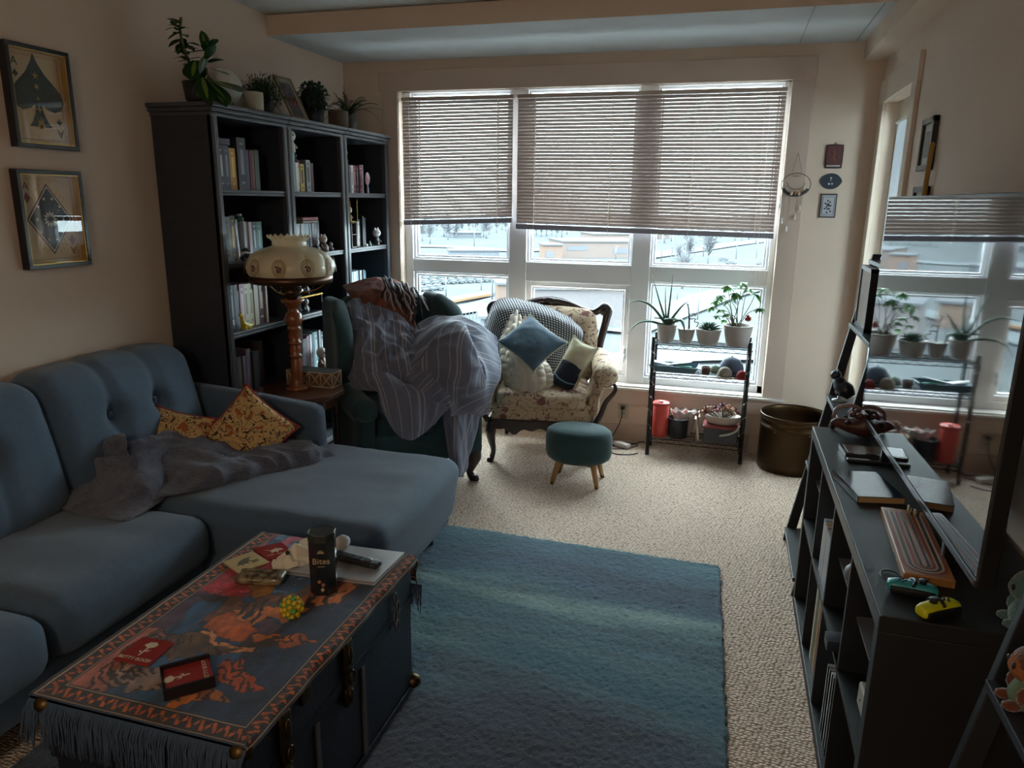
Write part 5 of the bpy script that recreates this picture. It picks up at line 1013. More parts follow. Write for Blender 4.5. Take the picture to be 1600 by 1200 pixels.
b.build('foliage', m_suc, t)
t = thing('umbrella_plant', 'leafy umbrella plant with a coral bloom in the largest diamond-pattern pot', 'plant', (.09, 4.80, ZR)); pot(t, .09, 4.80, ZR, .062, .088, .135, 'diamond')
b, bs = B(), B(); rr = random.Random(8); m_umb = M('umbrella_leaf', '#5f8a4a', .4, col2='#3c6434', ns=18, trans=.4)
p0 = np.array([.08, 4.80, ZR+.12])
for (px, py, Y, s) in ((1137, 447, 4.80, .05), (1160, 443, 4.82, .05), (1125, 462, 4.76, .045), (1150, 458, 4.78, .05), (1180, 460, 4.78, .05), (1187, 482, 4.76, .042), (1118, 470, 4.80, .04), (1142, 470, 4.74, .045), (1112, 480, 4.78, .036), (1126, 484, 4.82, .04), (1136, 490, 4.76, .038), (1120, 494, 4.74, .034), (1168, 452, 4.84, .045), (1131, 500, 4.80, .03)):
    q = at(px, py, Y); bs.tube([p0+[rr.uniform(-.03, .03), rr.uniform(-.02, .02), 0], (p0+q)/2+[rr.uniform(-.02, .02), 0, .03], q], [.0032, .0024, .0016], 5, smooth=10)
    a0 = rr.uniform(0, 6)
    for i in range(10): a = a0+i*.63; b.leaf(q, (math.cos(a), math.sin(a)*.8, rr.uniform(-.7, .45)), s*rr.uniform(.8, 1.2), s*.58, .4, n=5)
bs.build('stem', M('umb_stem', '#5a5a3a', .6), t); b.build('foliage', m_umb, t)
b = B(); c = at(1169, 497, 4.74)
for i in range(26): d = np.array([rr.gauss(0, 1) for _ in range(3)]); d /= np.linalg.norm(d); b.leaf(c, d, .024, .022, .1, n=3, fold=.3)
b.build('bloom', M('coral_bloom', '#b0533e', .6, trans=.2), t)
# middle shelf
ZR = RZ[1]+.0035
t = thing('shallow_tray', 'shallow blue tray of papers and cards on the middle rack shelf', 'tray', (-.27, 4.79, ZR))
b = B(); x0, x1, y0, y1 = -.435, -.125, 4.715, 4.875
P = surf([[(x0+.02, y0+.015, ZR+.002), (x1-.03, y0+.015, ZR+.002)], [(x0+.02, y1-.015, ZR+.002), (x1-.03, y1-.015, ZR+.002)]], 6, 6); b.grid(P)
for pa, pb in (((x0+.02, y0+.015), (x1-.03, y0+.015)), ((x1-.03, y0+.015), (x1-.03, y1-.015)), ((x1-.03, y1-.015), (x0+.02, y1-.015)), ((x0+.02, y1-.015), (x0+.02, y0+.015))):
    cx, cy = (x0+x1)/2, (y0+y1)/2; o_ = lambda p: (p[0]+(.022 if p[0] > cx else -.022), p[1]+(.012 if p[1] > cy else -.012)); qa, qb = o_(pa), o_(pb); b.add([(*pa, ZR+.002), (*pb, ZR+.002), (*qb, ZR+.04), (*qa, ZR+.045)], [(0, 1, 2, 3)])
b.build('tray_body', M('tray_blue', '#4f7080', .5), t, smooth=False, solid=.003)
for nm, lb_, c, ang, s, col, tilt in (('envelope', 'white envelope', (-.36, 4.79, ZR+.045), .3, (.12, .085), '#c9c9cc', 12), ('greeting_card', 'dark green card', (-.25, 4.79, ZR+.052), -.35, (.13, .09), '#3a5048', -12), ('paper_slip', 'bright green paper slip', (-.22, 4.76, ZR+.04), .5, (.10, .012), '#3f9a6a', 6)):
    o = B().rbox(c, (s[0]/2, s[1]/2, .003), .001, 2, rot=Euler((0, math.radians(tilt), ang))).build(nm, M('paper_'+nm, col, .6), t, weld=True); o['label'] = lb_
o = B().lathe([(.022, 0), (.024, .003), (.031, .048), (.028, .048), (.024, .01), (0, .008)], (-.085, 4.76, ZR), 20).build('seedling_pot', M('terracotta_dark', '#5a3c38', .7)); tag(o, 'small brown empty seedling pot on the middle rack shelf', 'pot')
def cap(lb_, x, y, z, r, col, rz, brim='#4a4a50'):
    t = thing('beanie_cap', lb_, 'hat', (x, y, z), rz); mb = M('cap_'+col[1:], col, .85, bump=.2, bs=120)
    Lb().lathe([(r, 0), (r*1.02, r*.35), (r*.92, r*.75), (r*.65, r*1.15), (r*.25, r*1.33), (0, r*1.36)], (0, 0, 0), 26, fn=lambda rr_, zz, a: (rr_*(1-.02*np.abs(np.sin(a*3))), zz)).build('crown', mb, t)
    Lb().ell((0, 0, r*1.37), r*.08, 8).build('button', mb, t)
    th = np.linspace(-1.1, 1.1, 16); P = np.array([[(r*math.sin(a)*s, -r*math.cos(a)*s-(s-1)*r*.5, r*.12-(s-1)*r*.25) for a in th] for s in (.95, 1.2, 1.42)])
    Lb().grid(P).build('brim', mb, t, solid=.004); return t
cap('large dark blue cap on the middle rack shelf', .07, 4.85, ZR, .078, '#3a4454', .5)
cap('grey-beige cap with dark lettering marks at the front of the middle shelf', .032, 4.735, ZR, .045, '#8a8274', 0)
cap('small red cap at the right end of the middle rack shelf', .135, 4.73, ZR, .034, '#8a2e2c', -.2)
cap('small sage green cap behind the beige one, middle shelf', -.03, 4.83, ZR, .038, '#6a7a70', .3)
# bottom shelf
ZR = RZ[2]+.0035
t = thing('lidded_canister', 'tall coral red lidded canister at the left of the bottom rack shelf', 'canister', (-.352, 4.765, ZR))
m_cor = M('coral_plastic', '#c4463f', .35, trans=.1)
B().lathe([(.047, 0), (.05, .004), (.052, .215), (.050, .217)], (-.352, 4.765, ZR), 30).build('body', m_cor, t); B().lathe([(.054, .212), (.055, .216), (.055, .228), (.05, .232), (.02, .231), (.018, .238), (.008, .240), (0, .240)], (-.352, 4.765, ZR), 30).build('lid', m_cor, t)
t = thing('black_bucket', 'small round black bucket with a white tag inside, on the bottom rack shelf', 'bucket', (-.235, 4.775, ZR))
B().lathe([(.056, 0), (.060, .004), (.068, .13), (.070, .133), (.066, .133), (.057, .012), (0, .010)], (-.235, 4.775, ZR), 30).build('body', M('bucket_black', '#1b2027', .4), t); B().box((-.27, 4.76, ZR+.06), (-.245, 4.762, ZR+.126), rot=E_(0, 20, 0)).build('tag', M('tag_white', '#d0d0d0', .5), t, smooth=False)
t = thing('scalloped_bowl', 'white scalloped bowl with red and white packets behind the black bucket', 'bowl', (-.20, 4.86, ZR))
B().lathe([(.04, 0), (.05, .02), (.07, .10), (.095, .165), (.092, .166), (.066, .10), (.045, .02), (0, .016)], (-.20, 4.835, ZR), 60, sc=(1, .5), fn=lambda r, z, a: (r*(1+.03*np.sin(a*9)*(z/.16)), z+.008*np.sin(a*9)*(z/.16)**4)).build('body', M('bowl_white', '#b4aaa6', .5), t)
for k, (x, c) in enumerate(((-.185, '#b0503e'), (-.155, '#c9c2be'), (-.21, '#c9b8b4'))): B().rbox((x, 4.835, ZR+.14), (.03, .006, .03), .005, 4, rot=E_(10*k, 15-20*k, 20*k)).build('packet', M('packet_'+c[1:], c, .4), t)
t = thing('storage_box', 'dark storage box with a red lid on the bottom rack shelf', 'box', (.03, 4.79, ZR))
B().box((-.07, 4.715, ZR), (.14, 4.885, ZR+.095)).build('body', M('box_slate', '#3a3c42', .5), t, smooth=False, bevel=.004); B().box((-.078, 4.709, ZR+.0955), (.147, 4.891, ZR+.112)).build('lid', M('box_red', '#7a3030', .5), t, smooth=False, bevel=.004)
for nm, y, c, rz_, lb_ in (('notebook', 4.75, '#b9aa98', 10, 'cream notebook leaning between the black bucket and the storage box'), ('notebook', 4.80, '#a84a3e', -6, 'red and cream notebook leaning against the dark storage box')):
    t = thing(nm, lb_, 'book', (-.115, y, ZR)); B().box((-.118, y-.03, ZR+.001), (-.112, y+.06, ZR+.15), rot=E_(0, -rz_, 0)).build('cover', M('nb_'+c[1:], c, .6), t, smooth=False); B().box((-.1115, y-.028, ZR+.004), (-.108, y+.058, ZR+.147), rot=E_(0, -rz_, 0)).build('pages', m_page, t, smooth=False)
ZB = ZR+.1125
t = thing('flower_planter', 'oval white planter of dried plum and cream flowers on the storage box', 'planter', (.04, 4.79, ZB))
B().lathe([(.07, 0), (.09, .01), (.105, .055), (.108, .058), (.102, .058), (.085, .015), (0, .012)], (.04, 4.79, ZB), 40, sc=(1.08, .62)).build('planter_body', M('planter_white', '#b5aaa2', .5), t)
rr = random.Random(12); cols = ['#5a2c40', '#8a5a5c', '#c4ac8a', '#b98a78', '#4a2838', '#a87a5a']; bl = [B() for _ in cols]; bst = B()
for i in range(40):
    a = rr.uniform(0, 6.28); q = rr.random()**.5; c = np.array([.03+.115*q*math.cos(a), 4.78+.06*q*math.sin(a), ZB+.075+.045*(1-q*q)+rr.uniform(-.012, .012)]); k = rr.randrange(len(cols)); s = rr.uniform(.014, .024)
    bst.tube([(.04, 4.79, ZB+.02), c], .0015, 4)
    for j in range(9): d = np.array([rr.gauss(0, 1), rr.gauss(0, 1), rr.gauss(.4, 1)]); d /= np.linalg.norm(d); bl[k].leaf(c, d, s, s*.9, .2, n=3, fold=.35)
bst.build('stem', M('dry_stem', '#5a5038', .8), t)
for k, c in enumerate(cols): bl[k].build('blossom', M('bloom_'+c[1:], c, .8, trans=.15), t)
t = thing('curved_tube', 'pale curved plastic tube hanging over the front of the storage box', 'tube', (.1, 4.70, ZR+.05))
B().tube([(.148, 4.695, ZR+.135), (.13, 4.692, ZR+.10), (.09, 4.69, ZR+.075), (.03, 4.69, ZR+.058)], .007, 8, smooth=20).build('body', M('tube_pale', '#a8a29c', .4), t)
# ================================================================== BRASS PLANTER POT
t = thing('brass_pot', 'large empty dark brass pot with a rolled rim beside the wire rack', 'pot', (.475, 4.745, 0))
pr = [(.19, 0), (.2, .004), (.203, .05), (.203, .27), (.207, .276), (.207, .286), (.202, .292), (.202, .318), (.207, .324), (.207, .332), (.204, .338), (.207, .346), (.210, .352), (.207, .357), (.201, .354), (.197, .34), (.195, .30), (.195, .02), (0, .015)]
B().lathe(pr, (.475, 4.745, 0), 60).build('body', M('aged_brass', '#4c3924', .36, .9, col2='#33281c', ns=4, contrast=.35), t)
b = B()
for a in (-2.2, -1.2, -.2, .8): b.ell((.475+.205*math.cos(a), 4.745+.205*math.sin(a), .268), .006, 8)
b.build('rivets', m_br, t)
# ================================================================== WALL PIECES RIGHT OF THE WINDOW
m_lt = M('ornament_black', '#16161a', .5)
def wall_plate(name, lb_, cat, poly, parts):
    xs_ = [p[0] for p in poly]; zs_ = [p[1] for p in poly]; t = thing(name, lb_, cat, (sum(xs_)/len(xs_), YW, min(zs_)))
    return t
t = wall_plate('wall_plaque', 'small dark red rounded plaque with a pale caption strip, topmost of three', 'plaque', [(.505, 1.832), (.605, 1.97)], 0)
B().rbox((.555, YW-.006, 1.90), (.05, .006, .069), .006, 4).build('frame', m_lt, t); B().box((.513, YW-.0135, 1.84), (.597, YW-.0118, 1.962)).build('face', M('plaque_red', '#3f2022', .5, col2='#5a2a28', ns=18), t, smooth=False)
B().tube([(.552, YW-.014, 1.935), (.556, YW-.014, 1.91), (.55, YW-.014, 1.895), (.562, YW-.014, 1.88), (.56, YW-.014, 1.862)], .0025, 5, smooth=12).build('motif', M('motif_orange', '#a0502e', .5), t); B().box((.517, YW-.0142, 1.842), (.593, YW-.0134, 1.85)).build('caption_strip', M('strip_pale', '#a8a2a0', .5), t, smooth=False)
B().tube([(.545, YW-.004, 1.968), (.555, YW-.004, 1.982), (.565, YW-.004, 1.968)], .002, 5).build('hanger', m_lt, t)
t = wall_plate('planchette_plaque', 'blue-black almond-shaped plaque with pale marks, middle of three', 'plaque', [(.488, 1.71), (.615, 1.81)], 0)
poly = [(.0635*math.copysign(abs(math.cos(a))**1.0, math.cos(a)), .046*math.sin(a)*(1-.35*abs(math.cos(a))**4)) for a in np.linspace(0, 2*np.pi, 49)[:-1]]
B().prism([(.5515+p, 1.757+q) for p, q in poly], lambda a, b_, w_: (a, YW-w_, b_), .009).build('plate', M('plaque_blue', '#1f2a36', .5), t, smooth=False, bevel=.002)
b = B(); b.ell((.5515, YW-.010, 1.776), (.006, .0015, .006), 10).ell((.5515, YW-.010, 1.762), (.003, .0015, .005), 8)
for k in (-1, 1): b.ell((.5515+k*.009, YW-.010, 1.742), (.007, .0015, .006), 10)
b.build('motif', M('motif_pale', '#9aa8b0', .5), t)
t = wall_plate('card_plaque', 'framed playing-card-back picture with a floral scroll, lowest of three', 'plaque', [(.506, 1.544), (.597, 1.683)], 0)
B().box((.505, YW-.012, 1.543), (.598, YW, 1.684)).build('frame', m_lt, t, smooth=False, bevel=.002); B().box((.511, YW-.0135, 1.55), (.592, YW-.0115, 1.677)).build('face', M('card_face', '#a8abb2', .5), t, smooth=False)
b = B(); f = lambda u, v: (.5515+u, YW-.0142, 1.6135+v)
for s in (.037, .032): b.tube([f(-s, -.058*s/.037), f(s, -.058*s/.037), f(s, .058*s/.037), f(-s, .058*s/.037), f(-s, -.058*s/.037)], .0012, 4)
for k in range(14): a = k*.9; r = .004+.0022*k; b.ell(f(r*math.cos(a)*.7, r*math.sin(a)*1.3), (.006, .0012, .005), 8)
b.build('scrollwork', M('card_ink', '#2a2e3a', .5), t)
dc = thing('moon_catcher', 'thin wire moon wall hanging with pale crystals, beside the blind', 'wall hanging', (.355, YW-.03, 1.45))
mw = M('thin_wire', '#4a4540', .5); b = B(); cx, cz, r = .355, 1.735, .083; yy = YW-.03
a = np.linspace(0, 2*np.pi, 60); b.tube(np.stack([cx+r*np.cos(a), yy+0*a, cz+r*np.sin(a)*.82], -1), .0022, 5); a = np.linspace(math.pi*1.02, 2*math.pi*.98, 40); b.tube(np.stack([cx+.052*np.cos(a), yy+0*a, cz+.018+.045*np.sin(a)], -1), .0018, 5)
for s in (-1, 1): b.tube([(.35, yy, 1.92), (cx+s*.028, yy, cz+.075)], .0008, 4)
b.build('wire_ring', mw, dc); B().box((.342, YW-.006, 1.905), (.358, YW, 1.945)).build('hook', M('clear_hook', '#8d8a84', .2), dc, smooth=False)
a = np.linspace(3.5, 5.9, 24); P = np.array([[(cx+r*k*math.cos(q), yy-.004, cz+r*k*math.sin(q)*.82) for q in a] for k in (.80, 1.04)]); B().grid(P).build('crescent', M('crescent_dark', '#3a3f40', .4), dc, solid=.004)
B().lathe([(.022, 0), (.022, .002), (0, .003)], (cx, yy-.004, cz+.05), 20).build('disc', M('disc_grey', '#807a72', .5), dc)
for k, (dx, c) in enumerate(((-.022, '#c9b8a8'), (.0, '#8a5a44'), (.022, '#d0b09a'))): B().ell((cx+dx, yy-.01, cz-.05), (.009, .006, .013), 8).build('shell', M('shell_'+c[1:], c, .4), dc)
for dx, z1, z2 in ((-.08, 1.62, 1.59), (-.06, 1.545, 1.50), (-.03, 1.50, 1.45), (.012, 1.56, 1.525), (.035, 1.605, 1.575)):
    s = B().tube([(cx+dx, yy, cz-.06), (cx+dx, yy, z1)], .0006, 4).build('thread', mw, dc); B().lathe([(0, 0), (.006, .012), (.005, .03), (0, .042)], (cx+dx, yy, z2), 6).build('crystal', M('crystal_white', '#d8dcdc', .15), s, smooth=False)
# ================================================================== CONSOLE
KX0, KX1, KY0, KY1, KZ = .37, .762, 1.575, 3.015, .77
m_k = M('console_black', '#15171b', .5, col2='#101216', ns=9, stretch=(2, 2, 12)); m_ke = M('console_edge', '#3a3b40', .4)
k = thing('cube_console', 'low black cube-shelf console under the television along the right wall', 'console', ((KX0+KX1)/2, (KY0+KY1)/2, 0))
B().box((KX0, KY0, KZ-.038), (KX1, KY1, KZ)).build('top_panel', m_k, k, smooth=False, bevel=.002); B().box((KX0, KY0, 0), (KX1, KY1, .038)).build('bottom_panel', m_k, k, smooth=False, bevel=.002)
for y in (KY0, KY1-.038): B().box((KX0, y, .038), (KX1, y+.038, KZ-.038)).build('end_panel', m_k, k, smooth=False, bevel=.002)
CY = [KY0+.038+i*(KY1-KY0-.076-.048)/4+i*.016 for i in range(4)]; CWD = (KY1-KY0-.076-.048)/4     # cubby starts, near to far
for i in range(1, 4): B().box((KX0+.002, CY[i]-.016, .038), (KX1, CY[i], KZ-.038)).build('divider', m_k, k, smooth=False)
B().box((KX0+.002, KY0+.038, .377), (KX1, KY1-.038, .393)).build('middle_shelf', m_k, k, smooth=False); B().box((KX1-.006, KY0+.03, .03), (KX1, KY1-.03, KZ-.03)).build('back_panel', m_k, k, smooth=False)
B().box((KX0-.0015, KY0, KZ-.036), (KX0, KY1, KZ-.003)).build('edge_band', m_ke, k, smooth=False)
for i in (0, 1, 3): B().box((KX0+.03, CY[i], .555), (KX1-.01, CY[i]+CWD, .561)).build('shelf_insert', M('insert_grey', '#6a6c72', .35), k, smooth=False)
# things in the cubbies (i = 0 nearest)
def upright(nm, lb_, y, z, wd, h, dp, c, cat, grp=None, x0=None, spine=None):
    x0 = KX0+.03 if x0 is None else x0; b = B().box((x0, y, z), (x0+.004, y+wd, z+h)).box((x0, y, z), (x0+dp, y+.0018, z+h)).box((x0, y+wd-.0018, z), (x0+dp, y+wd, z+h)); b.box((x0+.004, y+.0018, z+.002), (x0+dp-.003, y+wd-.0018, z+h-.003), 1)
    if spine: b.box((x0-.0005, y+wd*.2, z+h*.2), (x0, y+wd*.8, z+h*.75), 2)
    return tag(b.build(nm, [M('case_'+c[1:], c, .35), m_page, M('case_'+(spine or c)[1:], spine or c, .4)], smooth=False), lb_, cat, grp)
y = CY[2]+.02; dv = ['#8a8d94', '#b9bcc2', '#c9ccd0', '#aab0b8', '#bcc0c8', '#9aa2ae', '#c4c6cc', '#a8aab4', '#8d6f9a', '#c0c4ca', '#c4934a', '#b0b4bc', '#9aa0a8', '#c9ccd0']
for i, c in enumerate(dv): upright('disc_case', '%s disc case, %s from the far end of the upright row in the upper cubby' % (cn(c), ORD[len(dv)-1-i]), y, .3935, .0145, .19, .135, c, 'disc case', 'disc cases in the upper cubby', KX0+.012); y += .0152
for i, (wd, h, c, n_) in enumerate(((.035, .31, '#b9aa94', 'cream'), (.03, .30, '#2f6a52', 'green'), (.045, .29, '#9a6a34', 'orange-brown'), (.03, .28, '#7a4a38', 'rust'), (.03, .27, '#3a4450', 'slate'))): upright('tall_book', 'tall %s book standing in the lower cubby under the disc cases' % n_, CY[2]+.03+[.19, .155, .105, .07, .035][i], .0385, wd, h, .25, c, 'book', 'tall books in the lower cubby', KX0+.02)
for i, (wd, c, n_) in enumerate(((.012, '#c0c4c8', 'white'), (.010, '#8d9aa4', 'pale blue'), (.012, '#d0d0d0', 'bright white'), (.016, '#6a7278', 'grey'), (.014, '#9aa6ac', 'blue-grey'))): upright('magazine', 'thin %s magazine standing in the lower cubby before the tall books' % n_, CY[1]+.05+i*.035, .0385, wd, .27-.01*i, .21, c, 'magazine', 'magazines in the lower cubby', KX0+.015)
t = thing('records_frame', 'tan framed picture propped in the far lower cubby', 'frame', (KX0+.06, CY[3]+.17, .0385)); B().box((KX0+.05, CY[3]+.03, .0385), (KX0+.07, CY[3]+.30, .33)).build('frame_moulding', M('frame_tan', '#6a5a48', .5), t, smooth=False); B().box((KX0+.0485, CY[3]+.045, .053), (KX0+.0505, CY[3]+.285, .315)).build('print', M('print_tan', '#8a7a64', .6, col2='#5a5044', ns=10), t, smooth=False)
t = thing('framed_photo', 'small silver-framed photo standing in the far upper cubby', 'frame', (KX0+.05, CY[3]+.2, .3935)); B().box((KX0+.05, CY[3]+.10, .3935), (KX0+.062, CY[3]+.24, .53)).build('frame_moulding', M('frame_silver', '#a0a2a6', .3, .6), t, smooth=False); B().box((KX0+.049, CY[3]+.112, .405), (KX0+.0505, CY[3]+.228, .518)).build('print', M('print_tan', '#8a7a64'), t, smooth=False)
fig('glass_figurine', 'small clear and brown glass figurine in the far upper cubby', KX0+.03, CY[3]+.06, .3935, .08, '#6a5a50', '#b0b4b8')
t = thing('round_speaker', 'small grey ball speaker in the upper cubby beside the disc cases', 'speaker', (KX0+.06, CY[1]+.16, .5615)); B().ell((KX0+.05, CY[1]+.16, .5945), .033, 18).build('body', M('speaker_grey', '#77797e', .5), t); B().lathe([(.02, 0), (.018, .006)], (KX0+.05, CY[1]+.16, .5615), 14).build('foot', m_blk, t)
t = thing('charging_dock', 'dark blue charging dock jutting from the upper cubby below the ball speaker', 'dock', (KX0+.03, CY[1]+.10, .3935)); B().rbox((KX0+.03, CY[1]+.09, .412), (.05, .03, .018), .006, 4).build('body', M('dock_navy', '#20242f', .35), t)
t = thing('game_controller', 'pale grey game controller standing in the upper cubby', 'controller', (KX0+.1, CY[1]+.05, .3935)); B().rbox((KX0+.12, CY[1]+.04, .455), (.015, .03, .06), .012, 5).build('body', M('pad_grey', '#9a9a9c', .4), t); b = B(); b.ell((KX0+.104, CY[1]+.035, .475), .006, 8).ell((KX0+.104, CY[1]+.045, .44), .006, 8); b.build('buttons', m_blk, t)
t = thing('game_console', 'white box-shaped games console in the nearest upper cubby', 'console', (KX0+.1, CY[0]+.1, .3935)); B().box((KX0+.03, CY[0]+.02, .3935), (KX0+.25, CY[0]+.20, .455)).build('body', M('console_white', '#a9a296', .4), t, smooth=False, bevel=.006); B().ell((KX0+.029, CY[0]+.16, .425), (.001, .004, .004), 8).build('button', m_blk, t)
o = B().box((KX0+.04, CY[1]+.05, .562), (KX0+.22, CY[1]+.10, .57)).box((KX0+.04, CY[1]+.05, .5705), (KX0+.21, CY[1]+.10, .578)).build('slim_case', M('case_dark', '#44464c', .4), smooth=False); tag(o, 'dark slim case lying on the insert shelf beside the ball speaker', 'case')
# ================================================================== TELEVISION
TZ0, TZ1, TH2 = .838-KZ, 1.650-KZ, .683
tv = thing('television', 'large flat television on the console, its dark screen mirroring the window', 'television', (.545, 2.3125, KZ), .0176)
Lb().box((0, -TH2, TZ0), (.035, TH2, TZ1)).box((.035, -.45, TZ0+.1), (.07, .45, TZ0+.55)).build('housing', M('tv_housing', '#101114', .35), tv, smooth=False, bevel=.003)
m_scr = M('tv_screen', '#050507', .035, ior=2.8, bump=.012, bs=6)
Lb().box((-.0015, -TH2+.008, TZ0+.020), (0, TH2-.008, TZ1-.008)).build('screen', m_scr, tv, smooth=False)
Lb().box((-.004, -TH2, TZ0-.002), (.004, TH2, TZ0+.018)).build('bezel', M('tv_bezel', '#3a3c42', .25, .6), tv, smooth=False, bevel=.002)
for y in (-.43, .30): Lb().box((-.10, y-.012, .0005), (.12, y+.012, .012)).box((.004, y-.012, .012), (.03, y+.012, TZ0+.03)).build('foot', M('tv_housing', '#101114'), tv, smooth=False, bevel=.003)
# ================================================================== THINGS ON THE CONSOLE
t = thing('cribbage_board', 'wooden cribbage board with red, blue and natural tracks and pegs', 'board game', (.50, 1.95, KZ))
cx, cy, ang = .512, 1.955, math.radians(-3); hw, hl, th = .054, .205, .022
def lp(u, v, w_): c, s = math.cos(ang), math.sin(ang); return np.array([cx+u*c-v*s, cy+u*s+v*c, KZ+w_])
m_bd = M('board_maple', '#a8733e', .35, col2='#8f5e30', ns=6, stretch=(10, 1, 4), coat=.3)
b = B(); b.prism([(-hw, -hl), (hw, -hl), (hw, hl), (-hw, hl)], lambda a, c, w_: lp(a, c, w_+.0005), th); b.build('board', m_bd, t, smooth=False, bevel=.003)
def track(r, w_, c, nm, h):
    pts = []; ys = -hl+.058; ye = hl-.03
    L = [(r, ye)]+[(r, ye+(ys-ye)*i/6) for i in range(1, 7)]; arc = [(r*math.cos(q), ys-r*math.sin(q)) for q in np.linspace(0, math.pi, 17)[1:-1]]; Rr = [(-r, ys+(ye-ys)*i/6) for i in range(7)]
    P = np.array(L+arc+Rr); T = np.gradient(P, axis=0); T /= np.linalg.norm(T, axis=1, keepdims=True); N = np.stack([-T[:, 1], T[:, 0]], -1)
    B().grid(np.array([[lp(*(p+n*s*w_), th+h) for s in (-.5, .5)] for p, n in zip(P, N)])).build(nm, M('track_'+c[1:], c, .4), t)
track(.0455, .007, '#7a2c22', 'track_red', .0012); track(.038, .0035, '#c4a884', 'track_line', .0013); track(.032, .007, '#2e3442', 'track_blue', .0012); track(.0255, .003, '#c4a884', 'track_line', .0013); track(.0195, .007, '#7a2c22', 'track_red', .0012); track(.008, .006, '#3a3f4a', 'track_blue', .0012)
b = B(); 
for (u, v, c) in ((.0, .19, 0), (.012, .165, 0), (.006, .17, 1), (.02, .16, 1)):
    p = lp(u+.012, v, th); B().tube([p, p+[0, 0, .02]], [.0022, .003], 8).build('peg', [M('peg_cream', '#c9b892', .4), M('peg_navy', '#20263a', .4)][c], t)
for nm, lb_, c, s, rz_, col, ecol in (('hardback_book', 'glossy dark blue hardback lying near the front edge of the console', (.462, 2.345, KZ), (.068, .108, .011), 12, '#3a434f', '#a8875a'), ('disc_box', 'flat dark case with a brown picture lying behind the glossy hardback', (.52, 2.70, KZ), (.085, .055, .010), 4, '#2a2624', '#1a1a1c')):
    t = thing(nm, lb_, 'book', c, math.radians(rz_)); x, y, z = s
    Lb().box((-x, -y, .0005), (x, y, .0025)).box((-x, -y, 2*z-.002), (x, y, 2*z)).box((-x, -y, .0005), (-x+.003, y, 2*z)).build('cover', M('cov_'+col[1:], col, .12, col2='#20262e', ns=14, coat=.6), t, smooth=False); Lb().box((-x+.003, -y+.001, .0026), (x-.002, y-.001, 2*z-.0022)).build('pages', M('pages_'+ecol[1:], ecol, .7), t, smooth=False)
    if nm == 'disc_box': Lb().box((-x+.01, -y+.01, 2*z), (x-.01, y-.01, 2*z+.0006)).build('picture', M('case_picture', '#6a5040', .3, col2='#3a302a', ns=20), t, smooth=False)
# reddish carved animal skull ornament
t = thing('animal_sculpture', 'reddish brown carved animal head ornament at the far end of the console', 'sculpture', (.50, 2.90, KZ)); m_rd = M('carved_red', '#5a342c', .45, col2='#3c241f', ns=14)
def skl(P):
    P = P.copy(); u = P[..., 0]; k = np.clip((-u+.02)/.10, 0, 1); P[..., 1] *= 1-.55*k; P[..., 2] *= 1-.5*k; P[..., 2] += .012*np.sin(u*55)*np.clip(P[..., 2]/.03, 0, 1); return P
h = B().ell((.515, 2.93, KZ+.045), (.095, .06, .045), 28, fn=skl).build('head', m_rd, t); b = B()
for s in (-1, 1): b.ell((.475, 2.93+s*.035-.004, KZ+.06), (.011, .008, .009), 10)
b.build('eye', m_blk, h); b = B()
for i in range(7): a = i*.9; b.ell((.52+.03*math.cos(a), 2.925+.03*math.sin(a), KZ+.088), (.016, .014, .012), 8)
b.build('crest', m_rd, h); B().tube([(.44, 3.0, KZ+.05), (.45, 3.0, KZ+.085), (.50, 3.0, KZ+.10), (.55, 3.0, KZ+.08)], [.006, .008, .008, .005], 8, smooth=18).build('horn', M('horn_pale', '#8a7470', .4), h)
B().tube([(.44, 3.0, KZ+.006), (.44, 2.97, KZ+.05)], .01, 8).build('base_stem', m_rd, t)
def joy(lb_, p, rz_, col, cap_):
    t = thing('game_controller', lb_, 'controller', (*p, KZ), rz_); m = M('joy_'+col[1:], col, .35)
    Lb().rbox((0, 0, .0145), (.052, .018, .014), .012, 6, fn=lambda v: v-np.stack([0*v[..., 0], .004*(v[..., 0]/.05)**2, 0*v[..., 0]], -1)).build('shell', m, t, weld=True)
    Lb().lathe([(.008, 0), (.008, .006), (.0095, .008), (.008, .010), (0, .009)], (-.012 if cap_ else .02, 0, .028), 14).build('thumbstick', m_blk, t)
    for dx, dy in ((0, .006), (0, -.006), (.006, 0), (-.006, 0)): Lb().lathe([(.0032, 0), (.003, .002), (0, .002)], ((.024 if cap_ else -.02)+dx, dy, .0282), 10).build('button', m_blk, t)
    Lb().rbox((0, -.021, .012), (.045, .004, .008), .003, 4).build('grip_rail', m_blk, t); Lb().tube([(.0, -.018, .026), (.006, 0, .031), (0, .018, .026), (-.01, .022, .01)], .004, 6, smooth=14).build('strap', m_blk, t); return t
joy('turquoise handheld controller half beside the end of the cribbage board', (.455, 1.70), -.12, '#2a8a92', False); joy('yellow handheld controller half nearest the console end', (.487, 1.622), .62, '#c4c41e', True)
t = thing('wrist_strap_cord', 'thin black looped wrist cord lying by the turquoise controller', 'cord', (.43, 1.76, KZ)); a = np.linspace(0, 5.6, 30); B().tube(np.stack([.425+.022*np.cos(a), 1.765+.03*np.sin(a), KZ+.004+0*a], -1), .0022, 6).build('loop', m_blk, t)
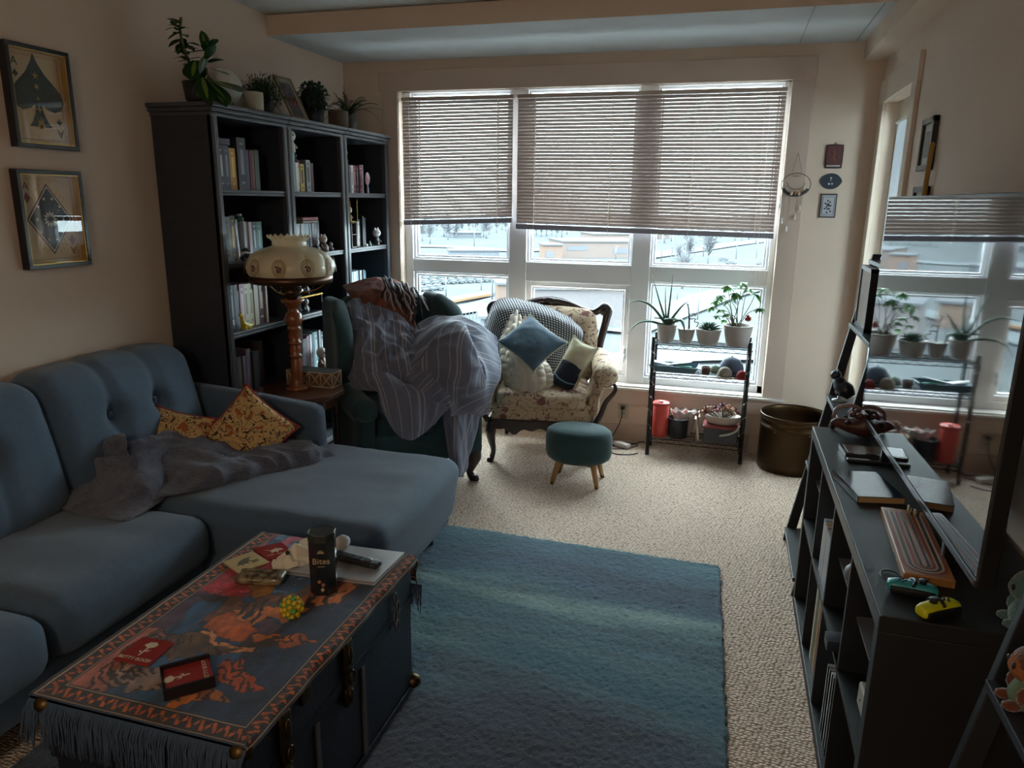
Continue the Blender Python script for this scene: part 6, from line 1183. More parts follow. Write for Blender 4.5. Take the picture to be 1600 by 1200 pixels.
def plush(lb_, x, y, z, s, cb, cf, rz_=math.pi, belly=None):
    t = thing('plush_toy', lb_, 'toy', (x, y, z), rz_); m = M('plush_'+cb[1:], cb, .95, bump=.4, bs=180, sheen=.4); mf = M('plush_'+cf[1:], cf, .95, bump=.3, bs=180)
    Lb().lathe([(.02*s, 0), (.05*s, .01*s), (.055*s, .045*s), (.04*s, .085*s), (.02*s, .1*s)], (0, 0, 0), 20).build('body', M('plush_'+(belly or cb)[1:], belly or cb, .95), t)
    h = Lb().ell((0, 0, .14*s), (.06*s, .065*s, .058*s), 22).build('head', m, t); Lb().ell((.018*s, 0, .135*s), (.05*s, .052*s, .045*s), 18).build('face', mf, h); e = Lb()
    for q in (-1, 1): e.ell((.062*s, q*.022*s, .145*s), (.005*s, .009*s, .011*s), 10)
    e.build('eyes', m_blk, h)
    for q in (-1, 1): Lb().ell((-.005*s, q*.048*s, .195*s), (.014*s, .02*s, .026*s), 10).build('ear', m, h); Lb().ell((.03*s, q*.045*s, .06*s), (.02*s, .015*s, .03*s), 10).build('arm', m, t); Lb().ell((.05*s, q*.03*s, .015*s), (.03*s, .02*s, .016*s), 10).build('leg', m, t)
    return t
plush('mint green plush toy at the near end of the console by the screen', .655, 1.625, KZ, .62, '#4a6a66', '#4a6a66')
# ================================================================== LADDER SHELVES
m_lad = M('ladder_black', '#17191d', .5)
def ladder(lb_, ya, yb, zs):
    t = thing('ladder_shelf', lb_, 'shelf', (.5, (ya+yb)/2, 0)); fx = lambda z: .367+.172*z
    for y in (ya, yb-.022):
        b = B(); V = [(fx(0), 0), (fx(0)+.045, 0), (fx(1.41)+.035, 1.41), (fx(1.41), 1.41)]; b.prism(V, lambda a, c, w_, y=y: (a, y+w_, c), .022); b.build('side_rail', m_lad, t, smooth=False, bevel=.002); B().box((XR-.09, y, 0), (XR-.064, y+.022, 1.41)).build('rear_rail', m_lad, t, smooth=False, bevel=.002)
    for z in zs:
        B().box((fx(z)-.012, ya+.022, z-.018), (XR-.066, yb-.022, z)).box((XR-.078, ya+.022, z), (XR-.066, yb-.022, z+.045)).build('shelf', M('ladder_shelf_grey', '#24262b', .42), t, smooth=False, bevel=.002)
    return t
ladder('black leaning ladder shelf in the corner beyond the television', 3.055, 3.635, (.075, .43, .761, 1.103, 1.388))
def stand_frame(lb_, x, y, z, wd, h, d, m1, m2, tilt=6):
    t = thing('standing_frame', lb_, 'frame', (x, y, z)); r = E_(0, tilt, 0); pv = (x, y, z)
    b = B()
    for lo, hi in (((y, z), (y+wd, z+.016)), ((y, z+h-.016), (y+wd, z+h)), ((y, z), (y+.016, z+h)), ((y+wd-.016, z), (y+wd, z+h))): b.box((x, lo[0], lo[1]), (x+d, hi[0], hi[1]), rot=r, piv=pv)
    b.build('frame_moulding', m1, t, smooth=False); B().box((x+.004, y+.014, z+.014), (x+d-.002, y+wd-.014, z+h-.014), rot=r, piv=pv).build('print', m2, t, smooth=False); return t
m_ph = M('photo_grey', '#8d929a', .15, col2='#44484e', ns=7, coat=.8); m_fk = M('frame_black', '#1a1a1d', .3)
stand_frame('deep black box frame with a glossy grey picture, second ladder shelf from top', .562, 3.32, 1.104, .26, .262, .035, m_fk, m_ph, 0)
stand_frame('large dark frame at the back of the ladder shelf beside a figurine', .66, 3.32, .762, .22, .26, .02, m_fk, M('photo_dark', '#33373e', .2, col2='#22252a', ns=8), 10)
stand_frame('smaller dark frame propped in front of the large one, ladder shelf', .60, 3.22, .762, .16, .20, .02, m_fk, M('photo_dark', '#33373e'), 8)
stand_frame('silver frame at the near end of the ladder shelf', .565, 3.08, .762, .12, .17, .03, M('frame_silver', '#a0a2a6'), m_ph, 6)
t = thing('animal_statue', 'dark blue-black crouching animal statue on a clear foot, ladder shelf front', 'statue', (.535, 3.50, .7615)); m_st = M('statue_dark', '#20242c', .35)
B().lathe([(.03, 0), (.028, .006), (.006, .012), (.006, .03)], (.525, 3.50, .7615), 14).build('foot', M('clear_foot', '#a0a6ac', .1), t)
B().tube([(.57, 3.47, .79), (.55, 3.48, .815), (.53, 3.50, .83), (.515, 3.515, .86)], [.02, .036, .034, .022], 14, smooth=20).build('body', m_st, t); hd = B().ell((.505, 3.52, .875), (.024, .022, .022), 14).build('head', m_st, t)
for s in (-1, 1): B().ell((.51, 3.52+s*.016, .893), (.006, .008, .012), 8).build('ear', m_st, hd); B().tube([(.53, 3.505+s*.015, .82), (.515, 3.51+s*.02, .79)], [.012, .008], 8).build('leg', m_st, t)
o = B().rbox((.70, 3.35, 1.4305), (.02, .03, .042), .01, 5).build('black_box', m_blk); tag(o, 'small black box standing on the top shelf of the far ladder shelf', 'box')
ladder('dark leaning ladder shelf at the right edge, nearest the viewer', .80, 1.355, (.075, .43, .81, 1.103, 1.388))
plush('orange doll with a pale green dress on the near ladder shelf', .535, 1.265, .8105, .55, '#5c2c18', '#8a552e', math.pi, '#5f7058')
# ================================================================== PICTURES ON THE RIGHT WALL
def wallpic(lb_, y0, y1, z0, z1, m2, m1=None):
    t = thing('framed_picture', lb_, 'picture', (XR, (y0+y1)/2, z0)); b = B(); w_ = .024
    for a, c in (((y0, z0), (y1, z0+w_)), ((y0, z1-w_), (y1, z1)), ((y0, z0), (y0+w_, z1)), ((y1-w_, z0), (y1, z1))): b.box((XR-.022, a[0], a[1]), (XR, c[0], c[1]))
    b.build('frame_moulding', m1 or m_fk, t, smooth=False, bevel=.002); B().box((XR-.010, y0+w_, z0+w_), (XR-.004, y1-w_, z1-w_)).build('mat_board', M('mat_white', '#a9a69e', .6), t, smooth=False); B().box((XR-.0105, y0+w_+.03, z0+w_+.03), (XR-.0098, y1-w_-.03, z1-w_-.03)).build('print', m2, t, smooth=False); return t
wallpic('black-framed small print high on the right wall beside the balcony door', 3.53, 3.74, 1.765, 1.980, M('print_ink', '#6a645c', .5, col2='#3a3834', ns=20))
wallpic('black-framed print just above the television, lower on the right wall', 3.52, 3.74, 1.45, 1.70, M('print_cool', '#8d96a0', .4, col2='#5a626c', ns=14))
t = thing('wooden_pole', 'light wooden pole leaning against the right wall behind the television', 'pole', (.735, 3.55, 0)); B().tube([(.735, 3.55, 0), (.757, 3.50, 1.86)], [.011, .010], 12).build('shaft', M('pole_wood', '#b08d4e', .5, col2='#98763c', ns=8, stretch=(8, 8, 1)), t); B().ell((.757, 3.5, 1.862), .0115, 10).build('tip', M('pole_wood', '#b08d4e'), t)
# ================================================================== RUG
m_rug = M('shag_rug', '#ffffff', .95, attr='Col', ns=90, contrast=.35, bump=.6, bs=260, sheen=.3)
RA = math.radians(-1.9); rc = np.array([.075, 3.215]); ru, rv = np.array([math.cos(-.028), math.sin(-.028)]), np.array([.034, -1.0])
nu, nv = 330, 420; U, V = np.meshgrid(np.linspace(0, 1, nu), np.linspace(0, 1, nv), indexing='ij'); RWd, RL = 2.02, 2.95
P = np.zeros((nu, nv, 3)); P[..., :2] = rc-U[..., None]*RWd*ru+V[..., None]*RL*rv
edge = np.minimum(np.minimum(U, 1-U)*RWd, np.minimum(V, 1-V)*RL); P[..., 2] = .003+.016*np.clip(edge/.012, 0, 1)**.5+.0012*fbm(P, 60, 3)+.0045*vnoise(P, 190, 5)
P[..., :2] += (.006*fbm(P, 40, 9))[..., None]*(edge < .02)[..., None]
Yq = V*RL; Xq = -U*RWd
wv = Yq+.16*fbm(np.stack([Xq*.9, Yq*2.2, Xq*0], -1), 1.0, 2)+.03*fbm(np.stack([Xq*2, Yq*9, Xq*0], -1), 1.0, 7)
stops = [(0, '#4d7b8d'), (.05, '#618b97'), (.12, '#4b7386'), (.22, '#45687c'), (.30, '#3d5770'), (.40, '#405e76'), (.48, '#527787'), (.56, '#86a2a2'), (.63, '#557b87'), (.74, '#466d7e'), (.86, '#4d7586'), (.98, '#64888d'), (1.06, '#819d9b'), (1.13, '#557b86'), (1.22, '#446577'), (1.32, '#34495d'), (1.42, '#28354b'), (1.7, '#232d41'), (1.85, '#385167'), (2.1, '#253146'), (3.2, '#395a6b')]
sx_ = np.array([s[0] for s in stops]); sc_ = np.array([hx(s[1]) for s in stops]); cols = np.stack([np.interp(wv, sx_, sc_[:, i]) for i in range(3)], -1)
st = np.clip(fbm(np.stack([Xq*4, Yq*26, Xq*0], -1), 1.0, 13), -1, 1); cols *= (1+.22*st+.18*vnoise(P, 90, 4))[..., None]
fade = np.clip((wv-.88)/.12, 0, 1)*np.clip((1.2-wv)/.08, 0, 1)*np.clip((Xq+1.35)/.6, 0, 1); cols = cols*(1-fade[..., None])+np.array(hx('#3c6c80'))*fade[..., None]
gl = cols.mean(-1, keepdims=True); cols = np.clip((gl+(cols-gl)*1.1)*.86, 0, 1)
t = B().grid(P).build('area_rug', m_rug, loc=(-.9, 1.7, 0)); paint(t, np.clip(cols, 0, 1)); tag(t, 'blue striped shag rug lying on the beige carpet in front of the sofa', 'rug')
# ================================================================== TRUNK
TX0, TX1, TY0_, TY1_, TH = -1.425, -.905, 1.115, 1.985, .505
m_tr = M('trunk_blueblack', '#1b2230', .35, col2='#131823', ns=6, bump=.1, bs=80); m_trm = M('trunk_metal', '#3a3d44', .35, .8); m_brz = M('dark_brass', '#4e3e26', .38, 1)
tk = thing('steamer_trunk', 'blue-black steamer trunk with brass fittings used as a coffee table', 'trunk', ((TX0+TX1)/2, (TY0_+TY1_)/2, 0))
B().box((TX0, TY0_, .030), (TX1, TY1_, .36)).build('body', m_tr, tk, smooth=False, bevel=.006)
B().box((TX0-.004, TY0_-.004, .364), (TX1+.004, TY1_+.004, TH)).build('lid', m_tr, tk, smooth=False, bevel=.01)
for z0, z1 in ((.345, .375), (.031, .055), (.478, .503)): 
    e = .0065; B().box((TX0-e, TY0_-e, z0), (TX1+e, TY0_-.001, z1)).box((TX0-e, TY1_+.001, z0), (TX1+e, TY1_+e, z1)).box((TX1+.001, TY0_-e, z0), (TX1+e, TY1_+e, z1)).box((TX0-e, TY0_-e, z0), (TX0-.001, TY1_+e, z1)).build('edge_strip', m_trm, tk, smooth=False, bevel=.002)
def fx_(y, z): return (TX1+.006, y, z)
for y in (1.395, 1.64): B().box((TX1+.001, y-.009, .05), (TX1+.008, y+.009, .34)).build('wood_slat', M('slat_worn', '#4a4a48', .5), tk, smooth=False, bevel=.002)
def hasp(y, big):
    h = B().rbox((TX1+.012, y, .435), (.010, .022, .050), .01, 8).rbox((TX1+.012, y, .375), (.009, .018, .028), .008, 6).rbox((TX1+.011, y, .318), (.009, .022, .030), .009, 6).build('latch', m_brz, tk)
    B().ell((TX1+.022, y, .44), (.006, .012, .026), 14).build('boss', m_brz, h); B().ell((TX1+.02, y, .318), (.005, .013, .02), 12).build('boss', m_brz, h)
    a = np.linspace(0, 6.283, 24); B().tube(np.stack([TX1+.026+0*a, y+.012*np.cos(a), .375+.02*np.sin(a)], -1), .0028, 6, cap=False).build('ring', m_brz, h)
hasp(1.545, 1); hasp(1.25, 0)
c = B(); 
for k, (z, y) in enumerate(((.44, 1.84), (.41, 1.845), (.38, 1.835), (.35, 1.84))): a = np.linspace(0, 6.283, 18); c.tube(np.stack([TX1+.014+.005*(k % 2)+0*a, y+.009*np.cos(a), z+.021*np.sin(a)], -1), .0032, 6, cap=False)
c.build('key_chain', M('chain_steel', '#77757a', .35, .9), tk)
for x, y in ((TX1-.002, TY0_+.002), (TX0, TY0_), (TX1, TY1_)):
    for z in (.487, .056): B().ell((x, y, z), (.027, .027, .024), 16).build('corner_cap', m_brz, tk)
t_ = B().rbox((TX1+.010, 1.345, .462), (.008, .022, .02), .006, 4).build('hinge_plate', m_brz, tk)
# tapestry runner
m_tap = M('tapestry_velvet', '#ffffff', .9, attr='Col', ns=120, contrast=.35, bump=.5, bs=420, sheen=.2)
tp = thing('tapestry_runner', 'woven blue and orange tapestry with grey fringe laid over the trunk', 'tapestry', ((TX0+TX1)/2, (TY0_+TY1_)/2, TH))
nu, nv = 250, 400; U, V = np.meshgrid(np.linspace(0, 1, nu), np.linspace(0, 1, nv), indexing='ij')   # U: left to right, V: near to far
LW = .60; LLn = 1.00
sx1 = U*LW-.025; sy1 = V*LLn-.02
X = TX0-.012+sx1; Y = TY0_+sy1; Z = np.full_like(X, TH+.006)
def drape(s, lim):                      # lets cloth fall past an edge
    over = np.clip(s-lim, 0, None); return np.minimum(s, lim)+np.minimum(over, .016)*.8, np.clip(over-.010, 0, None)
X2, dx = drape(sx1, TX1-TX0+.012+.004+.004*np.sin(V*38)+.004*np.sin(V*17)); Y2, dy = drape(sy1, TY1_-TY0_+.006); yn = np.clip(-.008-sy1, 0, None)
X = TX0-.012+X2; Y = TY0_+np.maximum(Y2, -.011); Z = Z-dx-dy-yn+.0015*fbm(np.stack([X, Y, 0*X], -1), 14, 2)*(dx == 0)
P = np.stack([X, Y, Z], -1)
# picture: sky, roses, castle, creature, striped wings, pink shore, flower border
def n2(s, sd, st=(1, 1)): return fbm(np.stack([U*LW*st[0], V*LLn*st[1], 0*U], -1), s, sd, 4)
hxn = lambda h: np.array(hx(h)); C = np.ones((nu, nv, 3))*hxn('#2c4a66'); C *= (1+.5*n2(22, 1, (1, .4)))[..., None]
w1 = n2(7, 3)*.06; w2 = n2(7, 5)*.06; u = U+w1; v = V+w2; w3 = n2(26, 6)
def put(mask, col, var=.35, sd=0):
    global C
    c = hxn(col)*(1+var*n2(30, sd+11))[..., None]; C = np.where(mask[..., None], c, C)
put((u > .62)&(v < .8), '#1f3048', .5); put((u < .55)&(v > .55)&(n2(16, 21, (1, 3)) > .05), '#5f8096', .3, 2)
put((u < .16)&(v < .5), '#4a3448', .4, 3); put((u < .22)&(v < .30)&(u+v*.3 < .27), '#a86a5e', .3, 4); put((u < .12)&(v > .60), '#8a4a58', .4, 5)
put((u < .45)&(v > .9), '#7d8fa0', .4, 31); put((np.abs(u-.2-(v-.8)*.35) < .03)&(v > .78), '#a86470', .35, 32)
put(((u-.19)/.17)**2+((v-.55)/.10)**2 < 1+.5*w3, '#a83640', .45, 6); put((((u-.19)/.17)**2+((v-.55)/.10)**2 < 1)&(n2(34, 33) > .25), '#c4606a', .3, 7)
put(((u-.38)/.10)**2+((v-.57)/.055)**2 < 1+.6*w3, '#b9824a', .45, 8); put(((u-.20)/.12)**2+((v-.72)/.055)**2 < 1+.6*w3, '#a03844', .4, 9)
put((np.abs(v-.445-.10*(u-.2)**2) < .012+.006*w3)&(u < .42)&(u > .04), '#241a22', .3, 10); put(((u-.44)/.07)**2+((v-.45)/.022)**2 < 1, '#1c1a22', .3)
put((np.abs(v-(.30+.45*u)+.03) < .07+.05*w3)&(u > .25)&(u < .80), '#6a4430', .5, 12); put((np.abs(v-(.22+.45*u)-.02) < .05+.05*w3)&(u > .34)&(u < .80), '#c27a54', .35, 13)
put((np.abs(v-(.22+.45*u)-.02) < .06)&(u > .36)&(u < .84)&(np.sin(u*95+v*20) > .55)&(n2(20, 41) > -.2), '#2a2024', .3)
put((np.abs(v-.75+.3*(u-.6)) < .08+.05*w3)&(u > .40)&(u < .72), '#4a342c', .6, 14); put((np.abs(v-.70+.3*(u-.6)) < .035+.03*w3)&(u > .46)&(u < .76), '#b9704a', .4, 15)
for (ua, va, ub, vb, hh, col) in ((.30, .36, .86, .40, .055, '#b0602c'), (.34, .28, .70, .31, .05, '#c48a6a'), (.12, .22, .60, .30, .07, '#5a4230'), (.55, .20, .84, .19, .045, '#b0561e'), (.50, .06, .72, .12, .05, '#a8642e'), (.20, .12, .48, .18, .06, '#8d7468'), (.56, .345, .72, .36, .05, '#3a2a26')):
    tt = np.clip((u-ua)/(ub-ua), 0, 1); put((np.abs(v-(va+(vb-va)*tt)) < hh*(1-tt)**.8*(1+.5*w3))&(u > ua)&(u < ub), col, .5, int(ua*100))
put((np.sin((v*2.2+u)*70+6*w3) > .45)&(u > .12)&(u < .82)&(v > .06)&(v < .42)&(n2(9, 51) > -.1)&(C[..., 0] > C[..., 2]*1.15), '#2c1c1a', .3)
put(((u-.60)/.035)**2+((v-.385)/.035)**2 < 1, '#c47a50', .2, 17); put(((u-.595)/.04)**2+((v-.42)/.03)**2 < 1, '#5a4658', .3, 18)
bU = np.minimum(U*LW, (1-U)*LW); bV = np.minimum(V*LLn, (1-V)*LLn); bd = np.minimum(bU, bV)
bm = bd < .062; al = np.where(bU < bV, V*LLn, U*LW); C = np.where(bm[..., None], hxn('#1c1418'), C)
ins = (bd-.036)/.020; put(bm&(np.abs(ins) < .75)&(np.abs(ins-.55*np.sin(al*190)) < .42)&(np.sin(al*410+3*ins) > -.5), '#b4623a', .35, 19)
put(bm&(((bd > .056)&(bd < .0595))|((bd > .011)&(bd < .0145))), '#b09a86', .1, 20)
o = B().grid(P).build('tapestry_cloth', m_tap, tp, solid=.002); eg = np.zeros((nu, nv)); dC = np.abs(np.diff(C, axis=0)).sum(-1); eg[1:] = np.maximum(eg[1:], dC); dC = np.abs(np.diff(C, axis=1)).sum(-1); eg[:, 1:] = np.maximum(eg[:, 1:], dC)
C = np.where(((eg > .13)&(bd > .062))[..., None], C*.35, C); C = C*(1+.30*np.clip(fbm(np.stack([U*LW, V*LLn*.35+U*.25, 0*U], -1), 70, 77), -1, 1)*(bd > .062))[..., None]
lum = C.mean(-1, keepdims=True); paint(o, np.clip((lum+(C-lum)*1.35)*1.05, 0, 1))
m_fr = M('fringe_grey', '#35465a', .95); rr = random.Random(3); b = B()
for i in range(420):
    x = TX0-.035+(TX1-TX0+.055)*i/419; l = rr.uniform(.085, .12); y0 = TY0_-.012; dxx = rr.uniform(-.012, .012)-(.02 if i < 30 else 0)
    b.tube([(x, y0, TH-.004), (x+dxx*.3, y0-.010-rr.uniform(0, .008), TH-.03), (x+dxx, y0-.012-rr.uniform(0, .012), TH-.004-l)], [.0018, .0017, .0008], 4, cap=False)
b.grid(np.array([[(TX0-.035+(TX1-TX0+.055)*i/40, TY0_-.011, TH+.007-.022*j) for j in (0, 1)] for i in range(41)]))
b.build('near_fringe', m_fr, tp); b = B()
for i in range(160):
    x = TX0-.03+(TX1-TX0+.06)*i/159; l = rr.uniform(.07, .11); y0 = TY1_+.017; b.tube([(x, y0, TH-.10), (x+rr.uniform(-.01, .01), y0+.004, TH-.10-l)], [.0022, .001], 4, cap=False)
b.build('far_fringe', m_fr, tp)
# ------------------------------------------------------------------ on the trunk
ZK = TH+.0085
def lay(px, py, z=ZK): return pz(px, py, z)
t = thing('laptop', 'closed silver laptop lying at the far end of the trunk', 'laptop', (-1.0, 1.87, ZK))
q = [(-1.215, 1.955), (-.918, 1.975), (-.925, 1.775), (-1.222, 1.755)][::-1]
m_al_ = M('aluminium', '#b4b4b6', .32, .55)
B().prism(q, lambda a, b_, w_: (a, b_, ZK+w_), .007).build('base', m_al_, t, smooth=False, bevel=.002); B().prism(q, lambda a, b_, w_: (a, b_, ZK+.008+w_), .007).build('lid', m_al_, t, smooth=False, bevel=.002)
t = thing('remote_control', 'black remote control lying on the silver laptop', 'remote', (-1.03, 1.865, ZK+.016), math.radians(-8))
Lb().rbox((0, 0, .009), (.082, .019, .009), .005, 5).build('body', m_blk, t, weld=True); Lb().lathe([(.012, 0), (.012, .0015), (.008, .002), (0, .002)], (.045, 0, .018), 20).build('dial', M('dial_grey', '#4a4c52', .3), t)
for i in range(3): Lb().box((-.06+i*.03, -.009, .018), (-.042+i*.03, .009, .0192)).build('button', M('btn_grey', '#2c2d32', .3), t, smooth=False)
t = thing('biscuit_tin', 'tall black octagonal tin lettered Bites standing on the trunk', 'tin', (-1.055, 1.715, ZK)); tx, ty, rt, ht = -1.055, 1.715, .040, .185
m_tin = M('tin_black', '#16191c', .25, col2='#20262a', ns=60, coat=.5)
B().lathe([(rt*.97, 0), (rt, .002), (rt, ht-.02), (rt*.97, ht-.019)], (tx, ty, ZK), 8).build('body', m_tin, t, smooth=False, bevel=.002); B().lathe([(rt*1.02, ht-.019), (rt*1.02, ht-.001), (rt*.98, ht+.001), (rt*.9, ht), (0, ht)], (tx, ty, ZK), 8).build('lid', M('tin_lid', '#1c2224', .3, col2='#3a3c34', ns=40), t, smooth=False)
fa = -math.pi/2+math.pi/8-.12; fa = math.atan2(-ty, -tx); fk = round((fa-math.pi/8)/(math.pi/4)); fa = fk*math.pi/4+math.pi/8
nv_ = np.array([math.cos(fa), math.sin(fa), 0]); tv = np.array([-math.sin(fa), math.cos(fa), 0]); m_gold = M('gold_print', '#c9b48a', .35, .3)
text('lettering', 'Bites', .025, m_gold, t, basis(np.array([tx, ty, ZK+.108])+nv_*(rt*math.cos(math.pi/8)+.0006), tv, (0, 0, 1)))
b = B(); c0_ = np.array([tx, ty, ZK+.135])+nv_*(rt*math.cos(math.pi/8)+.0006)
for k in range(7): a = math.pi*k/6; b.tube([c0_, c0_+tv*.009*math.cos(a)+np.array([0, 0, .008])*math.sin(a)], .0009, 4)
b.tube([c0_-tv*.011-[0, 0, .002], c0_+tv*.011-[0, 0, .002]], .0008, 4); b.tube([c0_-tv*.010-[0, 0, .043], c0_+tv*.010-[0, 0, .043]], .001, 4); b.build('crest_mark', m_gold, t)
for s, z, r, c in ((.3, .035, .006, '#a8705a'), (-.6, .045, .005, '#a8705a'), (.1, .02, .006, '#b9a27a')): B().ell(c0_+tv*.012*s+[0, 0, z-.135], (.006, .006, r), 8).build('printed_dot', M('dot_'+c[1:], c, .5), t)
def crumple(lb_, px, py, sx_2, sy_2, h, seed, rz_):
    c = lay(px, py); t = thing('crumpled_tissue', lb_, 'tissue', tuple(c), rz_); n = 50; uu = np.linspace(-1, 1, n); A, Bq = np.meshgrid(uu, uu, indexing='ij'); P = np.stack([A*sx_2, Bq*sy_2, 0*A], -1)
    d = np.sqrt(A*A+Bq*Bq); P[..., 2] = h*np.clip(1-d*.75, 0.02, 1)*(.75+.5*np.abs(vnoise(P, 38, seed)))+.004*np.abs(vnoise(P, 90, seed+2)); P[..., :2] *= (1-.25*np.clip(np.abs(vnoise(P, 25, seed+4)), 0, 1))[..., None]
    Lb().grid(P).build('tissue_sheet', M('tissue_white', '#eadfca', .9, trans=.2), t, solid=.0008); return t
t = crumple('crumpled cream paper napkin beside the tall black tin', 462, 882, .072, .055, .066, 3, .6); Lb().ell((-.022, -.014, .050), (.007, .012, .006), 8).build('dark_spot', m_blk, t)
t = thing('tissue_ball', 'small crumpled white tissue behind the black tin on the laptop', 'tissue', (-1.07, 1.86, ZK+.0165)); B().ell((-1.115, 1.93, ZK+.04), (.026, .026, .024), 20, fn=lambda P: P*(1+.25*vnoise(P, 60, 3))[..., None]).build('tissue_sheet', M('tissue_cool', '#c4c6c8', .9), t)
# spiky ball
t = thing('spiky_ball', 'yellow and green rubber ball with knobbly spikes on the tapestry', 'ball', (-1.06, 1.555, ZK)); bc = np.array([-1.06, 1.555, ZK+.032]); b0 = B().ell(bc, .027, 20); b0.build('core', M('ball_green', '#4f8a3a', .4, col2='#b9a21f', ns=20, contrast=.1), t); b = B(); bg_ = B()
for i in range(40): z = 1-2*(i+.5)/40; a = i*2.4; d = np.array([math.sqrt(1-z*z)*math.cos(a), math.sqrt(1-z*z)*math.sin(a), z]); (bg_ if i % 6 == 0 else b).ell(bc+d*.027, .0072, 10)
b.build('knobs', M('knob_yellow', '#c9a81a', .35), t)['kind'] = 'stuff'; bg_.build('knobs', M('knob_green', '#5a9a44', .35), t)['kind'] = 'stuff'
# coasters
m_cr = M('coaster_red', '#8a2420', .4); m_cw = M('print_cream', '#c4b49a', .6)
def coaster(lb_, quad, m, h=.005):
    c = sum(quad)/4; t = thing('coaster', lb_, 'coaster', tuple(c)); B().prism([(q[0], q[1]) for q in quad], lambda a, b_, w_: (a, b_, ZK+w_), h).build('tile', m, t, smooth=False, bevel=.0015); return t, c
def flat_pts(c, ux, uy, pts): return [(c[0]+ux[0]*a+uy[0]*b_, c[1]+ux[1]*a+uy[1]*b_) for a, b_ in pts]
def emblem(t, c, ux, uy, z, polys, m):
    b = B()
    for p in polys: b.prism(flat_pts(c, ux, uy, p), lambda a, b_, w_: (a, b_, z+w_), .0006)
    b.build('printed_emblem', m, t, smooth=False)
rose = [[(-.016, .018), (-.010, .032), (.006, .036), (.017, .028), (.014, .016), (0, .010)], [(-.002, .010), (.003, .010), (.0015, -.022), (-.002, -.022)], [(.001, -.004), (.013, .006), (.010, -.004)], [(-.001, -.010), (-.012, -.001), (-.009, -.010)]]
q = [lay(232, 1043), lay(273, 1006), lay(223, 997), lay(178, 1032)]; t, c = coaster('red coaster lettered in cream with a flower, lying nearest the sofa', q, m_cr); ux = (q[0]-q[3]); uxn = ux/np.linalg.norm(ux); uy = np.array([-uxn[1], uxn[0], 0])
emblem(t, c, uxn, uy, ZK+.0052, [rose[0], rose[1], rose[2], rose[3]], m_cw); text('lettering', 'BETTY BOOP', .0155, m_cw, t, basis(c-uy*.036+np.array([0, 0, .0056]), uxn, uy), .0003)
q = [lay(255, 1108), lay(342, 1083), lay(330, 1028), lay(246, 1046)]; c = sum(q)/4; t = thing('coaster_box', 'open black box holding a red lettered coaster, near corner of the trunk', 'box', tuple(c))
ux = q[1]-q[0]; L1 = np.linalg.norm(ux); ux = ux/L1; uy = np.array([-ux[1], ux[0], 0]); L2 = .096; pr_ = lambda a, b_: (c[0]+ux[0]*a+uy[0]*b_, c[1]+ux[1]*a+uy[1]*b_)
def pbox(b, a0, a1, b0, b1, z0, z1): b.prism([pr_(a0, b0), pr_(a1, b0), pr_(a1, b1), pr_(a0, b1)], lambda a, b_, w_: (a, b_, z0+w_), z1-z0)
b = B(); h1, h2 = .055, .052; pbox(b, -h1, h1, -h2, h2, ZK, ZK+.004); pbox(b, -h1, h1, -h2, -h2+.006, ZK+.004, ZK+.028); pbox(b, -h1, h1, h2-.006, h2, ZK+.004, ZK+.028); pbox(b, -h1, -h1+.004, -h2+.006, h2-.006, ZK+.004, ZK+.024); b.build('box_body', M('box_black', '#15151a', .4), t, smooth=False)
b = B(); pbox(b, -h1+.006, h1-.002, -h2+.008, h2-.008, ZK+.0045, ZK+.019); b.build('coaster_stack', m_cr, t, smooth=False)
emblem(t, c, -uy, ux, ZK+.0192, [[(x*.8, y-.028) for x, y in p] for p in [[(a, -b_+.012) for a, b_ in pp] for pp in rose]], m_cw); text('lettering', 'BETTY BOOP', .0140, m_cw, t, basis(c+ux*.040+np.array([0, 0, .0196]), uy, -ux), .0003)
q = [lay(372, 897), lay(422, 880), lay(395, 863), lay(348, 880)]; t, c = coaster('cream coaster with a grey feathered emblem and small lettering, beside the napkin', q, M('coaster_cream', '#b9a272', .5)); ux = q[1]-q[0]; ux /= np.linalg.norm(ux); uy = np.array([-ux[1], ux[0], 0])
emblem(t, c, ux, uy, ZK+.0052, [[(-.034, -.012), (-.018, .012), (.004, .022), (.024, .020), (.012, .008), (.014, -.004), (.002, -.006), (.004, -.018), (-.010, -.010), (-.014, -.020), (-.022, -.010)]], M('emblem_grey', '#5a5548', .6))
b = B()
for k in range(3): p0 = c+ux*(.012)+uy*(-.008-.006*k); b.tube([p0+[0, 0, .0056], p0+ux*.022+[0, 0, .0056]], .0009, 4)
b.build('small_lettering', M('emblem_grey', '#5a5548'), t)
q = [lay(418, 876), lay(462, 868), lay(441, 849), lay(395, 858)]; t, c = coaster('red coaster with a cream emblem half under the napkin', q, m_cr); ux = q[1]-q[0]; ux /= np.linalg.norm(ux); uy = np.array([-ux[1], ux[0], 0])
emblem(t, c, ux, uy, ZK+.0052, [[(-.030, .016), (-.010, .004), (.004, .014), (.020, .010), (.028, -.002), (.012, -.004), (.010, -.018), (.002, -.008), (-.012, -.016), (-.010, -.002)]], m_cw)
b = B(); p0 = c-uy*.028; b.tube([p0-ux*.026+[0, 0, .0056], p0-ux*.004+[0, 0, .0056]], .0014, 4).tube([p0+ux*.004+[0, 0, .0056], p0+ux*.024+[0, 0, .0056]], .0014, 4); b.build('small_lettering', m_cw, t)
q = [lay(462, 860), lay(488, 862), lay(490, 838), lay(470, 845)]; o = B().prism([(p[0], p[1]) for p in q], lambda a, b_, w_: (a, b_, ZK+w_), .004).build('envelope', M('envelope_buff', '#c9b48f', .7), smooth=False); tag(o, 'buff envelope corner showing between red coaster and black tin', 'envelope')
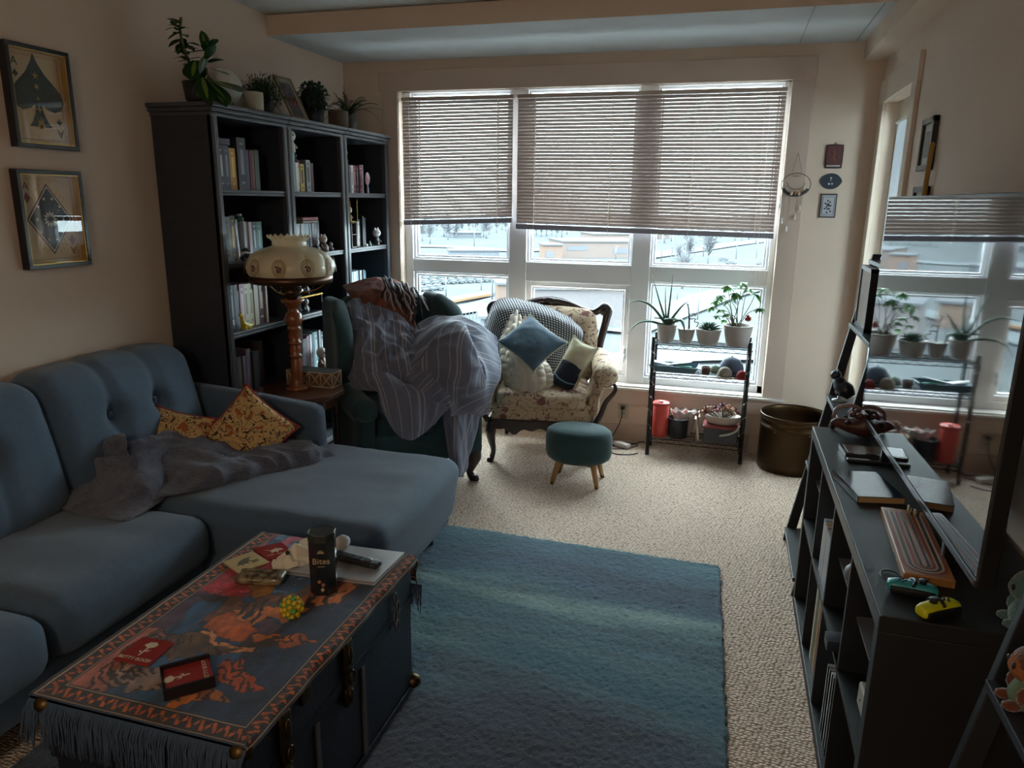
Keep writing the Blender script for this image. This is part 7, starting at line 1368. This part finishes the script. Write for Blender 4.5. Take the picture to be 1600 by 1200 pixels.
t = thing('eyeglass_case', 'brown marbled soft case lying in front of the napkin', 'case', tuple(lay(405, 910))); c = lay(408, 908); B().rbox(c+[0, 0, .014], (.070, .034, .0135), .013, 8, rot=E_(0, 0, 14), fn=lambda v: v*(1+.06*vnoise(v, 40, 2))[..., None]).build('case_body', M('marbled_brown', '#4a3a2c', .25, col2='#8a7a5c', ns=45, contrast=.12, coat=.4), t, weld=True); B().tube([c+[-.068, -.035, .014], c+[0, -.036, .016], c+[.066, -.004, .014]], .0014, 5, smooth=12).build('zip', M('zip_brown', '#2c2018', .5), t)
# ================================================================== PICTURES ON THE LEFT WALL
m_pg = glassmat('picture_glass', '#ffffff', 1, .01, 1.5); m_gl = M('gold_liner', '#c2a05a', .35, .7); m_crd = M('card_tan', '#b49c78', .7); m_ink = M('ink_black', '#20242a', .6, col2='#34402f', ns=60); m_inkr = M('ink_red', '#7a2c2c', .6); m_ing = M('ink_gold', '#b98f3e', .5)
def art(lb_, y0, y1, z0, z1, kind):
    t = thing('framed_print', lb_, 'picture', (XL, (y0+y1)/2, z0)); w_ = .017; D = .038; g = .0035; b = B(); bl = B()
    def ring(b, y0, y1, z0, z1, w_, xa, xb):
        b.box((xa, y0, z0), (xb, y1, z0+w_)).box((xa, y0, z1-w_), (xb, y1, z1)).box((xa, y0, z0+w_), (xb, y0+w_, z1-w_)).box((xa, y1-w_, z0+w_), (xb, y1, z1-w_))
    ring(b, y0, y1, z0, z1, w_, XL, XL+D); b.build('frame_moulding', m_fk, t, smooth=False, bevel=.002)
    ring(bl, y0+w_, y1-w_, z0+w_, z1-w_, g, XL+.006, XL+D-.003); bl.build('gold_liner', m_gl, t, smooth=False)
    xx = XL+.006; B().box((XL+.002, y0+w_, z0+w_), (xx, y1-w_, z1-w_)).build('card', m_crd, t, smooth=False); cyy, czz = (y0+y1)/2, (z0+z1)/2; W_, H_ = y1-y0-2*w_, z1-z0-2*w_
    # looking at the wall from the room, +y runs to the right
    def shape(nm, pts, m, dx=.0006): 
        n = len(pts); V = [(xx+dx, cyy+a, czz+b_) for a, b_ in pts]+[(xx, cyy+a, czz+b_) for a, b_ in pts]; return B().add(V, [tuple(range(n))]+[(i, n+i, n+(i+1) % n, (i+1) % n) for i in range(n)]).build(nm, m, t, smooth=False)
    def spade(s): 
        L = [(0, 1.0), (.10, .78), (.28, .52), (.52, .30), (.72, .10), (.78, -.12), (.68, -.30), (.46, -.38), (.24, -.32), (.10, -.22), (.12, -.42), (.24, -.66), (.34, -.76)]
        return [(a*s, b_*s) for a, b_ in L]+[(-a*s, b_*s) for a, b_ in L[::-1][:-1]]
    b = B()
    rad = .03
    def line(p): b.tube([(xx+.0006, cyy+a, czz+c) for a, c in p], .0007, 4)
    a_, c_ = W_/2-.018, H_/2-.018; line([(-a_, -c_), (a_, -c_), (a_, c_), (-a_, c_), (-a_, -c_)]); b.build('border_line', m_ink, t)
    for s in (-1, 1):
        m = m_ink if kind == 's' else m_inkr; o_ = np.array([xx+.0008, cyy+s*(-W_/2+.040), czz+s*(H_/2-.048)]); text('lettering', 'A', .044, m, t, basis(o_, (0, s, 0), (0, 0, s)), .0003)
        pts = spade(.016) if kind == 's' else [(0, .022), (.016, 0), (0, -.022), (-.016, 0)]
        shape('pip', [(s*(-W_/2+.040)+s*p, s*(H_/2-.092)+s*q) for p, q in pts], m, .0008)
    if kind == 's':
        sc = H_*.44; shape('spade', [(p*1.0, q*1.02+.012) for p, q in spade(sc)], m_ink)
        for (cy_, r, n) in ((.085, .018, 5), (.045, .016, 6), (.0, .012, 4), (-.04, .02, 4)):
            b = B()
            for k in range(n): a = math.pi/2+k*2*math.pi/n; b.add([(xx+.0012, cyy, czz+cy_), (xx+.0012, cyy+r*.25*math.cos(a+.5), czz+cy_+r*.25*math.sin(a+.5)), (xx+.0012, cyy+r*math.cos(a), czz+cy_+r*math.sin(a)), (xx+.0012, cyy+r*.25*math.cos(a-.5), czz+cy_+r*.25*math.sin(a-.5))], [(0, 3, 2, 1)])
            b.build('gold_ornament', m_ing, t, smooth=False)
        b = B()
        for k in range(9): a = math.pi*(.12+.76*k/8); r = .05 if k % 2 == 0 else .035; c0z = -sc*.74; b.add([(xx+.0012, cyy-.004, czz+c0z), (xx+.0012, cyy+.004, czz+c0z), (xx+.0012, cyy+.55*r*math.cos(a), czz+c0z+r*math.sin(a))], [(0, 1, 2)])
        b.build('gold_ornament', m_ing, t, smooth=False)
    else:
        dw, dh = W_*.40, H_*.40; rh = lambda k: [(0, dh*k), (dw*k, 0), (0, -dh*k), (-dw*k, 0)]
        shape('diamond', rh(1), M('ink_maroon', '#4a2220', .6)); shape('diamond_line', rh(.93), m_cw, .0009); shape('diamond_field', rh(.885), M('ink_green', '#262c2c', .6), .0012)
        b = B()
        for k in range(12): a = k*math.pi/6; r = .034; b.add([(xx+.0016, cyy+.01*math.cos(a), czz+.01*math.sin(a)), (xx+.0016, cyy+r*.7*math.cos(a+.2), czz+r*.7*math.sin(a+.2)), (xx+.0016, cyy+r*math.cos(a), czz+r*math.sin(a)), (xx+.0016, cyy+r*.7*math.cos(a-.2), czz+r*.7*math.sin(a-.2))], [(0, 3, 2, 1)])
        for k in range(10): a = k*2*math.pi/10; b.ell((xx+.0012, cyy+.062*math.cos(a), czz+.085*math.sin(a)), (.0008, .006, .006), 8)
        b.build('rosette', M('ink_cream', '#b4ac90', .6), t, smooth=False); b = B()
        for s in (-1, 1):
            for k in range(9): p = (k-4)*.010; b.tube([(xx+.001, cyy+s*(dw*1.02), czz+p), (xx+.001, cyy+s*(dw*1.02+.024), czz+p*1.7)], .0011, 4)
            for k in range(4): q_ = .25+.12*k; b.tube([(xx+.001, cyy+s*dw*q_, czz+dh*(1-q_)+.006), (xx+.001, cyy+s*dw*(q_+.10), czz+dh*(1-q_)+.035)], .0011, 4); b.tube([(xx+.001, cyy+s*dw*q_, czz-dh*(1-q_)-.006), (xx+.001, cyy+s*dw*(q_+.10), czz-dh*(1-q_)-.035)], .0011, 4)
        b.build('gold_rays', m_ing, t)
    B().add([(XL+.031, y0+w_, z0+w_), (XL+.031, y1-w_, z0+w_), (XL+.031, y1-w_, z1-w_), (XL+.031, y0+w_, z1-w_)], [(0, 1, 2, 3)]).build('glass', m_pg, t, smooth=False)
art('black-framed ace of spades print with a gold liner, the upper of two', 2.318, 2.606, 1.798, 2.181, 's')
art('black-framed ace of diamonds print with a gold liner, the lower of two', 2.292, 2.596, 1.328, 1.716, 'd')
